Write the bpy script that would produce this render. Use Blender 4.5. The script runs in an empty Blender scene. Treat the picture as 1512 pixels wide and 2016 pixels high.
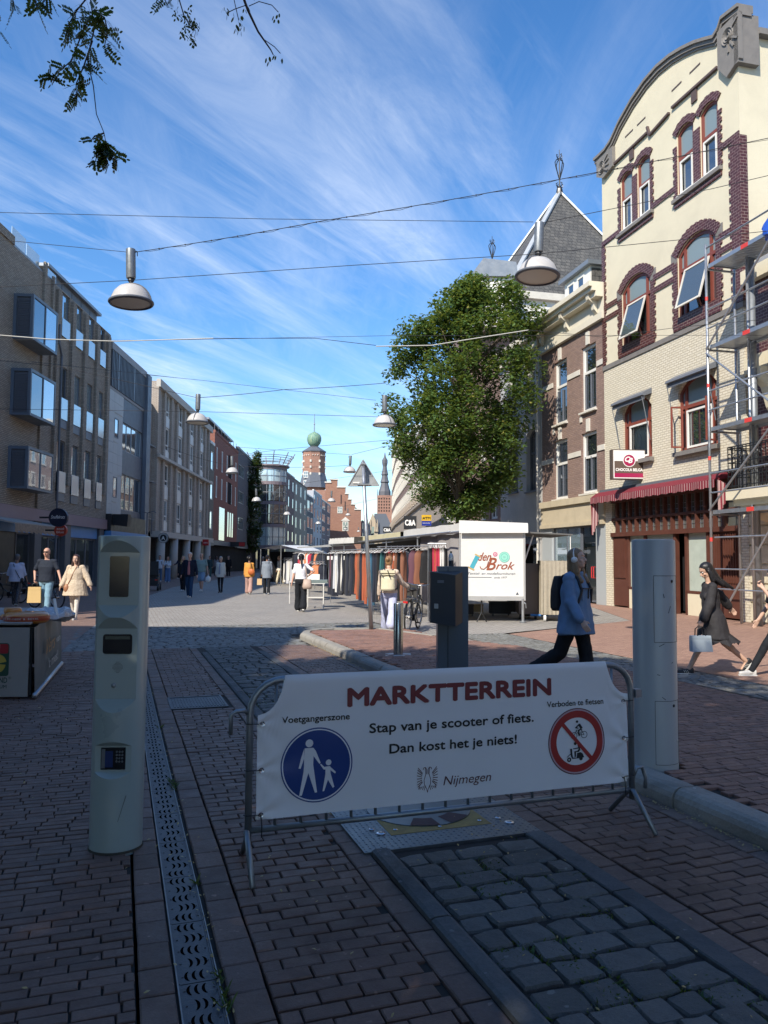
import bpy, bmesh, math, random
from mathutils import Vector, Matrix, noise, Euler
R = math.radians
rnd = random.Random(7)
D = bpy.data
SC = bpy.context.scene
COL = SC.collection

# ---- camera
FPX = 1500.0
PITCH = math.atan(92 / FPX); ROLL = R(0.4)
cam_d = D.cameras.new('camera'); cam = D.objects.new('camera', cam_d); COL.objects.link(cam)
cam_d.sensor_fit = 'VERTICAL'; cam_d.sensor_height = 24.0; cam_d.lens = 24.0 * FPX / 2016.0
cam_d.clip_start = 0.05; cam_d.clip_end = 6000
CAM = Vector((0, 0, 1.6))
vf = Vector((0, math.cos(PITCH), math.sin(PITCH)))
v_u0 = Vector((0, -math.sin(PITCH), math.cos(PITCH))); v_r0 = Vector((1, 0, 0))
vr = v_r0 * math.cos(ROLL) + v_u0 * math.sin(ROLL)
vu = -v_r0 * math.sin(ROLL) + v_u0 * math.cos(ROLL)
cam.matrix_world = Matrix(((vr.x, vu.x, -vf.x, CAM.x), (vr.y, vu.y, -vf.y, CAM.y), (vr.z, vu.z, -vf.z, CAM.z), (0, 0, 0, 1)))
SC.camera = cam
def ray(px, py): return vf * FPX + vr * (px - 756) - vu * (py - 1008)
def G(px, py, z=0.0):
 d = ray(px, py); return CAM + d * ((z - 1.6) / d.z)
def W(px, py, Y):
 d = ray(px, py); return CAM + d * (Y / d.y)

# ---- sky, sun, exposure
SUN_EL = 41.0; SHX, SHY = 0.515, 0.857        # direction in which shadows fall
SUN_AZ = math.degrees(math.atan2(-SHX, -SHY))  # compass azimuth of the sun from +Y
world = D.worlds.new('World'); SC.world = world; world.use_nodes = True
wn = world.node_tree.nodes; wl = world.node_tree.links; wn.clear()
def wN(t, **k):
 n = wn.new(t)
 for a, b in k.items(): setattr(n, a, b)
 return n
sky = wN('ShaderNodeTexSky', sky_type='NISHITA', sun_disc=False)
sky.sun_elevation = R(SUN_EL); sky.sun_rotation = R(SUN_AZ); sky.air_density = 1.1; sky.dust_density = 0.3; sky.ozone_density = 2.2
tc = wN('ShaderNodeTexCoord'); sep = wN('ShaderNodeSeparateXYZ'); wl.new(tc.outputs['Generated'], sep.inputs[0])
def wm(op, a, b=None, c=None):
 n = wN('ShaderNodeMath', operation=op)
 for i, v in enumerate((a, b, c)):
  if v is None: continue
  if isinstance(v, (int, float)): n.inputs[i].default_value = v
  else: wl.new(v, n.inputs[i])
 return n.outputs[0]
def ramp(nodes, links, src, pts):
 n = nodes.new('ShaderNodeValToRGB'); cr = n.color_ramp
 while len(cr.elements) < len(pts): cr.elements.new(0.5)
 for e, (p, c) in zip(cr.elements, pts):
  e.position = p; e.color = (c, c, c, 1) if isinstance(c, (int, float)) else (*c, 1)
 links.new(src, n.inputs[0]); return n.outputs[0]
zc = wm('MAXIMUM', sep.outputs[2], 0.02)
pxx = wm('DIVIDE', sep.outputs[0], wm('ADD', zc, 0.10)); pyy = wm('DIVIDE', sep.outputs[1], wm('ADD', zc, 0.10))
AZ = R(33)   # the high cirrus bands run towards this azimuth
across = wm('SUBTRACT', wm('MULTIPLY', pxx, math.cos(AZ)), wm('MULTIPLY', pyy, math.sin(AZ)))
along = wm('ADD', wm('MULTIPLY', pxx, math.sin(AZ)), wm('MULTIPLY', pyy, math.cos(AZ)))
def cvec(x, y, z=0.0):
 n = wN('ShaderNodeCombineXYZ')
 for i, v in enumerate((x, y, z)):
  if isinstance(v, (int, float)): n.inputs[i].default_value = v
  else: wl.new(v, n.inputs[i])
 return n.outputs[0]
def wnoise(vec, scale, detail, rough, dist=0.0):
 n = wN('ShaderNodeTexNoise'); n.inputs['Scale'].default_value = scale; n.inputs['Detail'].default_value = detail
 n.inputs['Roughness'].default_value = rough; n.inputs['Distortion'].default_value = dist
 wl.new(vec, n.inputs['Vector']); return n.outputs['Fac']
bands = wnoise(cvec(across, wm('MULTIPLY', along, 0.17), 3.1), 3.0, 9, 0.66, 0.35)
fine = wnoise(cvec(wm('MULTIPLY', across, 1.0), wm('MULTIPLY', along, 0.3), 9.0), 6.5, 8, 0.68, 0.9)
feath = wnoise(cvec(wm('ADD', across, wm('MULTIPLY', along, 0.75)), wm('MULTIPLY', along, 0.35), 5.5), 2.1, 8, 0.66, 0.6)
patch = wnoise(cvec(across, wm('MULTIPLY', along, 0.55), 1.7), 1.0, 3, 0.5)
b1 = ramp(wn, wl, bands, [(0.44, 0), (0.66, 1)])
b2 = ramp(wn, wl, feath, [(0.50, 0), (0.80, 0.7)])
f1 = ramp(wn, wl, fine, [(0.30, 0.35), (0.72, 1)])
p1 = ramp(wn, wl, patch, [(0.34, 0.25), (0.58, 1)])
cl = wm('MULTIPLY', wm('MULTIPLY', wm('MAXIMUM', b1, b2), f1), p1)
lowfade = ramp(wn, wl, sep.outputs[2], [(0.0, 0.35), (0.12, 0.7), (0.40, 0.8), (0.60, 0.28), (0.9, 0.2)])
cl = wm('MULTIPLY', wm('MULTIPLY', cl, lowfade), 0.85)
mix = wN('ShaderNodeMix', data_type='RGBA'); wl.new(cl, mix.inputs['Factor'])
hs = wN('ShaderNodeHueSaturation'); hs.inputs['Saturation'].default_value = 1.26; wl.new(sky.outputs[0], hs.inputs['Color'])
tint = wN('ShaderNodeMix', data_type='RGBA', blend_type='MULTIPLY'); tint.inputs['Factor'].default_value = 1.0
wl.new(hs.outputs[0], tint.inputs[6]); tint.inputs[7].default_value = (0.86, 0.95, 1.07, 1)
wl.new(tint.outputs[2], mix.inputs[6]); mix.inputs[7].default_value = (6.4, 6.8, 7.3, 1)
bg = wN('ShaderNodeBackground'); bg.inputs['Strength'].default_value = 0.11; wl.new(mix.outputs[2], bg.inputs[0])
wo = wN('ShaderNodeOutputWorld'); wl.new(bg.outputs[0], wo.inputs[0])
sd = D.lights.new('sun', 'SUN'); sd.energy = 3.7; sd.angle = R(0.53); sd.color = (1.0, 0.93, 0.82)
sun = D.objects.new('sun', sd); COL.objects.link(sun)
ce = math.cos(R(SUN_EL)); to_sun = Vector((-SHX * ce, -SHY * ce, math.sin(R(SUN_EL)))).normalized()
sun.rotation_euler = to_sun.to_track_quat('Z', 'Y').to_euler(); sun.location = (-8, -14, 30)
vs = SC.view_settings; vs.view_transform = 'Standard'; vs.look = 'None'; vs.exposure = 0.86; vs.gamma = 1.0; vs.use_curve_mapping = False
SC.cycles.max_bounces = 6; SC.cycles.transparent_max_bounces = 12

# ---- mesh helpers
class MB:
 """collects faces, then links them as ONE mesh object"""
 def __init__(s): s.v = []; s.f = []; s.m = []; s.mi = 0
 def add(s, vs, fs, M=None):
  b = len(s.v)
  for p in vs:
   p = Vector(p); s.v.append(tuple(M @ p) if M else tuple(p))
  for f in fs: s.f.append([b + i for i in f]); s.m.append(s.mi)
  return s
 def box(s, x0, y0, z0, x1, y1, z1, M=None):
  if x0 > x1: x0, x1 = x1, x0
  if y0 > y1: y0, y1 = y1, y0
  if z0 > z1: z0, z1 = z1, z0
  return s.add([(x0, y0, z0), (x1, y0, z0), (x1, y1, z0), (x0, y1, z0), (x0, y0, z1), (x1, y0, z1), (x1, y1, z1), (x0, y1, z1)],
      [(0, 3, 2, 1), (4, 5, 6, 7), (0, 1, 5, 4), (1, 2, 6, 5), (2, 3, 7, 6), (3, 0, 4, 7)], M)
 def bar(s, p, q, w, h=None, up=(0, 0, 1)):
  p = Vector(p); q = Vector(q); h = h or w; d = (q - p); L = d.length; d = d / L
  up = Vector(up)
  if abs(d.dot(up)) > 0.98: up = Vector((1, 0, 0))
  x = d.cross(up).normalized(); z = x.cross(d)
  M = Matrix(((x.x, d.x, z.x, p.x), (x.y, d.y, z.y, p.y), (x.z, d.z, z.z, p.z), (0, 0, 0, 1)))
  return s.box(-w / 2, 0, -h / 2, w / 2, L, h / 2, M)
 def tube(s, pts, r, n=8, cap=True, rs=None):
  pts = [Vector(p) for p in pts]; rings = []; b0 = len(s.v); prev = None
  for i, p in enumerate(pts):
   d = (pts[min(i + 1, len(pts) - 1)] - pts[max(i - 1, 0)]).normalized()
   if prev is None:
    u = d.cross(Vector((0, 0, 1)) if abs(d.z) < 0.9 else Vector((1, 0, 0))).normalized()
   else:
    u = prev - d * prev.dot(d)
    u = u.normalized() if u.length > 1e-6 else d.orthogonal().normalized()
   prev = u; w = d.cross(u); rr = rs[i] if rs else r
   s.v += [tuple(p + (u * math.cos(6.28318 * k / n) + w * math.sin(6.28318 * k / n)) * rr) for k in range(n)]
  for i in range(len(pts) - 1):
   a = b0 + i * n; c = a + n
   for k in range(n):
    j = (k + 1) % n; s.f.append([a + k, a + j, c + j, c + k]); s.m.append(s.mi)
  if cap:
   s.f.append([b0 + k for k in range(n)][::-1]); s.m.append(s.mi)
   e = b0 + (len(pts) - 1) * n; s.f.append([e + k for k in range(n)]); s.m.append(s.mi)
  return s
 def cyl(s, p, q, r, r2=None, n=16): return s.tube([p, q], r, n, True, [r, r if r2 is None else r2])
 def lathe(s, prof, n=24, M=None, sx=1.0, sy=1.0, closed=False):
  vs = []; fs = []
  for (r, z) in prof: vs += [(r * sx * math.cos(6.283185 * k / n), r * sy * math.sin(6.283185 * k / n), z) for k in range(n)]
  for i in range(len(prof) - 1):
   for k in range(n):
    j = (k + 1) % n; fs.append((i * n + k, i * n + j, (i + 1) * n + j, (i + 1) * n + k))
  if closed:
   fs.append(tuple(range(n))[::-1]); e = (len(prof) - 1) * n; fs.append(tuple(e + k for k in range(n)))
  return s.add(vs, fs, M)
 def poly(s, pts, M=None): return s.add(pts, [tuple(range(len(pts)))], M)
 def prism(s, pts, d, M=None):
  """pts: planar outline (3D), d: extrusion vector"""
  d = Vector(d); n = len(pts); vs = [Vector(p) for p in pts] + [Vector(p) + d for p in pts]
  fs = [tuple(range(n))[::-1], tuple(range(n, 2 * n))] + [(i, (i + 1) % n, n + (i + 1) % n, n + i) for i in range(n)]
  return s.add(vs, fs, M)
 def arc_band(s, cx, cz, r0, r1, a0, a1, y0, y1, n=14, sz=1.0):
  """arched band in the xz plane, between depths y0 and y1"""
  for i in range(n):
   p, q = [R(a0 + (a1 - a0) * (i + k) / n) for k in (0, 1)]
   pts = [(cx + r * math.cos(t), y0, cz + sz * r * math.sin(t)) for r, t in ((r0, p), (r1, p), (r1, q), (r0, q))]
   s.prism(pts, (0, y1 - y0, 0))
  return s
 def ico(s, c, r, sub=2, sc=(1, 1, 1), M=None):
  bm = bmesh.new(); bmesh.ops.create_icosphere(bm, subdivisions=sub, radius=1.0)
  vs = [(c[0] + v.co.x * r * sc[0], c[1] + v.co.y * r * sc[1], c[2] + v.co.z * r * sc[2]) for v in bm.verts]
  fs = [tuple(v.index for v in f.verts) for f in bm.faces]; bm.free(); return s.add(vs, fs, M)
 def mesh(s, name, mats, smooth=False):
  me = D.meshes.new(name); me.from_pydata(s.v, [], s.f)
  mats = mats if isinstance(mats, (list, tuple)) else [mats]
  for m in mats: me.materials.append(m)
  if len(mats) > 1: me.polygons.foreach_set('material_index', s.m)
  if smooth:
   me.polygons.foreach_set('use_smooth', [True] * len(me.polygons))
  me.update(); return me
 def build(s, name, mats, parent=None, smooth=False, sharp=None):
  me = s.mesh(name, mats, smooth)
  if sharp is not None:
   me.polygons.foreach_set('use_smooth', [True] * len(me.polygons))
   try: me.set_sharp_from_angle(angle=R(sharp))
   except Exception: pass
  return link(name, me, parent)
def link(name, me, parent=None, loc=None, rot=None, scale=None):
 o = D.objects.new(name, me); COL.objects.link(o)
 if parent is not None: o.parent = parent
 if loc is not None: o.location = loc
 if rot is not None: o.rotation_euler = rot
 if scale is not None: o.scale = scale
 return o
def tag(o, label=None, cat=None, group=None, kind=None):
 if label: o['label'] = label
 if cat: o['category'] = cat
 if group: o['group'] = group
 if kind: o['kind'] = kind
 return o
def thing(name, label, cat, loc=(0, 0, 0), rz=0.0, group=None):
 o = D.objects.new(name, None); COL.objects.link(o); o.location = loc; o.rotation_euler = (0, 0, rz); o.empty_display_size = 0.1
 return tag(o, label, cat, group)
kids = {}
def copy_tree(o, parent=None):
 c = o.copy(); COL.objects.link(c)
 if parent is not None: c.parent = parent
 for ch in [x for x in D.objects if x.parent == o]: copy_tree(ch, c)
 return c
def copy_to(o, loc, rz=None, label=None, scale=None):
 c = copy_tree(o); c.location = loc
 if rz is not None: c.rotation_euler = (0, 0, rz)
 if label: c['label'] = label
 if scale: c.scale = scale
 return c

# ---- materials
MT = {}
def newmat(name):
 m = D.materials.new(name); m.use_nodes = True; nt = m.node_tree; nt.nodes.clear()
 o = nt.nodes.new('ShaderNodeOutputMaterial'); b = nt.nodes.new('ShaderNodeBsdfPrincipled'); nt.links.new(b.outputs[0], o.inputs[0])
 return m, nt, b, o
def nmath(nt, op, a, b=None):
 n = nt.nodes.new('ShaderNodeMath'); n.operation = op
 for i, v in enumerate((a, b)):
  if v is None: continue
  if isinstance(v, (int, float)): n.inputs[i].default_value = v
  else: nt.links.new(v, n.inputs[i])
 return n.outputs[0]
def nnoise(nt, vec, sc, det=4, ro=0.55, dist=0):
 n = nt.nodes.new('ShaderNodeTexNoise'); n.inputs['Scale'].default_value = sc; n.inputs['Detail'].default_value = det
 n.inputs['Roughness'].default_value = ro; n.inputs['Distortion'].default_value = dist
 if vec is not None: nt.links.new(vec, n.inputs['Vector'])
 return n.outputs['Fac']
def nmix(nt, f, a, b, mode='MIX'):
 n = nt.nodes.new('ShaderNodeMix'); n.data_type = 'RGBA'; n.blend_type = mode
 for i, v in ((0, f), (6, a), (7, b)):
  if isinstance(v, (int, float)): n.inputs[i].default_value = v
  elif isinstance(v, tuple): n.inputs[i].default_value = (*v, 1) if len(v) == 3 else v
  else: nt.links.new(v, n.inputs[i])
 return n.outputs[2]
def nbump(nt, b, h, st, dist=0.01):
 n = nt.nodes.new('ShaderNodeBump'); n.inputs['Strength'].default_value = st; n.inputs['Distance'].default_value = dist
 nt.links.new(h, n.inputs['Height']); nt.links.new(n.outputs[0], b.inputs['Normal']); return n
def ncoord(nt, kind='Object'):
 return nt.nodes.new('ShaderNodeTexCoord').outputs[kind]
def M(name, col, rough=0.6, metal=0.0, var=0.12, scale=3.0, bump=0.15, bscale=90.0, spec=0.5, dirt=0.0, stretch=None, coat=0.0, bdist=0.003):
 """painted / plain surface with uneven tone, fine relief and optional blotchy dirt"""
 if name in MT: return MT[name]
 m, nt, b, o = newmat(name); co = ncoord(nt)
 if stretch:
  mp = nt.nodes.new('ShaderNodeMapping'); mp.inputs['Scale'].default_value = stretch; nt.links.new(co, mp.inputs['Vector']); co = mp.outputs[0]
 n1 = nnoise(nt, co, scale, 6, 0.6); lo = tuple(c * (1 - var) for c in col); hi = tuple(min(1, c * (1 + var)) for c in col)
 c = nmix(nt, n1, lo, hi)
 if dirt > 0:
  n2 = nnoise(nt, co, scale * 0.6, 8, 0.7, 0.4); f = ramp(nt.nodes, nt.links, n2, [(0.45, 0), (0.75, 1)])
  c = nmix(nt, nmath(nt, 'MULTIPLY', f, dirt), c, tuple(x * 0.35 for x in col))
 nt.links.new(c, b.inputs['Base Color'])
 nt.links.new(ramp(nt.nodes, nt.links, n1, [(0.3, max(0.02, rough - 0.08)), (0.7, min(1, rough + 0.08))]), b.inputs['Roughness'])
 b.inputs['Metallic'].default_value = metal; b.inputs['Specular IOR Level'].default_value = spec; b.inputs['Coat Weight'].default_value = coat
 if bump: nbump(nt, b, nnoise(nt, co, bscale, 3, 0.6), bump, bdist)
 MT[name] = m; return m
def brick(name, c1, c2, mortar, bw=0.21, bh=0.062, ms=0.01, bump=0.5, rough=0.85, off=0.5, big=0.25, soot=0.25, var2=None):
 """wall of bricks laid in object space: courses along x (or y on side walls), height z"""
 if name in MT: return MT[name]
 m, nt, b, o = newmat(name); co = ncoord(nt); s = nt.nodes.new('ShaderNodeSeparateXYZ'); nt.links.new(co, s.inputs[0])
 cx = nt.nodes.new('ShaderNodeCombineXYZ'); nt.links.new(nmath(nt, 'ADD', s.outputs[0], s.outputs[1]), cx.inputs[0]); nt.links.new(s.outputs[2], cx.inputs[1])
 t = nt.nodes.new('ShaderNodeTexBrick'); nt.links.new(cx.outputs[0], t.inputs['Vector']); t.offset = off
 for k, v in (('Scale', 1.0), ('Mortar Size', ms), ('Mortar Smooth', 0.2), ('Bias', 0.0), ('Brick Width', bw), ('Row Height', bh)): t.inputs[k].default_value = v
 t.inputs['Color1'].default_value = (*c1, 1); t.inputs['Color2'].default_value = (*c2, 1); t.inputs['Mortar'].default_value = (*mortar, 1)
 n1 = nnoise(nt, co, 0.9, 5, 0.6); n2 = nnoise(nt, co, 14, 4, 0.6)
 c = nmix(nt, nmath(nt, 'MULTIPLY', ramp(nt.nodes, nt.links, n1, [(0.35, 0), (0.7, 1)]), big), t.outputs['Color'], tuple(x * 0.55 for x in c1))
 c = nmix(nt, nmath(nt, 'MULTIPLY', ramp(nt.nodes, nt.links, n2, [(0.4, 0), (0.65, 1)]), soot), c, tuple(min(1, x * 1.5) for x in c2))
 nt.links.new(c, b.inputs['Base Color']); b.inputs['Roughness'].default_value = rough
 h = nmath(nt, 'ADD', nmath(nt, 'SUBTRACT', 1.0, t.outputs['Fac']), nmath(nt, 'MULTIPLY', nnoise(nt, co, 40, 3, 0.6), 0.3))
 nbump(nt, b, h, bump, 0.012); MT[name] = m; return m
def paver(name, base, var, rough=0.75, bump=0.5, hue=None, spec=0.4):
 """single stones: tone differs from stone to stone, grain and pitting on each"""
 if name in MT: return MT[name]
 m, nt, b, o = newmat(name); geo = nt.nodes.new('ShaderNodeNewGeometry'); oi = nt.nodes.new('ShaderNodeObjectInfo'); pos = geo.outputs['Position']
 rn = nmath(nt, 'FRACT', nmath(nt, 'ADD', geo.outputs['Random Per Island'], oi.outputs['Random']))
 lo = tuple(c * (1 - var) for c in base); hi = tuple(c * (1 + var) for c in base)
 c = nmix(nt, rn, lo, hi)
 if hue: c = nmix(nt, ramp(nt.nodes, nt.links, nmath(nt, 'FRACT', nmath(nt, 'MULTIPLY', rn, 7.31)), [(0.55, 0), (1.0, 0.8)]), c, hue)
 c = nmix(nt, ramp(nt.nodes, nt.links, nnoise(nt, pos, 55, 5, 0.7), [(0.35, 0.0), (0.75, 0.55)]), c, tuple(x * 0.5 for x in base))
 c = nmix(nt, ramp(nt.nodes, nt.links, nnoise(nt, pos, 1.3, 5, 0.65), [(0.45, 0), (0.8, 0.5)]), c, tuple(x * 1.35 for x in base))
 c = nmix(nt, ramp(nt.nodes, nt.links, nnoise(nt, pos, 2.1, 7, 0.72, .6), [(0.52, 0), (0.66, 0.5)]), c, tuple(x * 0.45 for x in base))
 c = nmix(nt, ramp(nt.nodes, nt.links, nnoise(nt, pos, 17, 2, 0.5), [(0.70, 0), (0.73, 0.5)]), c, tuple(min(1, x * 2.2) for x in base))
 nt.links.new(c, b.inputs['Base Color']); b.inputs['Specular IOR Level'].default_value = spec
 nt.links.new(ramp(nt.nodes, nt.links, nnoise(nt, pos, 9, 4, 0.6), [(0.3, rough - 0.15), (0.7, min(1, rough + 0.1))]), b.inputs['Roughness'])
 h = nmath(nt, 'ADD', nnoise(nt, pos, 130, 4, 0.7), nmath(nt, 'MULTIPLY', nnoise(nt, pos, 22, 3, 0.5), 1.2))
 nbump(nt, b, h, bump, 0.006); MT[name] = m; return m
def glass(name, tint=(0.02, 0.03, 0.035), refl=0.35, rough=0.02, wob=0.02, see=0.0):
 """window glass: dark room behind, strong sky reflection; see>0 lets one look in"""
 if name in MT: return MT[name]
 m, nt, b, o = newmat(name); nt.nodes.remove(b)
 gl = nt.nodes.new('ShaderNodeBsdfGlossy'); gl.inputs['Roughness'].default_value = rough; gl.inputs['Color'].default_value = (0.92, 0.96, 1, 1)
 df = nt.nodes.new('ShaderNodeBsdfDiffuse'); df.inputs['Color'].default_value = (*tint, 1)
 base = df.outputs[0]
 if see > 0:
  tr = nt.nodes.new('ShaderNodeBsdfTransparent'); tr.inputs['Color'].default_value = (0.88, 0.93, 0.92, 1)
  mm = nt.nodes.new('ShaderNodeMixShader'); mm.inputs[0].default_value = see; nt.links.new(df.outputs[0], mm.inputs[1]); nt.links.new(tr.outputs[0], mm.inputs[2]); base = mm.outputs[0]
 lw = nt.nodes.new('ShaderNodeFresnel'); lw.inputs['IOR'].default_value = 1.5
 f = nmath(nt, 'MINIMUM', nmath(nt, 'ADD', lw.outputs[0], refl), 1.0)
 mx = nt.nodes.new('ShaderNodeMixShader'); nt.links.new(f, mx.inputs[0]); nt.links.new(base, mx.inputs[1]); nt.links.new(gl.outputs[0], mx.inputs[2])
 bp = nt.nodes.new('ShaderNodeBump'); bp.inputs['Strength'].default_value = wob; bp.inputs['Distance'].default_value = 0.1
 nt.links.new(nnoise(nt, ncoord(nt), 0.9, 2, 0.5), bp.inputs['Height']); nt.links.new(bp.outputs[0], gl.inputs['Normal'])
 nt.links.new(mx.outputs[0], o.inputs[0]); MT[name] = m; return m
def leafmat(name, dark, light, yellow=None, yfrac=0.1, trans=0.35):
 if name in MT: return MT[name]
 m, nt, b, o = newmat(name); geo = nt.nodes.new('ShaderNodeNewGeometry'); rn = geo.outputs['Random Per Island']
 c = nmix(nt, rn, dark, light)
 c = nmix(nt, ramp(nt.nodes, nt.links, nnoise(nt, geo.outputs['Position'], 0.9, 3, 0.6), [(0.4, 0), (0.65, 0.7)]), c, tuple(0.5 * (x + y) * 1.25 for x, y in zip(dark, light)))
 if yellow: c = nmix(nt, ramp(nt.nodes, nt.links, nmath(nt, 'FRACT', nmath(nt, 'MULTIPLY', rn, 13.7)), [(1 - yfrac - 0.01, 0), (1 - yfrac, 1)]), c, yellow)
 nt.links.new(c, b.inputs['Base Color']); b.inputs['Roughness'].default_value = 0.42; b.inputs['Specular IOR Level'].default_value = 0.4
 t = nt.nodes.new('ShaderNodeBsdfTranslucent'); nt.links.new(nmix(nt, 0.6, c, (0.35, 0.42, 0.05), 'MIX'), t.inputs['Color'])
 mx = nt.nodes.new('ShaderNodeMixShader'); mx.inputs[0].default_value = trans; nt.links.new(b.outputs[0], mx.inputs[1]); nt.links.new(t.outputs[0], mx.inputs[2])
 nt.links.new(mx.outputs[0], o.inputs[0]); MT[name] = m; return m

# temporary scene in which modifiers and text are turned into plain meshes
TS = D.scenes.new('tmp_eval')
def evaluate(ob):
 TS.collection.objects.link(ob); vl = TS.view_layers[0]; vl.update()
 dg = vl.depsgraph; me = D.meshes.new_from_object(ob.evaluated_get(dg), depsgraph=dg)
 TS.collection.objects.unlink(ob); D.objects.remove(ob); return me
def text(s, mat, parent=None, w=None, h=None, bold=0.0, shear=0.0, name='lettering', loc=(0, 0, 0), rot=(R(90), 0, 0), depth=0.001, align='CENTER', spacing=1.0):
 """flat lettering in the xz plane of its parent, scaled to cap height h and width w"""
 cu = D.curves.new(name, 'FONT'); cu.body = s; cu.size = 1.0; cu.shear = shear; cu.extrude = 0.0; cu.space_character = spacing
 cu.resolution_u = 3; me = evaluate(D.objects.new(name, cu)); D.curves.remove(cu)
 xs = [v.co.x for v in me.vertices]; x0, x1 = min(xs), max(xs); k = (h or 0.1) / 0.729
 kx = (w / (x1 - x0)) if w else k
 ax = {'CENTER': (x0 + x1) / 2, 'LEFT': x0, 'RIGHT': x1}[align]
 for v in me.vertices: v.co.x = (v.co.x - ax) * kx; v.co.y *= k; v.co.z = 0
 if bold > 0:
  vs = [v.co.copy() for v in me.vertices]; fs = [tuple(p.vertices) for p in me.polygons]; bx_, b2 = bold * k * 1.25, MB()
  for q in range(6):
   a = 1.0472 * q + .5; b2.add([(v.x + bx_ * math.cos(a), v.y + bx_ * math.sin(a), 2e-5 * q) for v in vs], fs)
  me = b2.mesh(name, mat)
 me.name = name; me.materials.clear(); me.materials.append(mat)
 return link(name, me, parent, loc, rot)
# ==== GROUND
SA = R(19.1)                      # the carriageway runs 19.1 degrees left of the view
def TSW(t, s, z=0.0): return Vector((t * math.cos(SA) - s * math.sin(SA), t * math.sin(SA) + s * math.cos(SA), z))
def pave(name, c1, c2, mortar, bw, bh, ms=0.012, rough=0.8, bump=0.5, rot=0.0, off=0.5, var=0.4):
 if name in MT: return MT[name]
 m, nt, b, o = newmat(name); pos = nt.nodes.new('ShaderNodeNewGeometry').outputs['Position']
 mp = nt.nodes.new('ShaderNodeMapping'); mp.inputs['Rotation'].default_value = (0, 0, rot); nt.links.new(pos, mp.inputs[0])
 wv = nt.nodes.new('ShaderNodeVectorMath'); wv.operation = 'ADD'; nt.links.new(mp.outputs[0], wv.inputs[0])
 nn = nt.nodes.new('ShaderNodeTexNoise'); nn.inputs['Scale'].default_value = 1.1; nt.links.new(pos, nn.inputs['Vector'])
 sc = nt.nodes.new('ShaderNodeVectorMath'); sc.operation = 'SCALE'; sc.inputs['Scale'].default_value = 0.06; nt.links.new(nn.outputs['Color'], sc.inputs[0]); nt.links.new(sc.outputs[0], wv.inputs[1])
 t = nt.nodes.new('ShaderNodeTexBrick'); nt.links.new(wv.outputs[0], t.inputs['Vector']); t.offset = off
 for k, v in (('Scale', 1.0), ('Mortar Size', ms), ('Mortar Smooth', 0.3), ('Bias', 0.0), ('Brick Width', bw), ('Row Height', bh)): t.inputs[k].default_value = v
 t.inputs['Color1'].default_value = (*c1, 1); t.inputs['Color2'].default_value = (*c2, 1); t.inputs['Mortar'].default_value = (*mortar, 1)
 c = nmix(nt, ramp(nt.nodes, nt.links, nnoise(nt, pos, 0.45, 6, 0.65), [(0.35, 0), (0.7, var)]), t.outputs['Color'], tuple(x * 0.6 for x in c1))
 c = nmix(nt, ramp(nt.nodes, nt.links, nnoise(nt, pos, 7, 4, 0.6), [(0.5, 0), (0.7, 0.35)]), c, tuple(min(1, x * 1.4) for x in c2))
 nt.links.new(c, b.inputs['Base Color']); b.inputs['Roughness'].default_value = rough
 h = nmath(nt, 'ADD', nmath(nt, 'SUBTRACT', 1.0, t.outputs['Fac']), nmath(nt, 'MULTIPLY', nnoise(nt, pos, 30, 3, 0.6), 0.4))
 nbump(nt, b, h, bump, 0.015); MT[name] = m; return m
m_street = pave('street_setts', (0.29, 0.28, 0.25), (0.36, 0.345, 0.305), (0.16, 0.095, 0.085), 0.21, 0.105, 0.010, 0.75, 0.7, -SA)
m_side = pave('red_clinker_sheet', (0.30, 0.17, 0.125), (0.38, 0.23, 0.165), (0.10, 0.07, 0.055), 0.20, 0.07, 0.006, 0.8, 0.5, -SA)
m_sideL = pave('brown_clinker_sheet', (0.20, 0.125, 0.10), (0.27, 0.17, 0.13), (0.10, 0.075, 0.06), 0.20, 0.07, 0.006, 0.75, 0.5, R(3))
m_bed = M('joint_sand', (0.030, 0.026, 0.022), 0.95, var=0.5, scale=12, bump=0.6, bscale=160)
m_base = M('base_ground', (0.09, 0.085, 0.075), 0.9, var=0.3, scale=0.5, bump=0.4, bscale=20)
def sheet(name, pts, z, m, par=None):
 return MB().poly([(p[0], p[1], z) for p in pts]).build(name, m, par)
tag(sheet('ground', [(-1500, -1500), (1500, -1500), (1500, 2500), (-1500, 2500)], -0.05, m_base), kind='structure')
tag(sheet('road', [TSW(-0.9, 18.5)[:2], TSW(6.15, 18.5)[:2], TSW(6.15, 12.5)[:2], TSW(6.7, 12.5)[:2], TSW(6.7, 15.0)[:2], TSW(8.0, 15.0)[:2], (6.6, 20.5), (7.6, 31), (7, 60), (4, 140), (2, 320), (-34, 420), (-22, 240), (-14, 90), (-11.3, 41), (-9.8, 32), (-7.8, 25.3), (-6.9, 18.5)], -0.008, m_street), kind='structure')
tag(sheet('pavement', [TSW(8.0, -6)[:2], TSW(24, -6)[:2], (9.7, 20.3), (8.6, 27.3), (5, 41), (1, 60), (6.6, 60), (7.6, 31), (6.6, 20.5), TSW(8.0, 14.8)[:2]], -0.004, m_side), kind='structure')
tag(sheet('left_pavement', [TSW(-0.9, 14.0)[:2], (-6.9, 18.5), (-7.8, 25.3), (-9.8, 32), (-11.3, 41), (-14, 90), (-19.0, 90), (-14.3, 10), (-13.5, 3), TSW(-9, -4)[:2], TSW(-6, -4)[:2], TSW(-6, 14)[:2]], -0.004, m_sideL), kind='structure')
tag(sheet('paving_behind', [TSW(-6, 1.5)[:2], TSW(-6, -30)[:2], TSW(8, -30)[:2], TSW(8, 1.5)[:2]], -0.006, m_side), kind='structure')

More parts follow.
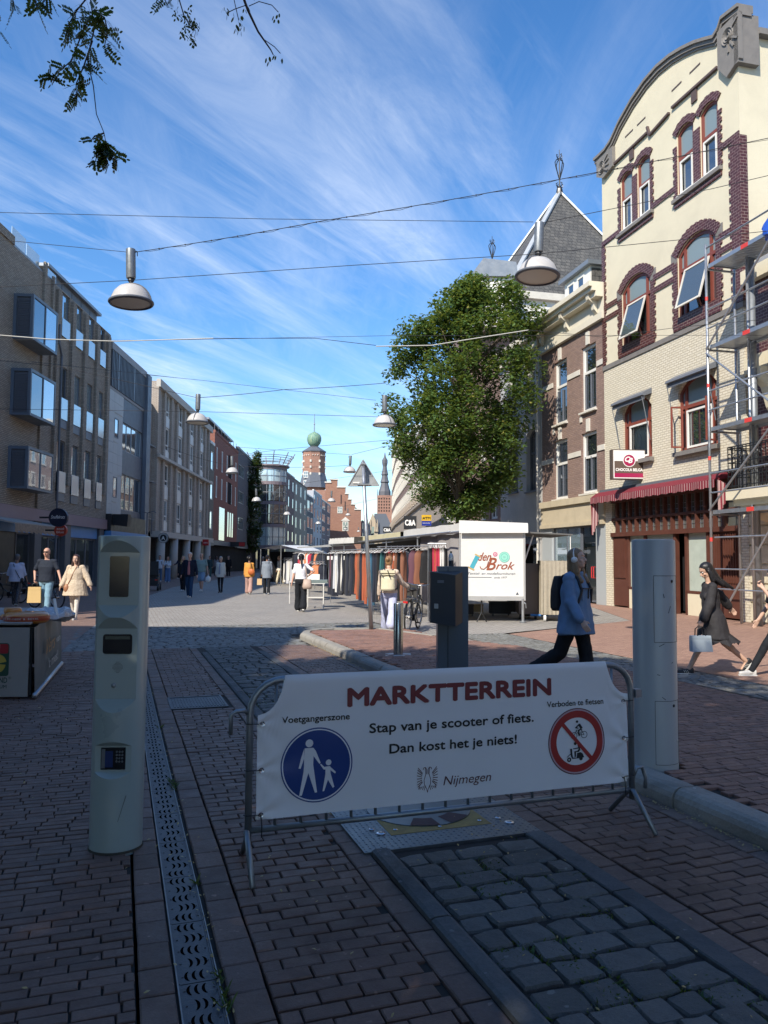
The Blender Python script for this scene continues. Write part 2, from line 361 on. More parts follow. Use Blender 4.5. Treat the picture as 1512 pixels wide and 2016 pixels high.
def area(name, t0, t1, s0, s1, z=-0.015):
 """a stretch of jointing sand in which stones are bedded; its own frame is (t across, s along)"""
 o = MB().poly([(t0, s0, z), (t1, s0, z), (t1, s1, z), (t0, s1, z)]).build(name, m_bed)
 o.rotation_euler = (0, 0, SA); return tag(o, kind='structure')
def stone_mesh(w, l, h, ch, seed, sub=0, rough=0.0):
 """one paver: bevelled block, or (sub>0) a worn hand-cut sett with an uneven domed top"""
 r = random.Random(seed); b = MB()
 if not sub:
  j = lambda: r.uniform(-0.0018, 0.0018)
  a = [(-w / 2 + j(), -l / 2 + j()), (w / 2 + j(), -l / 2 + j()), (w / 2 + j(), l / 2 + j()), (-w / 2 + j(), l / 2 + j())]
  t = [(x * (1 - 2 * ch / w), y * (1 - 2 * ch / l)) for x, y in a]
  zt = [r.uniform(-0.0012, 0.0012) for _ in a]
  vs = [(x, y, -h) for x, y in a] + [(x, y, -ch * 0.8) for x, y in a] + [(x, y, q) for (x, y), q in zip(t, zt)]
  fs = [(8, 9, 10, 11)] + [(i, (i + 1) % 4, 4 + (i + 1) % 4, 4 + i) for i in range(4)] + [(4 + i, 4 + (i + 1) % 4, 8 + (i + 1) % 4, 8 + i) for i in range(4)]
  return vs, fs
 n = sub; vs = []; fs = []; idx = {}
 ox = r.uniform(0, 50)
 for i in range(n + 1):
  for k in range(n + 1):
   tab = {6: (-1, -.9, -.5, 0, .5, .9, 1)}.get(n); u = tab[i] if tab else -1 + 2 * i / n; v = tab[k] if tab else -1 + 2 * k / n
   e = max(abs(u), abs(v)); rr = 1 - 0.06 * (abs(u) * abs(v)) ** 3
   x = u * w / 2 * rr; y = v * l / 2 * rr
   x += rough * noise.noise(Vector((x * 9 + ox, y * 9, 1))); y += rough * noise.noise(Vector((x * 9, y * 9 + ox, 5)))
   edge = i in (0, n) or k in (0, n)
   z = (-0.011 if edge else 0.0) + rough * 0.45 * noise.noise(Vector((x * 14 + ox, y * 14, 9))) - (0.0015 if e > 0.7 else 0)
   idx[i, k] = len(vs); vs.append((x, y, z))
 for i in range(n):
  for k in range(n): fs.append((idx[i, k], idx[i + 1, k], idx[i + 1, k + 1], idx[i, k + 1]))
 rim = [idx[i, 0] for i in range(n)] + [idx[n, k] for k in range(n)] + [idx[i, n] for i in range(n, 0, -1)] + [idx[0, k] for k in range(n, 0, -1)]
 b0 = len(vs); vs += [(vs[q][0] * 1.01, vs[q][1] * 1.01, -h) for q in rim]; L = len(rim)
 fs += [(b0 + q, b0 + (q + 1) % L, rim[(q + 1) % L], rim[q]) for q in range(L)]
 return vs, fs
def bed(parent, name, tiles, mat, h=0.03, ch=0.004, sub=0, rough=0.0, limit=300, smooth=False, vis=None):
 """tiles: (t, s, w, l, rz, z). The nearest `limit` are objects of their own, the rest one joined part."""
 cx = Vector((0, 0)); tiles = sorted(tiles, key=lambda q: (vis(q) if vis else 0, (q[0] ** 2 + q[1] ** 2)))
 cache = {}
 far = MB()
 for i, (t, s, w, l, rz, z) in enumerate(tiles):
  if i < limit:
   key = (round(w / 0.012), round(l / 0.012), i % 5)
   if key not in cache:
    mb = MB().add(*stone_mesh(w, l, h, ch, hash(key) & 0xffff, sub, rough)); cache[key] = (mb.mesh(name, mat, smooth), w, l)
    if smooth: cache[key][0].set_sharp_from_angle(angle=R(24))
   me, w0, l0 = cache[key]
   link(name, me, parent, (t, s, z), (rnd.uniform(-0.012, 0.012), rnd.uniform(-0.012, 0.012), rz), (w / w0, l / l0, 1))
  else:
   Mx = Matrix.Translation((t, s, z)) @ Euler((rnd.uniform(-0.012, 0.012), rnd.uniform(-0.012, 0.012), rz)).to_matrix().to_4x4()
   far.add(*stone_mesh(w, l, h, ch, i, max(0, sub - 1) if sub else 0, rough), M=Mx)
 if far.v:
  tag(far.build(name + '_rows', mat, parent, smooth, 24 if smooth else None), kind='stuff')
def courses(t0, t1, s0, s1, bl, bw, joint=0.007, wave=0.006, halves=True, seed=1, slope=0.0):
 r = random.Random(seed); out = []; s = s0; row = 0
 while s < s1:
  t = t0 - (0 if not halves else 0); first = bl / 2 if (row % 2 and halves) else bl
  if not halves: t = t0 - r.uniform(0, bl)
  w = first
  while t < t1 - 0.02:
   w2 = min(w * r.uniform(0.94, 1.06), t1 - t)
   if w2 > 0.035:
    zz = 0.0025 * r.uniform(-1, 1) + 0.004 * noise.noise(Vector((t * 1.5, s * 1.5, 3)))
    dy = wave * math.sin(t * 5 + row * 0.7) + slope * (t - t0)
    out.append((t + w2 / 2, s + dy, w2 - joint * r.uniform(0.7, 1.5), bw - joint * r.uniform(0.8, 1.3), r.uniform(-0.012, 0.012), zz))
   t += w2; w = bl
  s += bw; row += 1
 return out
m_brick = paver('clinker', (0.160, 0.100, 0.076), 0.28, 0.62, 0.55, hue=(0.155, 0.09, 0.068))
m_brickR = paver('clinker_red', (0.25, 0.14, 0.105), 0.26, 0.7, 0.5, hue=(0.20, 0.13, 0.11))
m_block = paver('border_block', (0.18, 0.12, 0.094), 0.22, 0.68, 0.6, hue=(0.15, 0.108, 0.095))
m_sett = paver('granite_sett', (0.125, 0.127, 0.118), 0.36, 0.75, 1.0, hue=(0.15, 0.15, 0.14), spec=0.35)
m_settg = paver('grey_sett', (0.20, 0.20, 0.185), 0.25, 0.7, 0.6, hue=(0.17, 0.165, 0.14))
m_kerb = paver('granite_kerb', (0.11, 0.115, 0.115), 0.15, 0.8, 0.9, spec=0.3)
m_kerbc = paver('concrete_kerb', (0.34, 0.32, 0.28), 0.12, 0.85, 0.8, hue=(0.26, 0.25, 0.22), spec=0.3)

# left pavement beside the channel
lp = area('footway', -6, 0.15, 1.5, 14.0)
PYL = (0.022, 4.575)
tl = [q for q in courses(-5.6, 0.10, 1.6, 14.0, 0.168, 0.068, halves=False, seed=3) if (q[0] - PYL[0]) ** 2 + (q[1] - PYL[1]) ** 2 > 0.015]
inv = lambda q: 0 if (TSW(q[0], q[1]).y > 2.3 and TSW(q[0], q[1]).x / max(0.1, TSW(q[0], q[1]).y) > -0.56) else 1
bed(lp, 'brick', tl, m_brick, vis=inv)
bl_ = area('channel_border', 0.10, 0.57, 1.5, 14.0)
bt = [(0.175, 1.7 + 0.2 * i, 0.125, 0.193, rnd.uniform(-.01, .01), rnd.uniform(-.002, .003)) for i in range(62)]
bt += [(0.492, 1.62 + 0.2 * i, 0.138, 0.193, rnd.uniform(-.01, .01), rnd.uniform(-.002, .003)) for i in range(62)]
bed(bl_, 'border_block', bt, m_block, ch=0.006)
# cast-iron channel with crescent slots
m_iron = M('cast_iron', (0.075, 0.08, 0.09), 0.45, metal=0.5, var=0.35, scale=14, bump=0.5, bscale=120, dirt=0.5)
m_slot = M('slot_dark', (0.004, 0.004, 0.004), 1.0, bump=0, spec=0)
ch0 = thing('drainage_channel', 'narrow cast iron drainage channel with crescent slots running past the white column', 'drain', (0, 0, 0), SA)
gm = MB(); sm = MB()
gm.box(0, 0, -0.02, 0.142, 0.494, -0.004)
gm.box(0.0, 0, -0.004, 0.006, 0.494, -0.001); gm.box(0.136, 0, -0.004, 0.142, 0.494, -0.001)
for k in range(5):
 yy = 0.05 + k * 0.1; fl = 1 if k % 2 else -1
 for c in ((0.034, 0.062, 0.090) if k % 2 == 0 else (0.056, 0.084, 0.112)):
  n = 8; outer = [(c + fl * (0.022 * math.cos(R(-75 + 150 * i / n)) - 0.012), yy + 0.036 * math.sin(R(-75 + 150 * i / n)), -0.0035) for i in range(n + 1)]
  inner = [(c + fl * (0.010 * math.cos(R(-75 + 150 * i / n)) - 0.012), yy + 0.034 * math.sin(R(-75 + 150 * i / n)), -0.0035) for i in range(n, -1, -1)]
  sm.poly((outer + inner) if fl > 0 else (outer + inner)[::-1])
 for c in (0.018, 0.124): gm.box(c - 0.004, yy - 0.003, -0.004, c + 0.004, yy + 0.003, -0.0015)
gme = gm.mesh('grate', m_iron); sme = sm.mesh('slot', m_slot)
for i in range(24):
 g = link('grate', gme, ch0, (0.253, 1.55 + 0.5 * i, 0)); link('slots', sme, g)
MB().box(0.247, 1.5, -0.02, 0.2525, 13.9, 0.0).box(0.397, 1.5, -0.02, 0.402, 13.9, 0.0).build('edge_rail', M('worn_steel', (0.24, 0.24, 0.24), 0.45, metal=0.8, dirt=0.5, scale=20), ch0)
# left lane
ll = area('lane', 0.56, 1.34, 1.5, 14.0)
HT = (0.575, 1.135, 8.42, 9.08)
tl = [q for q in courses(0.568, 1.20, 1.6, 14.0, 0.17, 0.086, seed=5, wave=0.008, slope=-0.02) if not (q[1] > HT[2] - .04 and q[1] < HT[3] + .05)]
bed(ll, 'brick', tl, m_brick, ch=0.005)
tl = [(1.268, 1.6 + 0.182 * i, 0.122, 0.175, rnd.uniform(-.015, .015), rnd.uniform(-.003, .003)) for i in range(68)]
bed(ll, 'border_block', tl, m_block, ch=0.006)
hc = thing('manhole_cover', 'rectangular ribbed iron cover set in the brick lane left of the banner', 'manhole cover', TSW(0.855, 8.75, 0), SA)
hm = MB().box(-0.30, -0.35, -0.02, 0.30, 0.35, 0.0)
for i in range(17): hm.box(-0.26 + i * 0.032, -0.27, 0.0, -0.244 + i * 0.032, 0.27, 0.006)
hm.box(-0.3, -0.35, 0, 0.3, -0.32, 0.007).box(-0.3, 0.32, 0, 0.3, 0.35, 0.007).box(-0.3, -0.32, 0, -0.275, 0.32, 0.007).box(0.275, -0.32, 0, 0.3, 0.32, 0.007)
hm.build('cover_plate', m_iron, hc)
# sett strip between its two granite kerbs
st = area('sett_strip', 1.33, 2.40, 1.2, 14.0, -0.006)
def setts(t0, t1, s0, s1, bl, bw, seed, jt=0.014):
 r = random.Random(seed); out = []; s = s0
 while s < s1:
  bw2 = bw * r.uniform(0.9, 1.15); t = t0 + 0.01
  while t < t1 - 0.04:
   w = min(bl * r.choice((0.75, 0.9, 1.0, 1.1, 1.4)), t1 - t)
   if t1 - t - w < 0.07: w = t1 - t
   out.append((t + w / 2, s + r.uniform(-0.008, 0.008), w - jt * r.uniform(0.7, 1.6), bw2 - jt * r.uniform(0.7, 1.6), r.uniform(-0.05, 0.05), r.uniform(-0.004, 0.007) + 0.012)); t += w
  s += bw2
 return out
bed(st, 'sett', [q for q in setts(1.44, 2.27, 1.3, 14.0, 0.19, 0.15, 11, .014) if not 3.98 < q[1] < 5.12], m_sett, h=0.05, sub=6, rough=0.012, smooth=True)
for (k0, k1) in ((1.335, 1.435), (2.275, 2.39)):
 w = k1 - k0
 prof = [(-w / 2, -0.04), (-w / 2, 0.018), (-w / 2 + 0.006, 0.020), (-w / 2 + 0.018, 0.026), (w / 2 - 0.018, 0.026), (w / 2 - 0.006, 0.020), (w / 2, 0.018), (w / 2, -0.04)] if k0 < 2 else \
     [(-w / 2, -0.04), (-w / 2, 0.012), (-w / 2 + 0.006, 0.018), (w / 2 - 0.006, 0.018), (w / 2, 0.012), (w / 2, -0.04)]
 km = MB().prism([(x, -0.49, z) for x, z in prof], (0, 0.98, 0)).mesh('kerbstone', m_kerb)
 for s in [1.7 + 0.992 * i for i in range(12)]:
  a, b = s - 0.49, s + 0.49
  if a < 4.02 < b: b = 4.02
  if a < 5.10 < b: a = 5.10
  if a >= 4.02 and b <= 5.10: continue
  link('kerbstone', km, st, ((k0 + k1) / 2 + rnd.uniform(-.002, .002), (a + b) / 2, rnd.uniform(-.003, .002)), None, (1, (b - a) / 0.98, 1))
# weeds and moss in the joints
def tuft_field(name, n, fn, mat, hh=(0.006, 0.02), par=None):
 b = MB()
 for i in range(n):
  p = fn()
  if p is None: continue
  t, s, z = p; a = rnd.uniform(0, 6.28); h = rnd.uniform(*hh); w = rnd.uniform(0.003, 0.009); dx, dy = math.cos(a), math.sin(a); lx, ly = rnd.uniform(-1, 1) * h, rnd.uniform(-1, 1) * h
  b.add([(t - dx * w, s - dy * w, z), (t + dx * w, s + dy * w, z), (t + dx * w * .6 + lx, s + dy * w * .6 + ly, z + h * .8), (t + lx * 1.5, s + ly * 1.5, z + h)], [(0, 1, 2), (0, 2, 3)])
 o = b.build(name, mat); o.rotation_euler = (0, 0, SA); return tag(o, kind='stuff')
m_moss = leafmat('moss', (0.025, 0.05, 0.012), (0.06, 0.11, 0.02), trans=0.2)
def mossp():
 t, s = rnd.uniform(1.42, 2.3), rnd.uniform(2.0, 5.0) if rnd.random() < .8 else rnd.uniform(5, 13)
 if 3.98 < s < 5.12: return None
 return (t, s, -0.004) if noise.noise(Vector((t * 3, s * 3, 2))) > 0.08 else None
tag(tuft_field('moss', 9000, mossp, m_moss, (0.008, 0.024)), 'low green moss and weeds between the granite setts', 'weeds')
def chp():
 s = rnd.uniform(1.6, 9); return (0.405 + rnd.gauss(0, 0.008), s, -0.01) if noise.noise(Vector((7, s * 2.2, 2))) > 0.2 else None
tag(tuft_field('weeds', 1500, chp, m_moss, (0.012, 0.04)), 'small weeds along the edge of the drainage channel', 'weeds')
# tread plate with the lid of a retracted bollard
m_tread = M('tread_plate', (0.15, 0.17, 0.185), 0.42, metal=0.8, var=0.3, scale=9, bump=0.2, bscale=150, dirt=0.35)
m_yel = M('worn_yellow', (0.30, 0.21, 0.06), 0.7, var=0.4, scale=20, bump=0.3, dirt=0.7)
pt = thing('steel_floor_plate', 'steel tread plate with worn yellow marking under the barrier, end of the sett strip', 'floor plate', TSW(1.84, 4.56, 0), SA)
MB().box(-0.545, -0.54, -0.03, 0.545, 0.54, 0.012).build('base_plate', m_tread, pt)
tb = MB()
for i in range(34):
 for k in range(33):
  x = -0.53 + i * 0.0322; y = -0.525 + k * 0.0328
  if abs(x) < 0.32 and -0.34 < y < 0.44 and (x * x + (y - .05) ** 2) > 0.11: continue
  a = R(45) if (i + k) % 2 else R(-45); c, s_ = math.cos(a), math.sin(a); L_, w_ = 0.011, 0.0035
  pts = [(x + c * L_, y + s_ * L_), (x - s_ * w_, y + c * w_), (x - c * L_, y - s_ * L_), (x + s_ * w_, y - c * w_)]
  tb.add([(p[0], p[1], 0.0122) for p in pts] + [(x, y, 0.0152)], [(0, 1, 4), (1, 2, 4), (2, 3, 4), (3, 0, 4)])
tag(tb.build('tread', m_tread, pt), kind='stuff')
yb = MB()
def ring_seg(b, r0, r1, a0, a1, z, cy=0.05, n=12):
 for i in range(n):
  p, q = R(a0 + (a1 - a0) * i / n), R(a0 + (a1 - a0) * (i + 1) / n)
  b.poly([(r0 * math.cos(p), cy + r0 * math.sin(p), z), (r1 * math.cos(p), cy + r1 * math.sin(p), z), (r1 * math.cos(q), cy + r1 * math.sin(q), z), (r0 * math.cos(q), cy + r0 * math.sin(q), z)])
yb.box(-0.32, -0.34, 0.0125, 0.32, 0.44, 0.014)
yb.build('yellow_frame', m_yel, pt)
lid = MB().lathe([(0.33, 0.014), (0.33, 0.018), (0.325, 0.019), (0.0, 0.019)], 40, Matrix.Translation((0, 0.05, 0))).build('bollard_lid', m_tread, pt)
kk = MB()
for a0 in (-120, -75, 20, 120): ring_seg(kk, 0.2, 0.328, a0, a0 + 32, 0.0205)
kk.build('worn_mark', M('worn_maroon', (0.07, 0.035, 0.035), 0.8, var=0.4, scale=15, bump=0.3), lid)
scb = MB()
for (x, y, r) in ((-0.37, -0.30, .026), (-0.40, -0.22, .016), (0.43, -0.36, .028), (0.40, -0.27, .016), (-0.27, -0.27, .013), (0.27, -0.28, .013), (0.0, -0.3, .011)):
 scb.lathe([(r, 0.012), (r, 0.019), (r * .55, 0.022), (r * .5, 0.015), (0, 0.015)], 14, Matrix.Translation((x, y, 0)))
scb.build('bolts', M('bright_steel', (0.6, 0.6, 0.62), 0.25, metal=1.0, bump=0.05), pt, sharp=40)
# right lane, its borders and the big kerb of the traffic island
rl = area('right_lane', 2.39, 3.46, 1.2, 14.0)
bed(rl, 'brick', courses(2.54, 3.30, 1.3, 14.0, 0.17, 0.086, seed=9, wave=0.01, slope=0.03), m_brick, ch=0.005)
tl = [(2.465, 1.4 + 0.182 * i, 0.125, 0.175, rnd.uniform(-.015, .015), rnd.uniform(-.003, .003)) for i in range(69)]
tl += [(3.372, 1.5 + 0.182 * i, 0.125, 0.175, rnd.uniform(-.015, .015), rnd.uniform(-.003, .003)) for i in range(68)]
bed(rl, 'border_block', tl, m_block, ch=0.006)
isl = tag(MB().prism([(3.62, 1.2, -0.03), (7.0, 1.2, -0.03), (6.7, 9.0, -0.03), (6.7, 11.4, -0.03), (5.85, 13.7, -0.03), (5.2, 15.5, -0.03), (4.3, 15.75, -0.03), (3.75, 15.3, -0.03), (3.62, 14.6, -0.03)], (0, 0, 0.112)).build('traffic_island', m_bed), kind='structure')
isl.rotation_euler = (0, 0, SA)
def in_isl(t, s): return s < 13.6 - (t - 5.85) * 2.6 + 0.2 if t > 5.85 else (s < 15.5)
PIL = (3.77, 4.73)
tl = [(a, b, c, d, e, f + 0.104) for (a, b, c, d, e, f) in courses(3.66, 6.62, 1.3, 15.5, 0.168, 0.072, seed=21, halves=False) if in_isl(a, b) and (a - PIL[0]) ** 2 + (b - PIL[1]) ** 2 > 0.034 and a > 3.72]
bed(isl, 'brick', tl, m_brickR, h=0.02)
w = 0.185; prof = [(-w / 2, -0.04), (-w / 2, 0.055), (-w / 2 + 0.012, 0.085), (-w / 2 + 0.035, 0.108), (-w / 2 + 0.065, 0.118), (w / 2, 0.118), (w / 2, -0.04)]
km = MB().prism([(x, -0.49, z) for x, z in prof], (0, 0.98, 0)).mesh('kerbstone', m_kerbc)
for i in range(14): link('kerbstone', km, isl, (3.545 + (0.006 * (i % 3 - 1)), 1.7 + 0.99 * i, rnd.uniform(-.004, .004)), (0, 0, rnd.uniform(-.004, .004)))
cb_ = MB()
pts = [(3.55, 15.05), (3.68, 15.45), (4.0, 15.72), (4.35, 15.85), (5.3, 15.6), (5.9, 13.9)]
for p, q in zip(pts, pts[1:]):
 d = Vector((q[0] - p[0], q[1] - p[1], 0)); L_ = d.length; ang = math.atan2(-d.x, d.y)
 Mx = Matrix.Translation((p[0], p[1], -0.002)) @ Matrix.Rotation(ang, 4, 'Z')
 link('kerbstone', MB().prism([(x, 0.004, z) for x, z in prof], (0, L_ - 0.008, 0), Mx).mesh('kerbstone', m_kerbc), isl)
# gutter of grey setts right of the island and the sett band across the street
gs = area('gutter', 6.68, 8.02, 1.2, 15.0)
bed(gs, 'sett', setts(6.74, 7.95, 1.3, 14.9, 0.15, 0.10, 31, 0.012), m_settg, h=0.04, sub=3, rough=0.012, smooth=True)
gb = area('sett_band', -1.6, 6.2, 14.0, 18.6, -0.022)
tl = [q for q in setts(-0.9, 6.1, 14.06, 18.5, 0.20, 0.115, 33, 0.016) if not (q[0] > 3.4 and q[1] < 16.0)]
bed(gb, 'sett', [(a, b, c, d, e, f - 0.012) for a, b, c, d, e, f in tl], m_settg, h=0.03, sub=3, rough=0.012, smooth=True)
# fallen leaves and grit
m_leafy = leafmat('dry_leaf', (0.30, 0.20, 0.07), (0.42, 0.33, 0.14), trans=0.1)
lf = MB()
def flake(t, s, z, r):
 a = rnd.uniform(0, 6.28); tl_ = rnd.uniform(-.5, .5)
 Mx = Matrix.Translation((t, s, z)) @ Euler((tl_, rnd.uniform(-.3, .3), a)).to_matrix().to_4x4()
 lf.add([(0, -r, 0), (r * .45, -r * .2, r * .15), (r * .3, r * .6, 0), (0, r, r * .1), (-r * .3, r * .6, 0), (-r * .45, -r * .2, r * .15)], [(0, 1, 2, 3, 4, 5)], Mx)
for i in range(900): flake(3.42 + abs(rnd.gauss(0, 0.03)) * -1, rnd.uniform(2.2, 14), 0.008, rnd.uniform(.006, .014))
for i in range(420): flake(rnd.uniform(-3, 3.4), rnd.uniform(1.8, 12), 0.012 + (0.02 if 1.44 < 0 else 0), rnd.uniform(.007, .015))
for i in range(200): flake(rnd.uniform(1.45, 2.25), rnd.uniform(2, 9), 0.03, rnd.uniform(.005, .011))
for i in range(160): flake(rnd.uniform(3.7, 6.5), rnd.uniform(2, 14), 0.112, rnd.uniform(.006, .012))
for i in range(140): flake(0.40 + rnd.gauss(0, 0.03), rnd.uniform(1.8, 10), 0.004, rnd.uniform(.006, .012))
lfo = lf.build('fallen_leaves', m_leafy); lfo.rotation_euler = (0, 0, SA); tag(lfo, 'small dry yellow leaves scattered over the bricks and along the kerb', 'leaves', kind='stuff')
# ==== BUILDINGS
def grid_wall(b, x0, x1, z0, z1, opens, y=0.0, dep=0.22, arch=None):
 """front face of a wall at depth y with rectangular openings (x0,x1,z0,z1[,rise]) and their reveals"""
 xs = sorted({x0, x1} | {o[0] for o in opens} | {o[1] for o in opens}); zs = sorted({z0, z1} | {o[2] for o in opens} | {o[3] for o in opens})
 xs = [x for x in xs if x0 - 1e-6 <= x <= x1 + 1e-6]; zs = [z for z in zs if z0 - 1e-6 <= z <= z1 + 1e-6]
 for i in range(len(xs) - 1):
  for k in range(len(zs) - 1):
   cx, cz = (xs[i] + xs[i + 1]) / 2, (zs[k] + zs[k + 1]) / 2
   if any(o[0] < cx < o[1] and o[2] < cz < o[3] for o in opens): continue
   b.poly([(xs[i], y, zs[k]), (xs[i + 1], y, zs[k]), (xs[i + 1], y, zs[k + 1]), (xs[i], y, zs[k + 1])])
 for o in opens:
  a, c, d, e = o[:4]; yy = y + dep
  b.poly([(a, y, d), (a, y, e), (a, yy, e), (a, yy, d)]); b.poly([(c, y, d), (c, yy, d), (c, yy, e), (c, y, e)])
  b.poly([(a, y, d), (a, yy, d), (c, yy, d), (c, y, d)])
  if len(o) > 4 and o[4]:
   r = o[4]; n = 10; w = (c - a) / 2; cx = (a + c) / 2; Rr = (w * w + r * r) / (2 * r); zc = e - Rr
   pts = [(cx + w * (-1 + 2 * i / n)) for i in range(n + 1)]; zz = [zc + math.sqrt(max(0, Rr * Rr - (p - cx) ** 2)) for p in pts]
   for i in range(n):
    b.poly([(pts[i], y, zz[i]), (pts[i + 1], y, zz[i + 1]), (pts[i + 1], y, e), (pts[i], y, e)]) if zz[i] < e - 1e-5 or zz[i + 1] < e - 1e-5 else None
    b.poly([(pts[i], y, zz[i]), (pts[i], yy, zz[i]), (pts[i + 1], yy, zz[i + 1]), (pts[i + 1], y, zz[i + 1])])
  else: b.poly([(a, y, e), (c, y, e), (c, yy, e), (a, yy, e)])
 return b
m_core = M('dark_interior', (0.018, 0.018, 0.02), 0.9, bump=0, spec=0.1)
def shell(b, x0, x1, z0, z1, depth, y=0.0):
 """sides, back and top of a building volume; the front is a grid_wall"""
 b.poly([(x0, y, z0), (x0, y, z1), (x0, depth, z1), (x0, depth, z0)]); b.poly([(x1, y, z0), (x1, depth, z0), (x1, depth, z1), (x1, y, z1)])
 b.poly([(x1, depth, z0), (x0, depth, z0), (x0, depth, z1), (x1, depth, z1)]); b.poly([(x0, y, z1), (x1, y, z1), (x1, depth, z1), (x0, depth, z1)])
 return b
g_dark = glass('glass_dark', (0.02, 0.026, 0.03), 0.22)
g_sky = glass('glass_sky_tint', (0.20, 0.27, 0.29), 0.42, 0.03, 0.03)  # pale body colour stands in for bright sky mirrored in the panes
g_green = glass('glass_balustrade', (0.42, 0.53, 0.54), 0.25, 0.12)
g_see = glass('glass_clear', (0.03, 0.035, 0.035), 0.06, 0.01, 0.02, see=0.8)
g_fr = glass('glass_frosted', (0.20, 0.25, 0.25), 0.05, 0.3)
m_white = M('white_paint', (0.72, 0.70, 0.64), 0.5, var=0.06, bump=0.1, dirt=0.12)
m_offw = M('offwhite_trim', (0.62, 0.58, 0.50), 0.6, var=0.08, bump=0.15, dirt=0.25)
m_grey = M('grey_metal', (0.12, 0.13, 0.15), 0.45, var=0.08, bump=0.05)
m_dgrey = M('slate_grey_paint', (0.11, 0.12, 0.14), 0.5, var=0.1, bump=0.05)
m_zinc = M('zinc', (0.26, 0.28, 0.30), 0.45, metal=0.5, var=0.15, bump=0.1, dirt=0.3)
m_black = M('black_paint', (0.015, 0.016, 0.018), 0.45, var=0.2, bump=0.05)
wcache = {}
def win(par, x0, x1, z0, z1, fm, gm, y=0.1, fw=0.06, cols=1, trans=(), sill=None, name='window', fd=0.06, cuts=None, rise=0, panes=True, gt=None):
 """window = frame object with one child per pane. trans: heights of transoms as fractions"""
 key = (round(x1 - x0, 2), round(z1 - z0, 2), fm.name, gm.name, fw, cols, tuple(trans), tuple(cuts or ()), sill is not None, fd, rise, gt and gt.name)
 w, h = x1 - x0, z1 - z0
 if key not in wcache:
  b = MB(); b.box(0, 0, 0, fw, fd, h); b.box(w - fw, 0, 0, w, fd, h); b.box(fw, 0, 0, w - fw, fd, fw)
  if rise:
   Rr = ((w / 2) ** 2 + rise ** 2) / (2 * rise); hc = h - Rr; a0 = math.degrees(math.asin(min(1, (w / 2) / Rr)))
   b.arc_band(w / 2, hc, Rr - fw, Rr, 90 - a0, 90 + a0, 0.001, fd + .001, 12)
  else: b.box(fw, 0, h - fw, w - fw, fd, h)
  xs = list(cuts) if cuts else [w * i / cols for i in range(1, cols)]
  for x in xs: b.box(x - fw / 2, 0.003, fw, x + fw / 2, fd - 0.003, h - (fw if not rise else rise * 0.4))
  zs = [h * f for f in trans]
  for z in zs: b.box(fw, 0.0015, z - fw / 2, w - fw, fd - 0.0015, z + fw / 2)
  ex = [0] + xs + [w]; ez = [0] + zs + [h]; pm = []
  for i in range(len(ex) - 1):
   for k in range(len(ez) - 1):
    p = MB(); top = ez[k + 1]
    if rise and k == len(ez) - 2:
     n = 8; xa, xb = ex[i] + .01, ex[i + 1] - .01
     up = [(xa + (xb - xa) * q / n) for q in range(n + 1)]
     p.poly([(xa, fd * .5, ez[k])] + [(xb, fd * .5, ez[k])] + [(q, fd * .5, hc + math.sqrt(max(0, Rr * Rr - (q - w / 2) ** 2)) - .01) for q in up[::-1]])
    else: p.poly([(ex[i] + .005, fd * .5, ez[k] + .005), (ex[i + 1] - .005, fd * .5, ez[k] + .005), (ex[i + 1] - .005, fd * .5, top - .005), (ex[i] + .005, fd * .5, top - .005)])
    pm.append(p.mesh('pane', gt if gt and k == len(ez) - 2 else gm))
  wcache[key] = (b.mesh(name, fm), pm)
 fme, pm = wcache[key]
 f = link(name, fme, par, (x0, y, z0))
 for p in (pm if panes else pm[:1]): link('pane', p, f)
 if sill is not None: link('sill', MB().box(-0.06, -0.10 - y, -0.07, w + 0.06, 0.0, -0.002).mesh('sill', sill), f)
 return f
def bld(name, label, cat, u0, frame, group=None, off=0.0):
 """a building placed along a street frontage; local x runs along its front seen from the street, y into the building"""
 (ox, oy), (dx, dy) = frame; n = math.hypot(dx, dy); dx /= n; dy /= n
 return thing(name, label, cat, (ox + dx * u0 - dy * off, oy + dy * u0 + dx * off, 0), math.atan2(dy, dx), group)
FL = ((-13.8, 0.0), (-0.04, 1.0))
p0 = G(1194, 1192); FR = ((p0.x, p0.y), (1.2, -5.0))
# ---- left row: grey-brown brick block
bk_left = brick('brick_greybrown', (0.40, 0.34, 0.265), (0.28, 0.225, 0.175), (0.10, 0.085, 0.07), 0.24, 0.072, 0.011, 0.8)
A = bld('brick_apartment_block', 'grey brown brick apartment block with three dark box bays above the shops at the left', 'building', 12.8, FL)
ux = lambda u: u - 12.8
cols = [(35.15, 36.15), (36.95, 37.9), (38.75, 39.65), (40.55, 41.4)]
ops = [(ux(a), ux(b), z0, z1) for a, b in cols for z0, z1 in ((4.6, 7.05), (8.05, 10.55), (11.95, 14.05))] + [(ux(13.4 + 3.7 * i), ux(15.4 + 3.7 * i), z, z + 1.7) for i in range(4) for z in (4.4, 7.4, 10.5)]
b = MB(); grid_wall(b, 0, ux(42.4), 3.65, 14.1, ops, 0, 0.3); shell(b, 0, ux(42.4), 3.65, 14.1, 12)
b.box(ux(28.2), -0.06, 14.1, ux(30.0), 0.3, 14.45)
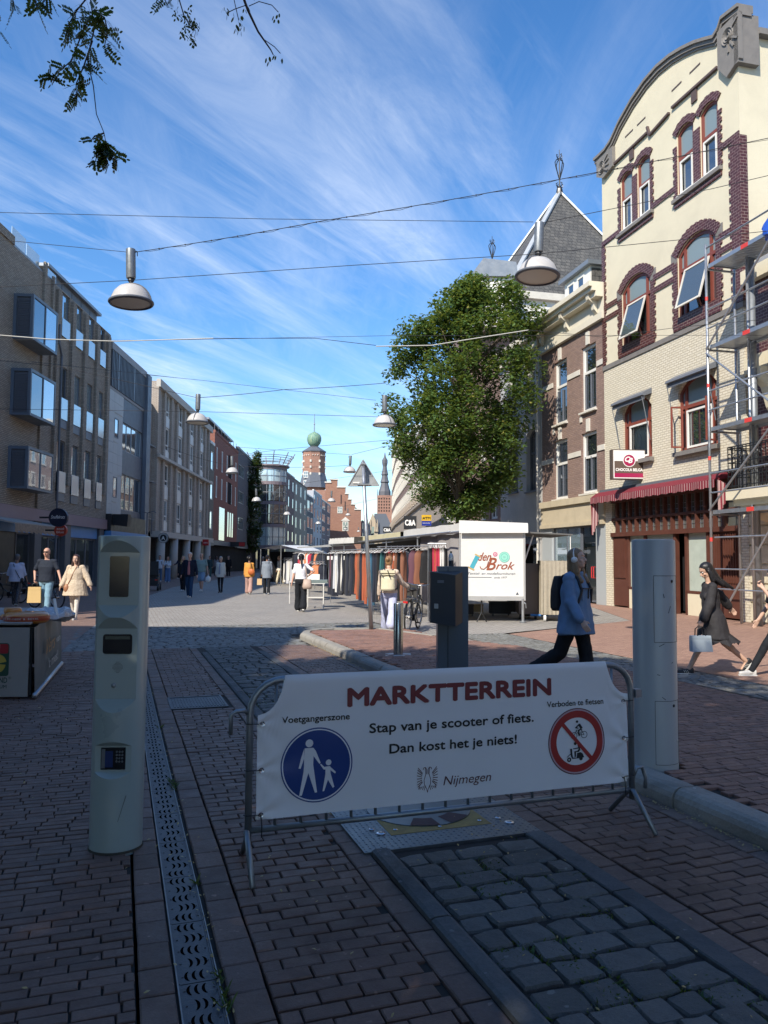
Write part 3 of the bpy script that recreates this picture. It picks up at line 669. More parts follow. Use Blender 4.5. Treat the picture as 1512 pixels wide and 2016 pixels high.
# stepped piers between the window bays
for u in (34.45, 36.3, 38.05, 39.85, 41.65):
 b.box(ux(u), -0.14, 5.0, ux(u + 0.32), -0.001, 13.9); b.box(ux(u + 0.38), -0.10, 6.9, ux(u + 0.55), -0.001, 13.9)
b.box(ux(32.95), -0.10, 3.7, ux(33.2), -0.001, 14.6); b.box(ux(33.9), -0.10, 9.0, ux(34.1), -0.001, 14.3)
b.build('wall', bk_left, A)
MB().box(0.05, 0.32, 0.05, ux(42.35), 11.9, 14.0).build('interior', m_core, A)
for i, (a, c) in enumerate(cols):
 for z0, z1 in ((4.6, 7.05), (8.05, 10.55), (11.95, 14.05)):
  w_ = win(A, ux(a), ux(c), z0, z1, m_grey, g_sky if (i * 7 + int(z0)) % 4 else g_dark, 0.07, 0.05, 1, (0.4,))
  bal = MB().box(-0.02, -0.14, 0.0, c - a + 0.02, -0.12, (z1 - z0) * 0.40).mesh('glass_balustrade', g_green); link('glass_balustrade', bal, w_)
  if z0 < 11: link('panel', MB().box(0.02, -0.12, -0.42, c - a - 0.02, -0.05, -0.03).mesh('panel', m_grey), w_)
for i in range(4):
 for z in (4.4, 7.4, 10.5): win(A, ux(13.4 + 3.7 * i), ux(15.4 + 3.7 * i), z, z + 1.7, m_grey, g_dark, 0.14, 0.07, 2)
m_bay = M('bay_steel', (0.12, 0.145, 0.175), 0.4, var=0.08, bump=0.03)
for k, (z0, z1) in enumerate(((10.35, 12.2), (7.25, 9.15), (4.3, 6.0))):
 for (u0_, u1_) in ((30.2, 32.75),):
  by = MB(); x0, x1 = ux(u0_), ux(u1_)
  by.box(x0, -0.8, z0, x1, 0.0, z0 + 0.1); by.box(x0, -0.8, z1 - 0.12, x1, 0, z1); by.box(x0, -0.8, z0 + .1, x0 + 0.1, -0.68, z1 - .12); by.box(x1 - 0.1, -0.8, z0 + .1, x1, 0, z1 - .12)
  by.box(x0, -0.12, z0 + .1, x0 + .1, 0, z1 - .12)
  bo = by.build('box_bay', m_bay, A)
  lo = MB()
  for j in range(22): lo.box(x0 + 0.03, -0.67, z0 + 0.12 + j * (z1 - z0 - .3) / 22, x0 + 0.06, -0.13, z0 + 0.12 + (j + .55) * (z1 - z0 - .3) / 22)
  lo.box(x0 + .065, -.67, z0 + .1, x0 + .08, -.13, z1 - .12)
  lo.build('louvre', m_dgrey, bo)
  MB().box(x0 + .1, -0.3, z0 + .1, x1 - .1, -0.28, z1 - .12).build('backing', m_core, bo)
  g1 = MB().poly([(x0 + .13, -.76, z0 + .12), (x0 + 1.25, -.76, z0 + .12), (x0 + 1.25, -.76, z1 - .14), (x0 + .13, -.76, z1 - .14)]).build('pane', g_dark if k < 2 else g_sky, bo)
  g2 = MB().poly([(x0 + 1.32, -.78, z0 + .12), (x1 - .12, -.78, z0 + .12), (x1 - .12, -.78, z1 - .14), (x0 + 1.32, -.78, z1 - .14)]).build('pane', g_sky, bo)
  MB().box(x0 + 1.25, -.79, z0 + .1, x0 + 1.32, -.7, z1 - .12).build('mullion', m_bay, bo)
  if k == 1:
   MB().add([(x0 + .2, -.755, z0 + .14), (x0 + 1.2, -.755, z0 + .14), (x0 + 1.2, -.60, z1 - .2), (x0 + .2, -.60, z1 - .2)], [(0, 1, 2, 3)]).build('open_sash', g_sky, bo)
# roof storey: glass terrace screens and a zinc penthouse with pale fascia
MB().box(ux(30.0), 0.02, 14.1, ux(34.2), 0.1, 14.2).build('coping', m_zinc, A)
for u in (30.1, 31.5, 33.4): MB().box(ux(u), 0.12, 14.1, ux(u + 1.3), 0.14, 14.95 - (u - 30) * .1).build('terrace_screen', g_green, A)
ph = MB().box(ux(34.2), 0.35, 14.1, ux(41.0), 9, 14.78); ph.build('penthouse_wall', m_dgrey, A)
MB().box(ux(33.9), 0.15, 14.78, ux(41.2), 9.2, 14.92).build('roof_edge', m_zinc, A)
MB().box(ux(30.2), 3.6, 14.1, ux(33.9), 3.8, 15.5).box(ux(30.0), 3.4, 15.5, ux(34.2), 9, 15.7).build('set_back_wall', m_offw, A)
for u in (36.0, 37.3, 38.6, 39.9): MB().box(ux(u), 0.33, 14.12, ux(u) + 0.03, 0.35, 14.76).build('seam', m_grey, A)
MB().tube([(ux(34.95), -0.17, 0), (ux(34.95), -0.17, 10.9), (ux(34.6), -0.17, 11.4), (ux(34.6), -0.17, 12.3)], 0.05).build('downpipe', m_grey, A)
MB().box(0, -0.1, 3.12, ux(42.4), 0.3, 3.65).build('shop_fascia', M('fascia_grey', (0.27, 0.19, 0.20), 0.6, var=0.06), A)
# ground floor: pillars, glass, blue shop band
m_blue = M('blue_sign', (0.08, 0.24, 0.50), 0.5, var=0.05, bump=0)
for u in [13.0 + 3.3 * i for i in range(5)] + [33.0, 36.5, 41.4]: MB().box(ux(u), -0.02, 0, ux(u + 0.7), 0.4, 3.12).build('pillar', M('pillar_grey', (0.10, 0.105, 0.115), 0.55), A)
for (a, c) in ((33.75, 36.45), (37.25, 41.35)):
 MB().box(ux(a), 0.10, 2.55, ux(c), 0.16, 3.12).build('blue_band', m_blue, A)
 n = 2 if a < 36 else 3
 win(A, ux(a), ux(c), 0.25, 2.55, m_dgrey, g_dark, 0.22, 0.09, n)
 MB().box(ux(a), 0.16, 0, ux(c), 0.35, 0.25).build('plinth', m_dgrey, A)
MB().box(ux(28.0), 0.3, 0, ux(33.0), 0.5, 3.12).build('shop_recess', m_core, A)
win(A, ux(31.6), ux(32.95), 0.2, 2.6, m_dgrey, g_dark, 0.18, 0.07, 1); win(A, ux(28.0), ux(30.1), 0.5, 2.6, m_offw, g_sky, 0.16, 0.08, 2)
MB().box(ux(30.1), 0.2, 0, ux(31.6), 0.28, 2.65).build('door', m_black, A)
MB().box(ux(28), .1, 2.6, ux(32.95), .18, 3.12).build('blue_band', m_blue, A)
aw = thing('shop_awning', 'faded patterned shop awning with hanging fringe at the far left', 'awning', A.matrix_basis @ Vector((0, 0, 0)), A.rotation_euler.z)
MB().add([(ux(27.6), -0.1, 3.05), (ux(31.6), -0.1, 3.05), (ux(31.6), -1.5, 2.78), (ux(27.6), -1.5, 2.78), (ux(27.6), -0.1, 3.12), (ux(31.6), -0.1, 3.12), (ux(31.6), -1.5, 2.84), (ux(27.6), -1.5, 2.84)], [(3, 2, 1, 0), (4, 5, 6, 7), (0, 1, 5, 4), (1, 2, 6, 5), (2, 3, 7, 6), (3, 0, 4, 7)]).build('canopy', M('awning_cloth', (0.36, 0.33, 0.29), 0.85, var=0.2, scale=3), aw)
m_fr = M('fringe_cloth', (0.30, 0.23, 0.17), 0.9, var=0.7, scale=9)
b = MB()
for i in range(28):
 x = ux(27.6) + i * 0.1435; hh = 0.30 + 0.03 * math.sin(i * 2.1); b.add([(x, -1.52, 2.8), (x + .072, -1.54, 2.8), (x + .1435, -1.52, 2.8), (x + .1435, -1.52, 2.8 - hh), (x + .072, -1.55, 2.77 - hh), (x, -1.52, 2.8 - hh)], [(0, 5, 4, 1), (1, 4, 3, 2)])
b.build('fringe', m_fr, aw)
# ---- grey building
B2 = bld('grey_panel_building', 'dark grey building with pale stone panels and tall louvres under its roof', 'building', 42.4, FL)
m_stone = M('pale_stone', (0.46, 0.46, 0.44), 0.6, var=0.12, scale=1.2, dirt=0.2)
b = MB(); grid_wall(b, 2.6, 7.9, 3.3, 13.4, [(2.72, 6.9, 7.95, 9.65), (2.72, 6.9, 4.4, 6.55), (0.25, 6.9, 11.25, 13.2)][:2], 0.02, 0.3); shell(b, 0, 7.9, 3.3, 13.35, 12, 0.02)
b.build('wall', m_dgrey, B2)
MB().box(0.02, .4, .05, 7.85, 11.8, 13.2).build('interior', m_core, B2)
so = [(1.0, 1.75, 8.45, 9.6), (1.0, 1.75, 5.0, 6.2)]
MB().box(0, .0, 3.9, 2.6, .015, 11.1).build('stone_backing', m_stone, B2)
for k in range(12):
 for j in range(3):
  x0, x1 = j * 0.87, j * 0.87 + 0.86; z0 = 4.0 + k * 0.59; z1 = z0 + 0.58
  if any(x0 < o[1] and x1 > o[0] and z0 < o[3] and z1 > o[2] for o in so): continue
  MB().box(x0, -0.03, z0, x1, 0.05, z1).build('stone_panel', m_stone, B2)
for o in so:
 MB().box(0.87, -.028, o[2] - .2, 1.0, .05, o[3] + .2).box(1.75, -.028, o[2] - .2, 1.86, .05, o[3] + .2).box(1.0, -.028, o[3], 1.75, .05, o[3] + .2).box(1.0, -.028, o[2] - .25, 1.75, .05, o[2]).build('stone_surround', m_stone, B2)
 win(B2, *o, m_grey, g_sky, -0.04, 0.06)
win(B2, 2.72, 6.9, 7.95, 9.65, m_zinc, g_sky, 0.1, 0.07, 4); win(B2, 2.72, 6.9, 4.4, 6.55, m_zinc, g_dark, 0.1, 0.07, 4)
MB().box(0, -0.02, 11.1, 7.0, 0.015, 11.25).box(0, -.12, 13.35, 7.2, .6, 13.75).build('cornice', M('roof_trim', (0.28, 0.27, 0.27), .6), B2)
MB().box(0, 0.0, 11.25, 7, 0.018, 13.35).build('louvre_backing', m_core, B2)
for i in range(26): MB().box(0.15 + i * 0.262, -0.10, 11.25, 0.15 + i * 0.262 + (0.09 if i not in (4, 16) else .2), -0.001, 13.35).build('louvre', m_grey, B2)
MB().box(7.0, -0.25, 0, 7.9, 0.0, 13.6).build('corner_pier', M('pier_blue_grey', (0.13, 0.15, 0.18), 0.5), B2)
MB().box(0, -0.3, 3.05, 7.0, 0.0, 4.0).build('sign_box', m_black, B2); MB().box(0, -0.34, 2.5, 7.0, 0.05, 3.05).build('blue_band', m_blue, B2)
win(B2, 0.1, 7.0, 0.2, 2.5, m_dgrey, g_dark, 0.15, 0.08, 4)
# ---- beige buildings
bk_beige = brick('brick_beige', (0.46, 0.41, 0.34), (0.38, 0.33, 0.27), (0.20, 0.12, 0.10), 0.24, 0.075, 0.01, 0.5)
m_beige = M('beige_concrete', (0.48, 0.44, 0.38), 0.75, var=0.08, scale=1.5, dirt=0.15)
B3 = bld('narrow_brick_house', 'narrow beige brick house set between the grey building and the pilastered block', 'building', 50.3, FL)
ops = [(0.6, 1.9, 9.2, 11.1), (0.6, 1.9, 6.75, 8.5), (0.6, 1.9, 4.2, 6.1)]
b = MB(); grid_wall(b, 0, 2.4, 3.3, 12.2, ops, 0.3, 0.2); shell(b, 0, 2.4, 3.3, 12.2, 10, 0.3); b.build('wall', bk_beige, B3)
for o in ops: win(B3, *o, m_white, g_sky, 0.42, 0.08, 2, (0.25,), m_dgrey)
MB().add([(0, 0.25, 12.2), (2.4, 0.25, 12.2), (2.4, 3, 13.6), (0, 3, 13.6)], [(0, 1, 2, 3)]).build('roof', m_dgrey, B3)
MB().box(0, 0.5, 0, 2.4, 0.7, 3.3).build('shop_front', m_core, B3)
B4 = bld('beige_pilaster_block', 'beige block with tall pilasters and white spandrels above a red shop arcade', 'building', 52.6, FL)
W4 = 20.0; ctr = [3.0, 7.3, 11.6, 15.9]
ops = []
for c in ctr:
 ops += [(c - 0.85, c + 0.85, z0, z1) for z0, z1 in ((11.9, 13.6), (9.4, 11.1), (6.8, 8.4), (4.2, 5.8))]
b = MB(); grid_wall(b, 0, W4, 3.4, 13.9, ops, 0.04, 0.2); shell(b, 0, W4, 3.4, 13.9, 12, 0.04); b.build('wall', bk_beige, B4)
MB().box(.1, .5, .1, W4 - .1, 11.8, 13.7).build('interior', m_core, B4)
for i, o in enumerate(ops):
 win(B4, *o, m_white, g_dark if i % 3 else g_sky, 0.06, 0.1, 2, (0.25,))
for c in ctr:
 for z0, z1 in ((11.1, 11.9), (8.8, 9.4), (5.8, 6.8), (3.5, 4.2)): MB().box(c - 0.75, -0.01, z0 + .03, c + 0.75, 0.035, z1 - .03).build('spandrel_panel', m_white, B4)
for x in [0.0, 1.75] + [c + d for c in ctr[:-1] for d in (1.0, 2.7)] + [16.9, 18.6]:
 MB().box(x, -0.13, 3.4, x + 0.5, 0.035, 13.5).build('pilaster', bk_beige, B4)
MB().box(0, -.25, 13.5, W4, .04, 14.05).build('roof_fascia', m_beige, B4); MB().box(0, -0.34, 8.55, W4, 0.1, 8.75).box(0, -0.5, 3.0, W4, 0.2, 3.4).build('string_course', m_beige, B4)
for x in (1.2, 5.2, 9.5, 13.8, 18.4): MB().cyl((x, -0.2, 0), (x, -0.2, 3.0), 0.32, n=18).build('column', M('column_paint', (0.42, 0.40, 0.37), .6), B4, smooth=True)
m_redshop = M('red_shop_wall', (0.35, 0.03, 0.04), 0.5, var=0.1)
MB().box(0, 1.2, 0, 14.5, 1.3, 3.0).build('shop_front', m_redshop, B4); MB().box(14.5, 0.3, 0, W4, 0.4, 3.0).build('shop_front', m_dgrey, B4)
for x in (3, 7, 11): win(B4, x, x + 2.4, 0.4, 2.2, m_dgrey, g_dark, 1.12, 0.08, 2)
# ---- far left houses
def far_house(name, label, u0, w, h, frame, wallm, fm, gm, floors, per, ww, wh, z_first, pitch, base=3.2, depth=12, mx=None, top=None, sub=True, roof=None, off=0.0, fw=0.1, cols=2, group=None, shop=None):
 H = bld(name, label, 'building', u0, frame, off=off, group=group); ops = []
 mx = mx if mx is not None else 0.8
 for f in range(floors):
  z = z_first + f * pitch
  for i in range(per):
   x = mx + (w - 2 * mx - ww) * (i / (per - 1) if per > 1 else 0.5); ops.append((x, x + ww, z, z + wh))
 b = MB(); grid_wall(b, 0, w, base, h, ops, 0, 0.2); shell(b, 0, w, base, h, depth); b.build('wall', wallm, H)
 for o in ops: win(H, *o, fm, gm, 0.02, fw, cols, (), sill=None, fd=0.06, panes=sub)
 MB().box(0.0, -0.05, h - 0.02, w, 0.3, h + 0.25).build('parapet', top or fm, H)
 MB().box(0.02, 0.25, 0, w - .02, depth - .1, base).build('shop_front', shop or m_core, H)
 MB().box(0.0, -0.12, base - 0.45, w, 0.2, base).build('shop_fascia', m_dgrey, H)
 if roof is not None: MB().prism([(0, -0.1, h), (0, depth, h), (0, depth / 2, h + 4)], (w, 0, 0)).build('roof', roof, H)
 return H, ops
bk_red = brick('brick_red', (0.32, 0.12, 0.08), (0.25, 0.095, 0.065), (0.10, 0.06, 0.05), 0.24, 0.075, 0.01, 0.4)
bk_dark = brick('brick_darkgrey', (0.15, 0.155, 0.17), (0.12, 0.125, 0.135), (0.05, 0.05, 0.055), 0.24, 0.075, 0.01, 0.4)
bk_olive = brick('brick_olive', (0.22, 0.20, 0.16), (0.18, 0.165, 0.13), (0.10, 0.09, 0.08), 0.24, 0.075, 0.01, 0.4)
bk_brown = brick('brick_brown', (0.20, 0.12, 0.095), (0.15, 0.09, 0.07), (0.09, 0.075, 0.06), 0.22, 0.065, 0.01, 0.5)
far_house('olive_brick_house', 'narrow olive brick house between the beige block and the red one', 72.6, 2.3, 12.6, FL, bk_olive, m_white, g_sky, 3, 1, 1.2, 1.8, 4.3, 2.9, mx=0.5, cols=1)
Rb, _ = far_house('red_brick_block', 'red brick block with white strip windows and a glass rooftop storey', 74.9, 15.3, 14.0, FL, bk_red, m_white, g_dark, 2, 5, 0.9, 2.2, 7.6, 2.9, base=3.3, mx=1.0, top=bk_red)
MB().box(0.3, 1.5, 14.2, 14.8, 8, 15.3).build('roof_storey', g_dark, Rb); MB().box(0, 0.6, 15.3, 15.2, 9, 15.5).build('roof', m_zinc, Rb)
for i in range(8): MB().bar((0.3 + 2 * i, 0.1, 14.2), (0.3 + 2 * i, 0.1, 15.0), 0.05).build('rail_post', m_grey, Rb)
for x in (5.3, 8.4, 9.9, 11.4): MB().box(x, -0.01, 3.9, x + 0.8, 0.02, 6.6).build('tall_window', g_dark, Rb)
MB().box(3.2, -.02, 3.4, 6.4, .0, 6.8).build('glass_panel', g_green, Rb)
MB().box(8.4, -0.015, 7.5, 10.6, 0.02, 9.9).box(8.4, -0.015, 10.4, 10.6, 0.02, 12.9).build('loggia', m_core, Rb)
far_house('dark_grey_block', 'dark grey brick block with dark ribbon windows partly behind a tree', 90.2, 20, 14.6, FL, bk_dark, m_zinc, g_dark, 3, 3, 4.2, 1.5, 5.0, 3.2, mx=1.0, cols=4, top=m_dgrey)
# glass corner tower
gt = thing('glass_corner_tower', 'round glass corner tower crowned by an open metal cage, far down the street', 'building', (W(528, 1100, 116).x, 116, 0))
rr = 2.55
for k, (z0, z1) in enumerate(((3.4, 6.2), (6.8, 9.6), (10.2, 12.6), (12.9, 14.9), (0, 3.0))): MB().lathe([(rr, z0), (rr, z1)], 28).build('glass_wall', g_green if k % 3 == 0 else g_dark, gt, smooth=True)
MB().lathe([(rr - .3, 0), (rr - .3, 15)], 16).build('interior', m_core, gt)
m_mauve = M('mauve_band', (0.20, 0.16, 0.17), .6)
for z in (3.0, 6.2, 9.6, 12.6, 14.9): MB().lathe([(rr, z), (rr + .14, z), (rr + .14, z + .5), (rr, z + .5)], 28).build('floor_band', m_mauve, gt, smooth=False)
for z in (4.7, 8.2, 11.4, 13.9): MB().lathe([(rr + .02, z), (rr + .08, z), (rr + .08, z + .09), (rr + .02, z + .09)], 28).build('glazing_bar', m_zinc, gt)
for k in range(16): a = 6.283 * k / 16; MB().bar((math.cos(a) * (rr + .03), math.sin(a) * (rr + .03), 3.4), (math.cos(a) * (rr + .03), math.sin(a) * (rr + .03), 14.9), 0.08).build('mullion', m_zinc, gt)
for k in range(5): MB().tube([(math.cos(a) * (rr + .2 + k * .22), math.sin(a) * (rr + .2 + k * .22), 15.6 + k * 0.42 - k * k * .02) for a in [6.283 * i / 30 for i in range(31)]], 0.05, 5).build('cage_ring', m_zinc, gt)
for k in range(10): a = 6.283 * k / 10; MB().tube([(math.cos(a) * r, math.sin(a) * r, z) for r, z in ((rr, 15.3), (rr + .35, 15.9), (rr + .8, 16.6), (rr + 1.3, 17.5))], 0.07, 5).build('cage_rib', m_mauve, gt)
MB().lathe([(rr + .5, 15.4), (rr + .5, 15.6), (0, 15.6)], 20).build('roof', m_mauve, gt)
b = MB().box(-9, 1, 3.2, -1.6, 10, 14.2); b.build('side_wall', bk_dark, gt)
FH = ((-17.3, 130.0), (0.0247, 1.0))
bk_purp = brick('brick_purple', (0.22, 0.18, 0.185), (0.17, 0.135, 0.14), (0.07, 0.06, 0.06), 0.24, 0.075, 0.01, 0.3)
bk_oliv2 = M('olive_render', (0.22, 0.22, 0.19), .8, var=.1); m_pale = M('pale_render', (0.40, 0.41, 0.43), .8, var=.08)
far_house('purple_brick_house', 'tall purple grey brick house with a steel lintel band, right of the glass tower', 0, 13.5, 16.6, FH, bk_purp, m_dgrey, g_dark, 4, 3, 1.5, 1.9, 4.6, 3.1, cols=1)
far_house('olive_grey_house', 'olive grey house with three columns of pale windows in the far row', 13.5, 19, 16.4, FH, bk_oliv2, m_white, g_dark, 4, 3, 1.9, 2.1, 4.2, 3.2, mx=2, cols=2, top=bk_brown)
far_house('dark_brick_shophouse', 'dark brick house with broad white framed windows in the far row', 32.5, 12, 15.2, FH, bk_dark, m_white, g_dark, 3, 2, 4.0, 2.4, 4.6, 3.6, mx=1, cols=3)
far_house('pale_rendered_house', 'narrow pale rendered house with a white cornice in the far row', 44.5, 18, 17.2, FH, m_pale, m_dgrey, g_dark, 4, 3, 1.8, 2.2, 4.4, 3.3, mx=1.5, cols=1, top=m_white)
far_house('maroon_brick_house', 'maroon brick house with white windows beside the stepped gable', 62.5, 23, 16.4, FH, bk_purp, m_white, g_dark, 4, 2, 7, 2.0, 4.6, 3.2, mx=1.5, cols=4)
# stepped gable and brick tower with a green bulb
bk_gable = brick('brick_orange', (0.33, 0.165, 0.105), (0.26, 0.12, 0.08), (0.22, 0.16, 0.12), 0.6, 0.2, 0.02, 0.4)
SG = thing('stepped_gable_house', 'old orange brick house with a stepped gable below the tower', 'building', (-16.6, 222, 0), R(4))
ctx = lambda px: (px - 756) / 1500 * 222 + 16.6
st_ = [(640, 951), (650, 951), (650, 945), (664, 945), (664, 960), (680, 960), (680, 973), (686, 973), (686, 984), (692, 984), (692, 994), (699, 994), (699, 1004), (711, 1004)]
zt = lambda py: 1.6 + (1100 - py) / 1500 * 222
out = [(ctx(640), 0, 0)] + [(ctx(x), 0, zt(y)) for x, y in st_] + [(ctx(711), 0, 0)]
b = MB(); b.prism(out[::-1], (0, 0.6, 0)); b.box(ctx(640), .6, 0, ctx(711), 25, zt(1006)); b.build('wall', bk_gable, SG)
MB().prism([(ctx(640), .6, zt(960)), (ctx(711), .6, zt(1006)), (ctx(640), .6, zt(1006))], (0, 25, 0)).build('roof', m_dgrey, SG)
for (xa, xb, ya, yb, rs) in ((664, 674, 998, 1011, 0), (674, 686, 1027, 1046, 0)):
 w_ = win(SG, ctx(xa), ctx(xb), zt(yb), zt(ya), m_offw, g_dark, -0.12, 0.22, 2, (0.5,), fd=.1)
MB().prism([(ctx(671), -.2, zt(1026)), (ctx(680), -.2, zt(1018)), (ctx(689), -.2, zt(1026))], (0, .19, 0)).build('window_pediment', m_offw, SG)
for x, y in st_:
 pass
for i in range(0, len(st_) - 1, 2): MB().box(ctx(st_[i][0]) - .25, -0.25, zt(st_[i][1]), ctx(st_[i + 1][0]) + .25, .85, zt(st_[i][1]) + .35).build('coping', m_offw, SG)
for (x, y) in ((671, 983), (679, 996)): MB().box(ctx(x) - .12, -.12, zt(y) - 1.3, ctx(x) + .12, -.01, zt(y) + 1.3).build('wall_anchor', m_black, SG)
TW = thing('brick_clock_tower', 'octagonal brick tower topped by a green copper onion bulb and spire', 'tower', ((616.5 - 756) / 1500 * 272, 272, 0))
kz = lambda py: 1.6 + (1100 - py) / 1500 * 272; kr = lambda px: px / 1500 * 272
o8 = lambda r, z0, z1, r2=None: MB().lathe([(r, z0), (r2 or r, z1)], 8, Matrix.Rotation(R(22.5 + 12), 4, 'Z'))
bk_tw = brick('brick_tower', (0.36, 0.19, 0.135), (0.29, 0.145, 0.10), (0.25, 0.18, 0.14), 0.7, 0.22, 0.02, 0.4)
o8(kr(23.2), 0, kz(891)).build('wall', bk_tw, TW)
o8(kr(24.6), kz(891), kz(889)).build('eaves', m_dgrey, TW); MB().lathe([(kr(24.8), kz(889.5)), (kr(6.5), kz(878))], 8, Matrix.Rotation(R(34.5), 4, 'Z')).build('roof', m_dgrey, TW)
m_cop, nt, bb, oo = newmat('copper_green'); cc = ncoord(nt); mp = nt.nodes.new('ShaderNodeMapping'); mp.inputs['Scale'].default_value = (1.2, 1.2, 0.12); nt.links.new(cc, mp.inputs[0])
nt.links.new(ramp(nt.nodes, nt.links, nnoise(nt, mp.outputs[0], 2.6, 5, .7), [(0.3, (0.05, 0.12, 0.09)), (0.5, (0.16, 0.30, 0.22)), (0.68, (0.38, 0.40, 0.20))]), bb.inputs['Base Color']); bb.inputs['Roughness'].default_value = .6
prof = [(kr(5), kz(879)), (kr(8), kz(878)), (kr(12), kz(873.5)), (kr(14.2), kz(867)), (kr(14.2), kz(862)), (kr(12.5), kz(856.5)), (kr(8), kz(852.5)), (kr(2.5), kz(850)), (kr(.8), kz(848.5)), (kr(.35), kz(840))]
MB().lathe(prof, 20).build('copper_bulb', m_cop, TW, smooth=True)
MB().cyl((0, 0, kz(848)), (0, 0, kz(814)), .18, .08, 8).ico((0, 0, kz(834)), kr(1.8), 1).build('spire', m_zinc, TW)
b = MB()
for k in range(8):
 for j in range(3):
  a = R(34.5 + 45 * k + 22.5); r = kr(23.2) * math.cos(R(22.5)); p = Vector((math.cos(a), math.sin(a), 0)); q = Vector((-math.sin(a), math.cos(a), 0))
  cpt = p * (r + .02) + q * (j - 1) * kr(4.8); b.bar(cpt + Vector((0, 0, kz(898.3))) - p * .1, cpt + Vector((0, 0, kz(898.3))) + p * .25, kr(1.7), kr(1.9))
 a2 = R(34.5 + 45 * k)
 for j, y in enumerate((910, 922, 935, 946)): cpt = Vector((math.cos(a2), math.sin(a2), 0)) * kr(22.9); b.box(cpt.x - .3, cpt.y - .3, kz(y) - .4, cpt.x + .3, cpt.y + .3, kz(y) + .4)
b.build('stone_blocks', m_offw, TW)
for y in (937, 955): win(TW, -3.2, -1.6, kz(y) - 1.2, kz(y) + 1.2, m_white, g_dark, -kr(22.6), .2, 2, (.5,), fd=.15)
MB().lathe([(kr(31), kz(962)), (kr(23), kz(932))], 8, Matrix.Rotation(R(34.5), 4, 'Z')).build('skirt_roof', m_dgrey, TW)
MB().box(-kr(36), -kr(30), 0, kr(36), kr(30), kz(968)).build('base_wall', bk_tw, TW)
# end of the street
FE = ((-6.4, 228.0), (0.06, 1.0))
far_house('dark_corner_house', 'dark brick corner house just right of the stepped gable', 0, 30, 12.8, FE, bk_purp, m_dgrey, g_dark, 3, 6, 1.8, 2, 4.4, 3, cols=1)
# ---- right row: cream building
m_stucco = M('cream_stucco', (0.64, 0.575, 0.42), 0.85, var=0.05, scale=1.3, bump=0.5, bscale=35, dirt=0.16, bdist=.01)
bk_cream = brick('brick_cream_painted', (0.66, 0.60, 0.47), (0.60, 0.54, 0.41), (0.44, 0.38, 0.28), 0.22, 0.075, 0.012, 0.9, rough=0.8, big=0.1, soot=0.12)
bk_glaze = brick('brick_maroon_glazed', (0.085, 0.022, 0.02), (0.06, 0.016, 0.016), (0.26, 0.19, 0.16), 0.2, 0.085, 0.008, 0.4, rough=0.35, big=0.1, soot=0.1)
m_redw = M('red_brown_frame', (0.20, 0.05, 0.032), 0.5, var=0.15, bump=0.1)
m_bluestone = M('bluestone', (0.19, 0.175, 0.16), 0.75, var=0.15, scale=5, bump=0.3, dirt=0.3)
C1 = bld('cream_gabled_building', 'tall cream stucco building with an arched gable and maroon brick window surrounds', 'building', 0, FR)
lowo = [(1.22, 2.95, 4.95, 7.05, .42), (4.35, 6.15, 4.9, 7.1, .42)]
b = MB(); grid_wall(b, 0, 7.3, 4.1, 8.42, lowo, 0.0, 0.28); shell(b, 0, 7.3, 4.1, 8.42, 11); b.box(0, 0, 0, 0.42, 1, 4.1); b.box(7.0, 0, 0, 7.3, 1, 4.1)
b.build('lower_wall', bk_cream, C1)
f2 = [(1.27, 3.02, 8.95, 11.2, .38), (4.45, 6.25, 8.95, 11.28, .40)]
f3 = [(1.28, 2.02, 12.98, 15.0, .16), (2.32, 3.08, 12.98, 15.0, .16), (4.52, 5.32, 12.72, 14.85, .17), (5.64, 6.42, 12.72, 14.85, .17)]
b = MB(); grid_wall(b, 0, 7.3, 8.58, 15.7, f2 + f3, 0.0, 0.28)
arcp = [(0.0, 16.25), (0.55, 16.28), (0.95, 16.45), (1.4, 16.75), (2.2, 17.05), (3.0, 17.22), (3.7, 17.25), (4.4, 17.15), (5.0, 16.98), (5.6, 16.75), (6.2, 16.5), (6.6, 16.38), (7.3, 16.38)]
for p, q in zip(arcp, arcp[1:]): b.poly([(p[0], 0, 15.7), (q[0], 0, 15.7), (q[0], 0, q[1]), (p[0], 0, p[1])])
b.add([(0, 0, 8.58), (0, 0, 16.2), (0, 9, 16.2), (0, 9, 8.58), (7.3, 0, 8.58), (7.3, 0, 16.1), (7.3, 9, 16.1), (7.3, 9, 8.58)], [(0, 1, 2, 3), (4, 7, 6, 5)])
b.build('stucco_wall', m_stucco, C1)
MB().box(.05, .5, .05, 7.25, 9, 15.9).build('interior', m_core, C1)
MB().box(-0.03, -0.04, 8.42, 7.33, 0.3, 8.58).build('string_course', m_bluestone, C1)
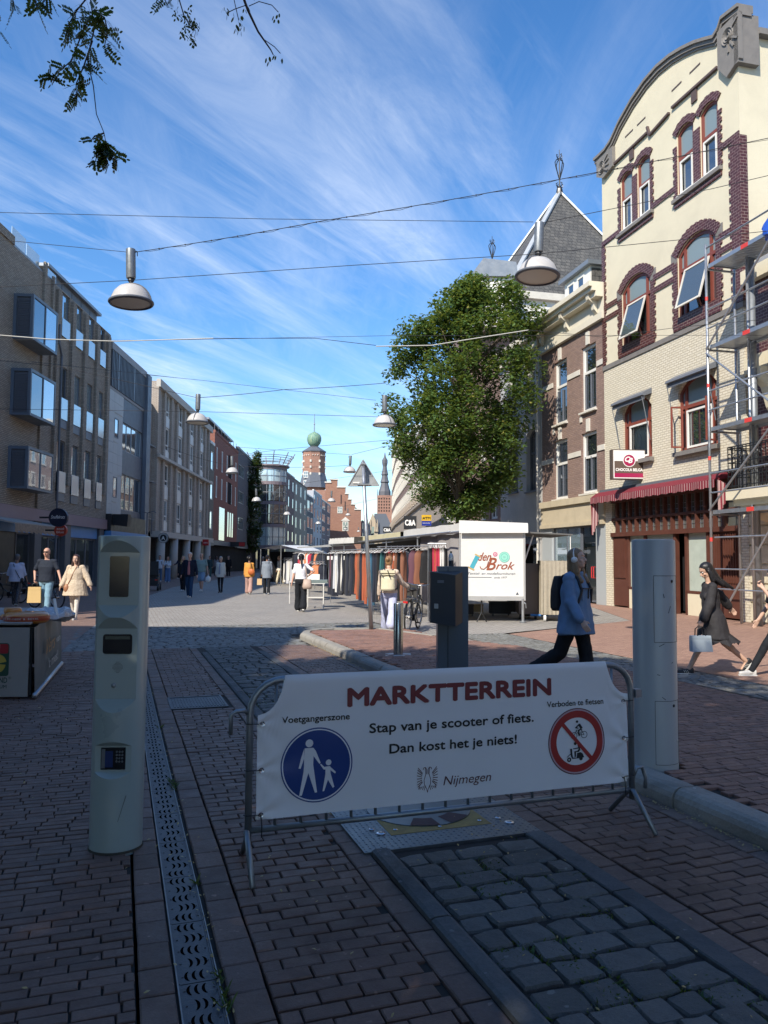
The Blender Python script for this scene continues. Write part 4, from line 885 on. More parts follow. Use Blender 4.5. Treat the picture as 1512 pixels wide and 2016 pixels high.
# moulded coping following the arch
b = MB(); cop = [(-0.35, 16.42), (0.0, 16.40), (0.45, 16.40), (0.85, 16.52), (1.4, 16.88), (2.2, 17.2), (3.0, 17.38), (3.7, 17.41), (4.4, 17.31), (5.0, 17.14), (5.6, 16.92), (6.1, 16.68), (6.45, 16.5), (6.65, 16.58), (6.8, 16.8), (7.5, 16.68)]
for p, q in zip(cop, cop[1:]):
 for (ya, yb, da, db) in ((-0.16, 0.35, 0, .10), (-0.10, 0.35, -.12, 0), (-0.05, .3, -.2, -.12)):
  b.prism([(p[0], ya, p[1] + da), (q[0], ya, q[1] + da), (q[0], ya, q[1] + db), (p[0], ya, p[1] + db)], (0, yb - ya, 0))
b.build('coping', m_bluestone, C1)
def console(x0, x1, z0, z1, flip=1):
 b = MB(); w = x1 - x0; cx = x0 + (w * .35 if flip > 0 else w * .5)
 b.prism([(x0, -0.13, z1), (x0, -0.13, z0 + (z1 - z0) * .3), (x0 + w * .4, -.13, z0), (x1, -.13, z0 + (z1 - z0) * .15), (x1, -.13, z1)], (0, .13, 0))
 for k in range(3): b.lathe([(0.05 + k * .07, 0), (0.085 + k * .07, 0.03), (0.10 + k * .07, 0)], 16, Matrix.Translation((cx, -0.135, z1 - .42)) @ Matrix.Rotation(R(90), 4, 'X'))
 for k in range(6):
  a = R(-85 + k * 24) ; p = (cx + math.cos(a) * .26, -.15, z1 - .42 + math.sin(a) * .26); q = (cx + math.cos(a) * .52, -.145, z1 - .42 + math.sin(a) * .5)
  if q[0] < x1 and q[2] < z1 and q[2] > z0: b.bar(p, q, 0.05)
 return b
console(-0.16, 0.95, 15.45, 16.3).build('carved_console', m_bluestone, C1)
cc_ = console(6.62, 7.5, 15.0, 16.55, -1); cc_.box(7.3, -0.13, 15.15, 7.46, .55, 16.55); cc_.box(7.2, .55, 16.05, 7.5, 9, 16.22); cc_.build('carved_console', m_bluestone, C1)
# stepped string moulding under the gable
b = MB()
for p, q in (((.95, 15.66), (3.0, 15.66)), ((3.0, 15.85), (3.12, 15.5)), ((3.12, 15.5), (4.2, 15.62)), ((4.35, 15.7), (6.5, 15.62))):
 b.bar((p[0], -.04, p[1]), (q[0], -.04, q[1]), .09, .07)
for x in (1.9, 5.3): b.box(x, -.05, 15.25, x + .25, -.001, 15.62)
for x in (1.6, 2.35, 4.3, 5.2): b.box(x, -.012, 16.25, x + .5, -.001, 16.30)
b.build('moulding', M('dark_moulding', (0.09, 0.06, 0.055), .7), C1)
# toothed maroon brick surrounds, sills and arches
def teeth(b, x, side, z0, z1, w=0.16):
 k = 0; z = z0
 while z < z1 - .05:
  ww = w + (0.07 if k % 2 else 0); h = min(.125, z1 - z)
  b.box(x, -0.035, z, x + side * ww, -0.002, z + h); z += .125; k += 1
def arch_bricks(b, x0, x1, ztop, rise, th, rad0=None):
 w = (x1 - x0) / 2; cx = (x0 + x1) / 2; Rr = (w * w + rise * rise) / (2 * rise); zc = ztop - Rr; a0 = math.degrees(math.asin(min(1, w / Rr))) + 2; n = int(2 * a0 * Rr * math.pi / 180 / 0.085)
 for i in range(n):
  a = 90 - a0 + 2 * a0 * i / n; b.arc_band(cx, zc, Rr, Rr + th * (1.0 if i % 2 else .92), a + .3, a + 2 * a0 / n - .3, -0.045, -0.002, 1)
for (x0, x1, z0, z1, rs) in f2:
 b = MB(); teeth(b, x0, -1, 8.62, z1 - rs - .15, .2); teeth(b, x1, 1, 8.62, z1 - rs - .15, .2); arch_bricks(b, x0, x1, z1, rs, .3); b.box(x0 - .2, -.06, 8.59, x1 + .2, -.002, 8.98); b.build('brick_surround', bk_glaze, C1)
 MB().box(x0 - .3, -.03, z1 - rs - .15, x0 - .001, -.003, z1 - rs + .2).box(x1 + .001, -.03, z1 - rs - .15, x1 + .3, -.003, z1 - rs + .2).build('springer_stone', m_bluestone, C1)
for (xa, xb, z0) in ((1.28, 3.08, 12.98), (4.52, 6.42, 12.72)):
 b = MB(); zt_ = z0 + 1.65
 teeth(b, xa, -1, z0 - .1, zt_, .12); teeth(b, xb, 1, z0 - .1, zt_, .12)
 for (x0, x1, zz0, z1, rs) in f3:
  if xa - .01 <= x0 <= xb: arch_bricks(b, x0 + .0, x1, z1, rs, .24)
 mid = [o for o in f3 if xa - .01 <= o[0] <= xb]; b.box(mid[0][1], -.034, z0, mid[1][0], -.002, zt_)
 b.box(xa - .15, -.05, z0 - .28, xb + .15, -.002, z0 - .12); b.build('brick_surround', bk_glaze, C1)
 MB().box(xa - .18, -.12, z0 - .13, xb + .18, .02, z0 - .02).build('sill', m_bluestone, C1); MB().box(xa, -.08, z0 - .018, xb, .1, z0 + .03).build('sill_board', m_white, C1)
# string bands
for (xa, xb, z) in ((0, 1.0, 10.2), (0, 1.0, 10.62), (3.2, 4.3, 10.2), (3.2, 4.3, 10.62), (6.4, 6.9, 10.2), (6.4, 6.9, 10.62), (0, 1.12, 13.02), (3.15, 4.5, 13.0), (6.5, 7.3, 13.15)):
 MB().box(xa, -.04, z, xb, -.002, z + .17).build('brick_band', bk_glaze, C1)
b = MB()
b.box(-.03, -.03, 8.6, .14, .1, 13.0); teeth(b, .14, 1, 8.62, 13, .03); b.box(6.98, -.035, 8.6, 7.33, .2, 13.2); teeth(b, 6.98, -1, 8.62, 13.1, .05)
b.build('brick_quoin', bk_glaze, C1)
# windows
for (x0, x1, z0, z1, rs) in f2:
 w_ = win(C1, x0, x1, z0, z1, m_redw, g_dark, .04, .10, 1, (0.63,), fd=.1, cuts=[.30, (x1 - x0) - .30], rise=rs, gt=g_fr)
 # tilted open sash
 h_ = 1.28; sx0, sx1 = x0 + .32, x1 - .32; a = R(16)
 sb = MB(); ws = sx1 - sx0
 sb.box(0, -.02, -h_, .06, .02, 0).box(ws - .06, -.02, -h_, ws, .02, 0).box(.06, -.02, -h_, ws - .06, .02, -h_ + .06).box(.06, -.02, -.06, ws - .06, .02, 0)
 so_ = link('open_sash', sb.mesh('open_sash', m_offw), w_, (sx0 - x0, -.03, 0.63 * (z1 - z0) - .05), (-a, 0, 0))
 link('pane', MB().poly([(.05, 0, -h_ + .05), (ws - .05, 0, -h_ + .05), (ws - .05, 0, -.05), (.05, 0, -.05)]).mesh('pane', glass('sash_glass', (.07, .09, .10), .12)), so_)
for i, (x0, x1, z0, z1, rs) in enumerate(f3):
 w_ = win(C1, x0, x1, z0, z1, m_redw, g_dark, .04, .09, 1, (0.56,), fd=.1, rise=rs, gt=g_fr)
 MB().box(.09, -.03, .05, .15, .02, 1.1).box(x1 - x0 - .15, -.03, .05, x1 - x0 - .09, .02, 1.1).box(.15, -.03, .05, x1 - x0 - .15, .02, .12).box(.15, -.03, 1.04, x1 - x0 - .15, .02, 1.1).build('inner_sash', m_white, w_)
m_curt = M('net_curtain', (0.70, 0.69, 0.64), .9, var=.06, bump=.2)
for i, (x0, x1, z0, z1, rs) in enumerate(lowo):
 MB().box(x0 - .05, .3, z0 - .05, x1 + .05, .9, z1 + .05).build('room', m_core, C1) if False else None
 w_ = win(C1, x0, x1, z0, z1, m_redw, g_see if i == 0 else g_dark, .08, .10, 1, (0.60,), fd=.1, cuts=[.28, (x1 - x0) - .28], rise=rs, gt=g_fr)
 MB().box(.31, -.02, .06, .37, .03, 1.2).box(x1 - x0 - .37, -.02, .06, x1 - x0 - .31, .03, 1.2).box(.37, -.02, 1.14, x1 - x0 - .37, .03, 1.2).box(.37, -.02, .06, x1 - x0 - .37, .03, .12).build('inner_sash', m_white, w_)
 if i == 0:
  cb = MB(); n = 40
  pts = [(.3 + (x1 - x0 - .6) * k / n, .16 + .02 * math.sin(k * 1.3)) for k in range(n + 1)]
  for k in range(n): cb.poly([(pts[k][0], pts[k][1], .1), (pts[k + 1][0], pts[k + 1][1], .1), (pts[k + 1][0], pts[k + 1][1], 1.2), (pts[k][0], pts[k][1], 1.2)])
  cb.build('curtain', m_curt, w_)
 MB().box(-.12, -.25, -.16, x1 - x0 + .12, -.1, -.03).build('sill', m_bluestone, w_)
# side casements standing open on the right lower window
for sx in (4.6, 6.05):
 s_ = MB(); s_.box(0, -.02, 0, .05, .02, 1.25).box(.31, -.02, 0, .36, .02, 1.25).box(.05, -.02, 0, .31, .02, .05).box(.05, -.02, 1.2, .31, .02, 1.25)
 link('open_casement', s_.mesh('open_casement', m_redw), C1, (sx, -.02, 4.98), (0, 0, R(-105 if sx < 5 else -75)))
# roller blind boxes with side arms
for (xa, xb, z) in ((1.02, 2.98, 6.98), (4.2, 6.2, 7.05)):
 bb_ = thing('window_awning', 'rolled sun awning box above the %s arched window of the cream front' % ('left lower' if xa < 2 else 'right lower'), 'awning', C1.matrix_basis @ Vector((xa, 0, z)) if False else (0, 0, 0))
 bb_.parent = None; bb_.location = Vector((p0.x, p0.y, 0)) + Matrix.Rotation(C1.rotation_euler.z, 3, 'Z') @ Vector((xa, 0, z)); bb_.rotation_euler = C1.rotation_euler
 w_ = xb - xa
 MB().prism([(0, 0, .02), (0, 0, .2), (0, -.32, .02), (0, -.36, -.06), (0, -.28, -.08)], (w_, 0, 0)).build('hood', m_grey, bb_)
 MB().box(0.02, -.28, -.2, w_ - .02, -.26, -.06).build('rolled_cloth', m_dgrey, bb_)
 for x in (.06, w_ - .06):
  MB().tube([(x, -.33, -.1), (x, -.22, -.6), (x, -.05, -1.5)], .014, 6).build('arm', m_zinc, bb_)
# shop front: leaded transom lights, shutters, doors
m_brw = M('shop_brown', (0.10, 0.035, 0.022), 0.55, var=0.2, bump=0.15, dirt=.2)
m_lead = glass('leaded_glass', (0.10, 0.10, 0.085), 0.08, 0.25)
S1 = thing('old_shopfront', 'brown wooden shop front with leaded transom windows under a maroon awning', 'shop front', Vector((p0.x, p0.y, 0)), C1.rotation_euler.z)
MB().box(.42, -.06, 2.42, 7.0, .2, 2.56).box(.42, -.03, 3.60, 7.0, .2, 4.1).box(.42, -.02, 2.98, 7.0, .1, 3.06).build('beam', m_brw, S1)
MB().box(.45, .12, 2.5, 7.0, .14, 3.65).build('leaded_light', m_lead, S1)
nn_ = 14
for i in range(nn_ + 1): x = .72 + (6.3 - .72) * i / nn_; MB().box(x - .035, -.01, 2.56, x + .035, .12, 3.60).build('mullion', m_brw, S1)
lb = MB()
for i in range(nn_ * 3): x = .72 + (6.3 - .72) * (i + .5) / (nn_ * 3); lb.box(x - .006, .105, 2.56, x + .006, .118, 3.6)
for z in (2.72, 2.86, 3.2, 3.35): lb.box(.72, .10, z - .006, 6.3, .117, z + .006)
lb.build('lead_bars', m_zinc, S1)
for (xa, xb) in ((.44, 1.36), (5.62, 6.95)):
 MB().box(xa, .04, .05, xb, .14, 2.42).build('door', m_brw, S1); sl = MB()
 n = 12
 for i in range(n): x = xa + .06 + (xb - xa - .16) * i / n; sl.box(x, .0, 1.0, x + .04, .038, 2.36)
 sl.build('slats', m_brw, S1)
m_soap = M('whitewashed_glass', (0.42, 0.47, 0.40), 0.35, var=0.25, scale=2.5, bump=.05)
for (xa, xb, zb) in ((1.44, 2.35, .72), (2.45, 3.95, .72), (4.62, 5.52, .72)):
 MB().box(xa, .1, zb, xb, .14, 2.42).build('shop_window', m_soap, S1); MB().box(xa - .05, .02, zb - .08, xb + .05, .14, zb).build('sill', m_brw, S1)
MB().box(1.38, .02, 0, 1.44, .16, 2.42).box(2.35, .02, 0, 2.45, .16, 2.42).box(3.95, .02, 0, 4.07, .16, 2.42).box(4.52, .02, 0, 4.62, .16, 2.42).box(5.52, .02, 0, 5.62, .16, 2.42).build('post', m_brw, S1)
MB().box(4.07, .5, 0, 4.52, .55, 2.42).build('inner_door', m_core, S1)
MB().box(1.44, .03, 0, 3.95, .16, .64).box(4.62, .03, 0, 5.52, .16, .64).build('stall_riser', m_stucco, S1)
m_awn = M('maroon_canvas', (0.16, 0.014, 0.024), 0.85, var=.12, bump=.2, bscale=30)
m_awst, nt, bb, oo = newmat('striped_valance'); s_ = nt.nodes.new('ShaderNodeSeparateXYZ'); nt.links.new(ncoord(nt), s_.inputs[0])
st1 = ramp(nt.nodes, nt.links, nmath(nt, 'FRACT', nmath(nt, 'MULTIPLY', s_.outputs[0], 9.5)), [(0.72, 0), (0.80, 1)]); nt.links.new(nmix(nt, st1, (0.17, 0.015, 0.026), (0.42, 0.27, 0.26)), bb.inputs['Base Color']); bb.inputs['Roughness'].default_value = .85
AW = thing('folded_awning', 'maroon shop awning with a pale striped valance over the leaded shop front', 'awning', Vector((p0.x, p0.y, 0)), C1.rotation_euler.z)
MB().box(-.15, -.14, 4.02, 6.75, .0, 4.1).build('awning_rail', m_grey, AW)
prof = [(-.02, 4.06), (-.30, 3.98), (-.52, 3.82), (-.50, 3.78), (-.02, 3.9)]
b = MB(); b.prism([(-.12, y, z) for y, z in prof], (6.8, 0, 0)); b.build('canvas', m_awn, AW)
b = MB(); n = 60
for i in range(n):
 x0, x1 = -.12 + 6.8 * i / n, -.12 + 6.8 * (i + 1) / n; y0, y1 = -.53 + .015 * math.sin(i * .9), -.53 + .015 * math.sin((i + 1) * .9); za = 3.60 + .015 * math.sin(i * 1.7)
 b.poly([(x0, y0, 3.82), (x0, y0, za), (x1, y1, za + .005), (x1, y1, 3.82)])
b.build('valance', m_awst, AW)
for xs, L_ in ((-.14, 1.3), (6.72, 1.0)):
 b = MB()
 for i in range(5): b.add([(xs, -.5 + i * .06, 3.8 - i * .02), (xs + .03 * (i % 2), -.44 + i * .06, 3.8 - i * .02), (xs + .03 * (i % 2) + .02, -.42 + i * .05, 3.8 - L_ + i * .12), (xs, -.47 + i * .05, 3.8 - L_ + .1 * i)], [(0, 1, 2, 3)])
 b.build('hanging_end', m_awst, AW)
# projecting sign
SGN = thing('projecting_sign', 'square light box sign reading Chocola Belga on the cream front', 'sign', Vector((p0.x, p0.y, 0)) + Matrix.Rotation(C1.rotation_euler.z, 3, 'Z') @ Vector((2.2, -.5, 4.25)), R(4))
MB().box(-.5, -.12, 0, .62, .12, .98).build('cabinet', M('sign_frame', (0.10, 0.075, 0.06), .5), SGN)
m_choc = M('sign_brown', (0.115, 0.08, 0.06), .4, var=.05, bump=0); m_mag = M('sign_magenta', (0.32, 0.012, 0.07), .4, var=.03, bump=0); m_wp = M('sign_white', (0.78, 0.76, 0.72), .4, var=.03, bump=0)
MB().box(-.46, -.124, .03, .59, -.121, .95).build('face', m_wp, SGN); MB().box(-.43, -.127, .2, .56, -.1245, .6).build('brown_field', m_choc, SGN); MB().box(-.43, -.127, .06, .56, -.1245, .2).build('magenta_field', m_mag, SGN)
b = MB().lathe([(0, 0), (.215, 0)], 28, Matrix.Translation((.065, -.130, .62)) @ Matrix.Rotation(R(90), 4, 'X')); b.build('ring', m_wp, SGN); b = MB().lathe([(0, 0), (.19, 0)], 28, Matrix.Translation((.065, -.133, .62)) @ Matrix.Rotation(R(90), 4, 'X')); b.build('disc', m_mag, SGN)
text('C', m_wp, SGN, h=.17, shear=.3, bold=.03, loc=(.01, -.136, .58)); text('B', m_wp, SGN, h=.17, shear=.3, bold=.03, loc=(.11, -.137, .54))
text('CHOCOLA BELGA', m_wp, SGN, w=.90, h=.095, bold=.03, loc=(.065, -.13, .27))
MB().bar((0.06, .12, .5), (0.06, .5, .5), .04).build('bracket', m_black, SGN)
# ---- brown brick house
bk_br2 = brick('brick_brown_red', (0.28, 0.195, 0.155), (0.20, 0.14, 0.115), (0.20, 0.11, 0.09), 0.22, 0.07, 0.01, 0.8)
C2 = bld('brown_brick_house', 'brown brick house with white sash windows and a bracketed cream cornice', 'building', -5.2, FR)
ops = [(1.2, 2.3, 7.1, 9.7), (3.5, 4.6, 7.2, 9.7), (1.15, 2.3, 4.05, 6.45), (3.45, 4.6, 4.1, 6.4)]
b = MB(); grid_wall(b, 0, 5.2, 3.1, 10.5, ops, 0.02, .25); shell(b, 0, 5.2, 3.1, 10.5, 9, .02); b.build('wall', bk_br2, C2)
MB().box(.05, .4, 3.2, 5.15, 8.9, 10.4).build('interior', m_core, C2)
for i, o in enumerate(ops):
 w_ = win(C2, *o, m_white, g_dark, .1, .1, 1, (0.6,), fd=.12, sill=m_offw)
 MB().box(.12, -.0, .1, (o[1] - o[0]) - .12, .05, .14).box(.12, 0, .1, .17, .05, 1.4).box(o[1] - o[0] - .17, 0, .1, o[1] - o[0] - .12, .05, 1.4).box((o[1] - o[0]) / 2 - .03, 0, .1, (o[1] - o[0]) / 2 + .03, .05, 1.4).build('dark_sash', m_dgrey, w_)
 if i > 1:
  bl = MB()
  for k in range(34): bl.box(.12, .07, .14 + k * (o[3] - o[2] - .3) / 34, o[1] - o[0] - .12, .085, .14 + (k + .6) * (o[3] - o[2] - .3) / 34)
  bl.build('blind', m_white, w_)
b = MB()
for z in (8.72, 5.58):
 for (xa, xb) in ((0, 1.1), (2.4, 3.4), (4.7, 5.2)): b.box(xa, -.02, z, xb, .015, z + .2)
for (x0, x1, z0, z1) in ops: b.box((x0 + x1) / 2 - .12, -.04, z1 + .02, (x0 + x1) / 2 + .12, .015, z1 + .5); b.box(x0 - .1, -.03, z0 - .35, x0 + .05, .015, z0 - .12)
b.build('stone_band', m_offw, C2)
m_corn = M('cream_paint', (0.66, 0.60, 0.47), .6, var=.06, dirt=.12)
b = MB()
for (ya, z0, z1) in ((-.12, 10.35, 10.6), (-.06, 10.6, 11.15), (-.5, 11.35, 11.5), (-.62, 11.5, 11.68), (-.35, 11.15, 11.35)): b.box(-.1, ya, z0, 5.3, .3, z1)
b.build('cornice', m_corn, C2)
for x in (.25, 2.5, 4.7): MB().prism([(x, -.07, 10.65), (x, -.07, 11.3), (x, -.45, 11.34), (x, -.42, 11.15), (x, -.22, 11.0), (x, -.2, 10.8)], (.2, 0, 0)).build('bracket', m_corn, C2)
MB().box(0, -.15, 3.75, 5.2, .1, 4.0).box(0, -.05, 3.0, 5.2, .1, 3.75).box(0, -.12, 2.9, 5.2, .1, 3.05).build('shop_cornice', M('ochre_paint', (0.50, 0.42, 0.29), .7, var=.1, dirt=.25), C2)
m_gp = M('grey_shop_panel', (0.36, 0.38, 0.38), .5, var=.05)
MB().box(0, .5, 0, 5.2, .6, 2.9).build('shop_back', m_core, C2)
MB().box(0, 0, 0, .9, .12, 2.9).box(4.5, 0, 0, 5.2, .12, 2.9).build('shop_panel', m_gp, C2)
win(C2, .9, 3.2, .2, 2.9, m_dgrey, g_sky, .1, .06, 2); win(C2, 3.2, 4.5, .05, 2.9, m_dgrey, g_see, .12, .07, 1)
MB().box(3.3, .2, 2.1, 4.45, .22, 2.88).build('teal_blind', M('teal', (0.01, 0.10, 0.11), .7), C2)
MB().box(3.28, .3, .1, 4.45, .32, 2.1).build('white_door_panel', m_white, C2)
MB().tube([(4.2, .05, .95), (4.2, -.02, .95), (4.2, -.02, 1.35), (4.2, .05, 1.35)], .02, 6).tube([(4.35, .05, .95), (4.35, -.02, .95), (4.35, -.02, 1.35), (4.35, .05, 1.35)], .02, 6).build('door_handle', M('red_enamel', (0.5, 0.03, 0.03), .4), C2)
DX0, DX1 = 0.45, 2.65  # dormer with slate cheeks
slate = brick('slates', (0.055, 0.054, 0.052), (0.125, 0.118, 0.105), (0.02, 0.02, 0.02), 0.36, 0.24, 0.02, 0.9, rough=.65, big=.35, soot=.4)
b = MB(); b.box(DX0, .9, 10.5, DX1, 3.5, 13.4); b.build('dormer_wall', m_white, C2); MB().box(DX1, .95, 10.6, DX1 + .04, 3.5, 13.3).build('dormer_cheek', slate, C2)
MB().box(DX0 - .2, .7, 13.4, DX1 + .2, 3.6, 13.58).build('dormer_roof', m_zinc, C2)
for x in (DX0 + .3, DX0 + 1.15): win(C2, x, x + .6, 12.0, 13.2, m_white, g_dark, .86, .07)
MB().prism([(0, .3, 11.6), (0, 4.5, 13.4), (0, 9, 11.6)], (5.2, 0, 0)).build('roof', slate, C2)
# ---- grey-white plastered house
m_plas = M('grey_plaster', (0.44, 0.43, 0.41), .85, var=.12, scale=1.2, bump=.3, dirt=.3)
C3 = bld('grey_plastered_house', 'grey plastered house with tall dark arched windows beside the tree', 'building', -9.8, FR)
ops = [(1.0, 2.1, 4.7, 7.0, .3), (3.0, 4.1, 4.6, 7.35, .3), (1.0, 2.1, 8.2, 10.3, .25), (3.0, 4.1, 8.2, 10.4, .25)]
b = MB(); grid_wall(b, 0, 4.6, 0, 11.2, ops, 0, .3); shell(b, 0, 4.6, 0, 11.2, 9); b.build('wall', m_plas, C3)
for i, o in enumerate(ops): win(C3, o[0], o[1], o[2], o[3], m_dgrey if i < 2 else m_white, g_dark, .2, .1, 2, (.62,), rise=o[4], sill=m_dgrey)
MB().box(0, -.4, 11.2, 4.6, .3, 11.5).box(0, -.2, 10.8, 4.6, 0, 11.2).build('cornice', m_corn, C3)
MB().tube([(4.35, -.1, .0), (4.35, -.1, 11.1)], .05).build('downpipe', m_offw, C3)
MB().box(.3, -.05, .1, 4.2, -.01, 2.7).build('shop_window', g_dark, C3)
# ---- corner house with slate pyramid roof
C4 = thing('corner_house_with_pyramid_roof', 'tall corner house with a slate pyramid roof and wrought iron finial behind the tree', 'building', (0, 0, 0))
apx = W(1108, 378, 46); ez = 16.8
W_, D_ = 9.9, 7.3; MC = Matrix.Translation((7.05, 42.35, 0)) @ Matrix.Rotation(R(13.5), 4, 'Z'); ctr_ = MC @ Vector((W_ / 2, D_ / 2, 0)); cx, cy = ctr_.x, ctr_.y; za = W(1108, 378, cy).z; hw = 0
MB().box(0, 0, 0, W_, D_, 13.4, MC).build('brick_wall', bk_br2, C4)
b = MB().box(-.02, -.02, 13.4, W_ + .02, D_ + .02, 16.4, MC)
for k in range(4): b.box(-.1, -.1, 13.6 + k * .65, W_ + .1, D_ + .1, 13.68 + k * .65, MC)
b.build('white_wall', m_white, C4)
MB().box(-.3, -.3, 16.4, W_ + .3, D_ + .3, 16.8, MC).build('eaves', m_offw, C4)
b = MB(); cs = [tuple((MC @ Vector(q))[:2]) for q in ((-.25, -.25, 0), (W_ + .25, -.25, 0), (W_ + .25, D_ + .25, 0), (-.25, D_ + .25, 0))]
for i in range(4): b.add([(*cs[i], 16.8), (*cs[(i + 1) % 4], 16.8), (cx, cy, za)], [(0, 1, 2)])
b.build('roof', slate, C4)
b = MB()
for c in cs: b.bar((c[0], c[1], 16.85), (cx, cy, za + .03), .3, .10)
b.build('hip_flashing', M('lead_pale', (0.42, 0.44, 0.45), .5, metal=.3), C4)
def finial(par, x, y, z, s):
 b = MB(); b.cyl((x, y, z - .2 * s), (x, y, z + 3.0 * s), .06 * s, .025 * s, 8); b.lathe([(.28 * s, 0), (.2 * s, .5 * s), (.1 * s, .7 * s)], 8, Matrix.Translation((x, y, z - .3 * s)))
 for k in range(4):
  a = 1.5708 * k + .4; c, s_ = math.cos(a), math.sin(a)
  b.tube([(x + c * r * s, y + s_ * r * s, z + h * s) for r, h in ((.02, .9), (.12, 1.2), (.30, 1.75), (.36, 2.05), (.24, 2.25), (.08, 2.3))], .035 * s, 5)
  b.tube([(x + c * r * s, y + s_ * r * s, z + h * s) for r, h in ((.05, .35), (.25, .38), (.28, .55), (.15, .62))], .03 * s, 5)
  b.tube([(x + c * r * s, y + s_ * r * s, z + h * s) for r, h in ((.04, 2.35), (.22, 2.45), (.24, 2.62), (.12, 2.6))], .028 * s, 5)
 return b.build('finial', m_black, par)
finial(C4, cx, cy, za, .92)
# gabled dormer at its left with a second finial
g0 = W(930, 575, 40.5); g1 = W(1008, 575, 40.5); gz = W(969, 530, 40.5).z
MB().box(g0.x - .3, 41, 0, 7.2, 49, g0.z - .3).build('side_wall', bk_br2, C4)
b = MB().box(g0.x, 39.9, 14.0, g1.x, 44, g0.z + .6); b.build('dormer_wall', m_white, C4)
MB().prism([(g0.x - .2, 39.7, g0.z + .6), (g1.x + .2, 39.7, g0.z + .6), (g1.x + .1, 39.7, gz + .1), (g0.x + .5, 39.7, gz + .3)], (0, 4.3, 0)).build('dormer_roof', m_zinc, C4)
fn = W(969, 528, 41); finial(C4, fn.x, 41, fn.z, .6)
# low brick front left of the plastered house
C5 = bld('low_brick_front', 'brick shop house with white framed windows behind the market stall', 'building', -14.2, FR)
ops = [(1.5, 2.4, 3.6, 5.2), (3.0, 4.0, 3.6, 5.3), (1.5, 2.4, 6.6, 8.6), (3.0, 4.0, 6.6, 8.6)]
b = MB(); grid_wall(b, 0, 4.4, 0, 11, ops, 0, .25); shell(b, 0, 4.4, 0, 11, 9); b.build('wall', bk_br2, C5)
for o in ops: win(C5, *o, m_white, g_dark, .1, .12, 2, (.6,))
# ---- curved department store
C6 = thing('curved_department_store', 'long curved brick department store with a pale stone band above its windows', 'building', (0, 0, 0))
pts = [Vector((4.25, 41.5, 0)), Vector((4.35, 50, 0)), Vector((4.3, 59, 0)), Vector((4.0, 70, 0)), Vector((3.55, 83, 0)), Vector((2.9, 100, 0)), Vector((2.0, 124, 0)), Vector((1.6, 150, 0))]
for p, q, hh in zip(pts, pts[1:], (10.5, 10.5, 13, 14.5, 16, 18, 21.5)):
 d = (q - p); L_ = d.length
 seg = Matrix.Translation(q) @ Matrix.Rotation(math.atan2(-d.y, -d.x), 4, 'Z')
 n = max(2, int(L_ / 2.4)); ops = [(L_ * (i + .25) / n, L_ * (i + .75) / n, z, z + 2.6) for i in range(n) for z in (7.6, 11.2, 14.8, 18.4) if z + 2.8 < hh]
 b = MB(); grid_wall(b, 0, L_, 7.2, hh, ops, 0, .3); b.v = [tuple(seg @ Vector(v)) for v in b.v]; b.poly([seg @ Vector(v) for v in ((0, 0, hh), (L_, 0, hh), (L_, 14, hh), (0, 14, hh))]); b.build('wall', bk_br2, C6)
 for o in ops:
  f = win(C6, o[0], o[1], o[2], o[3], m_offw, g_dark, -.06, .13, 1, (.5,)); f.matrix_basis = seg @ Matrix.Translation((o[0], -.1, o[2]))
 MB().box(0, -.1, 4.6, L_, .4, 7.0, seg).box(0, -.35, 7.0, L_, .4, 7.25, seg).build('stone_band', M('tan_stone', (0.34, 0.29, 0.235), .8, var=.1, dirt=.2), C6)
 MB().box(0, .3, 0, L_, .5, 4.6, seg).build('shop_window', g_dark, C6); MB().box(0, -.15, 4.1, L_, .3, 4.6, seg).build('shop_fascia', m_black, C6)
 b = MB()
 for i in range(n): b.box(L_ * (i + .35) / n, -.5, 7.6, L_ * (i + .65) / n, 0, 8.2, seg)
 b.build('balcony_box', M('planter_tan', (0.36, 0.30, 0.24), .8), C6)
 MB().box(0, -.3, hh, L_, .4, hh + .4, seg).build('cornice', m_offw, C6)
MB().box(3.4, 100, 0, 16, 160, 17.8).build('rear_block', bk_br2, C6)
MB().cyl((4.2, 45, 0), (4.2, 45, 9.5), .08, n=8).build('downpipe', m_offw, C6)
# far churches
m_sand = M('sandstone', (0.42, 0.34, 0.24), .85, var=.2, scale=.3, dirt=.3)
CH = thing('church_tower', 'distant brick church tower with an ornate dark tiered spire', 'church tower', ((757 - 756) / 1500 * 360, 360, 0))
zf = lambda py: 1.6 + (1104 - py) / 1500 * 360; xf = lambda px: px / 1500 * 360
MB().box(-xf(14.5), -3, 0, xf(16), 5, zf(980)).build('tower_wall', bk_tw, CH)
b = MB()
for k in range(5):
 for j in range(5): b.box(-xf(12) + j * xf(5), -3.1, zf(1012 - k * 6), -xf(12) + j * xf(5) + xf(2.2), -3.0, zf(1012 - k * 6) + xf(3))
b.build('belfry_openings', m_core, CH)
b = MB().lathe([(xf(12), zf(980)), (xf(12), zf(972)), (xf(9.5), zf(965)), (xf(7), zf(955)), (xf(9), zf(953)), (xf(7), zf(948)), (xf(5.5), zf(940)), (xf(7), zf(938)), (xf(5), zf(930)), (xf(4), zf(922)), (xf(5.5), zf(915)), (xf(5.5), zf(909)), (xf(2), zf(903)), (xf(.5), zf(894))], 8)
b.build('spire', M('lead_dark', (0.10, 0.10, 0.11), .6, var=.2), CH)
for sx in (-1, 1): MB().cyl((sx * xf(14), -2.5, zf(985)), (sx * xf(14), -2.5, zf(968)), xf(1), .1, 6).build('pinnacle', m_black, CH)
CG = thing('gothic_chapel', 'small pale gothic church front with a dark steep roof at the end of the street', 'church', ((735 - 756) / 1500 * 300, 300, 0))
zg = lambda py: 1.6 + (1103 - py) / 1500 * 300; xg = lambda px: (px - 735) / 1500 * 300
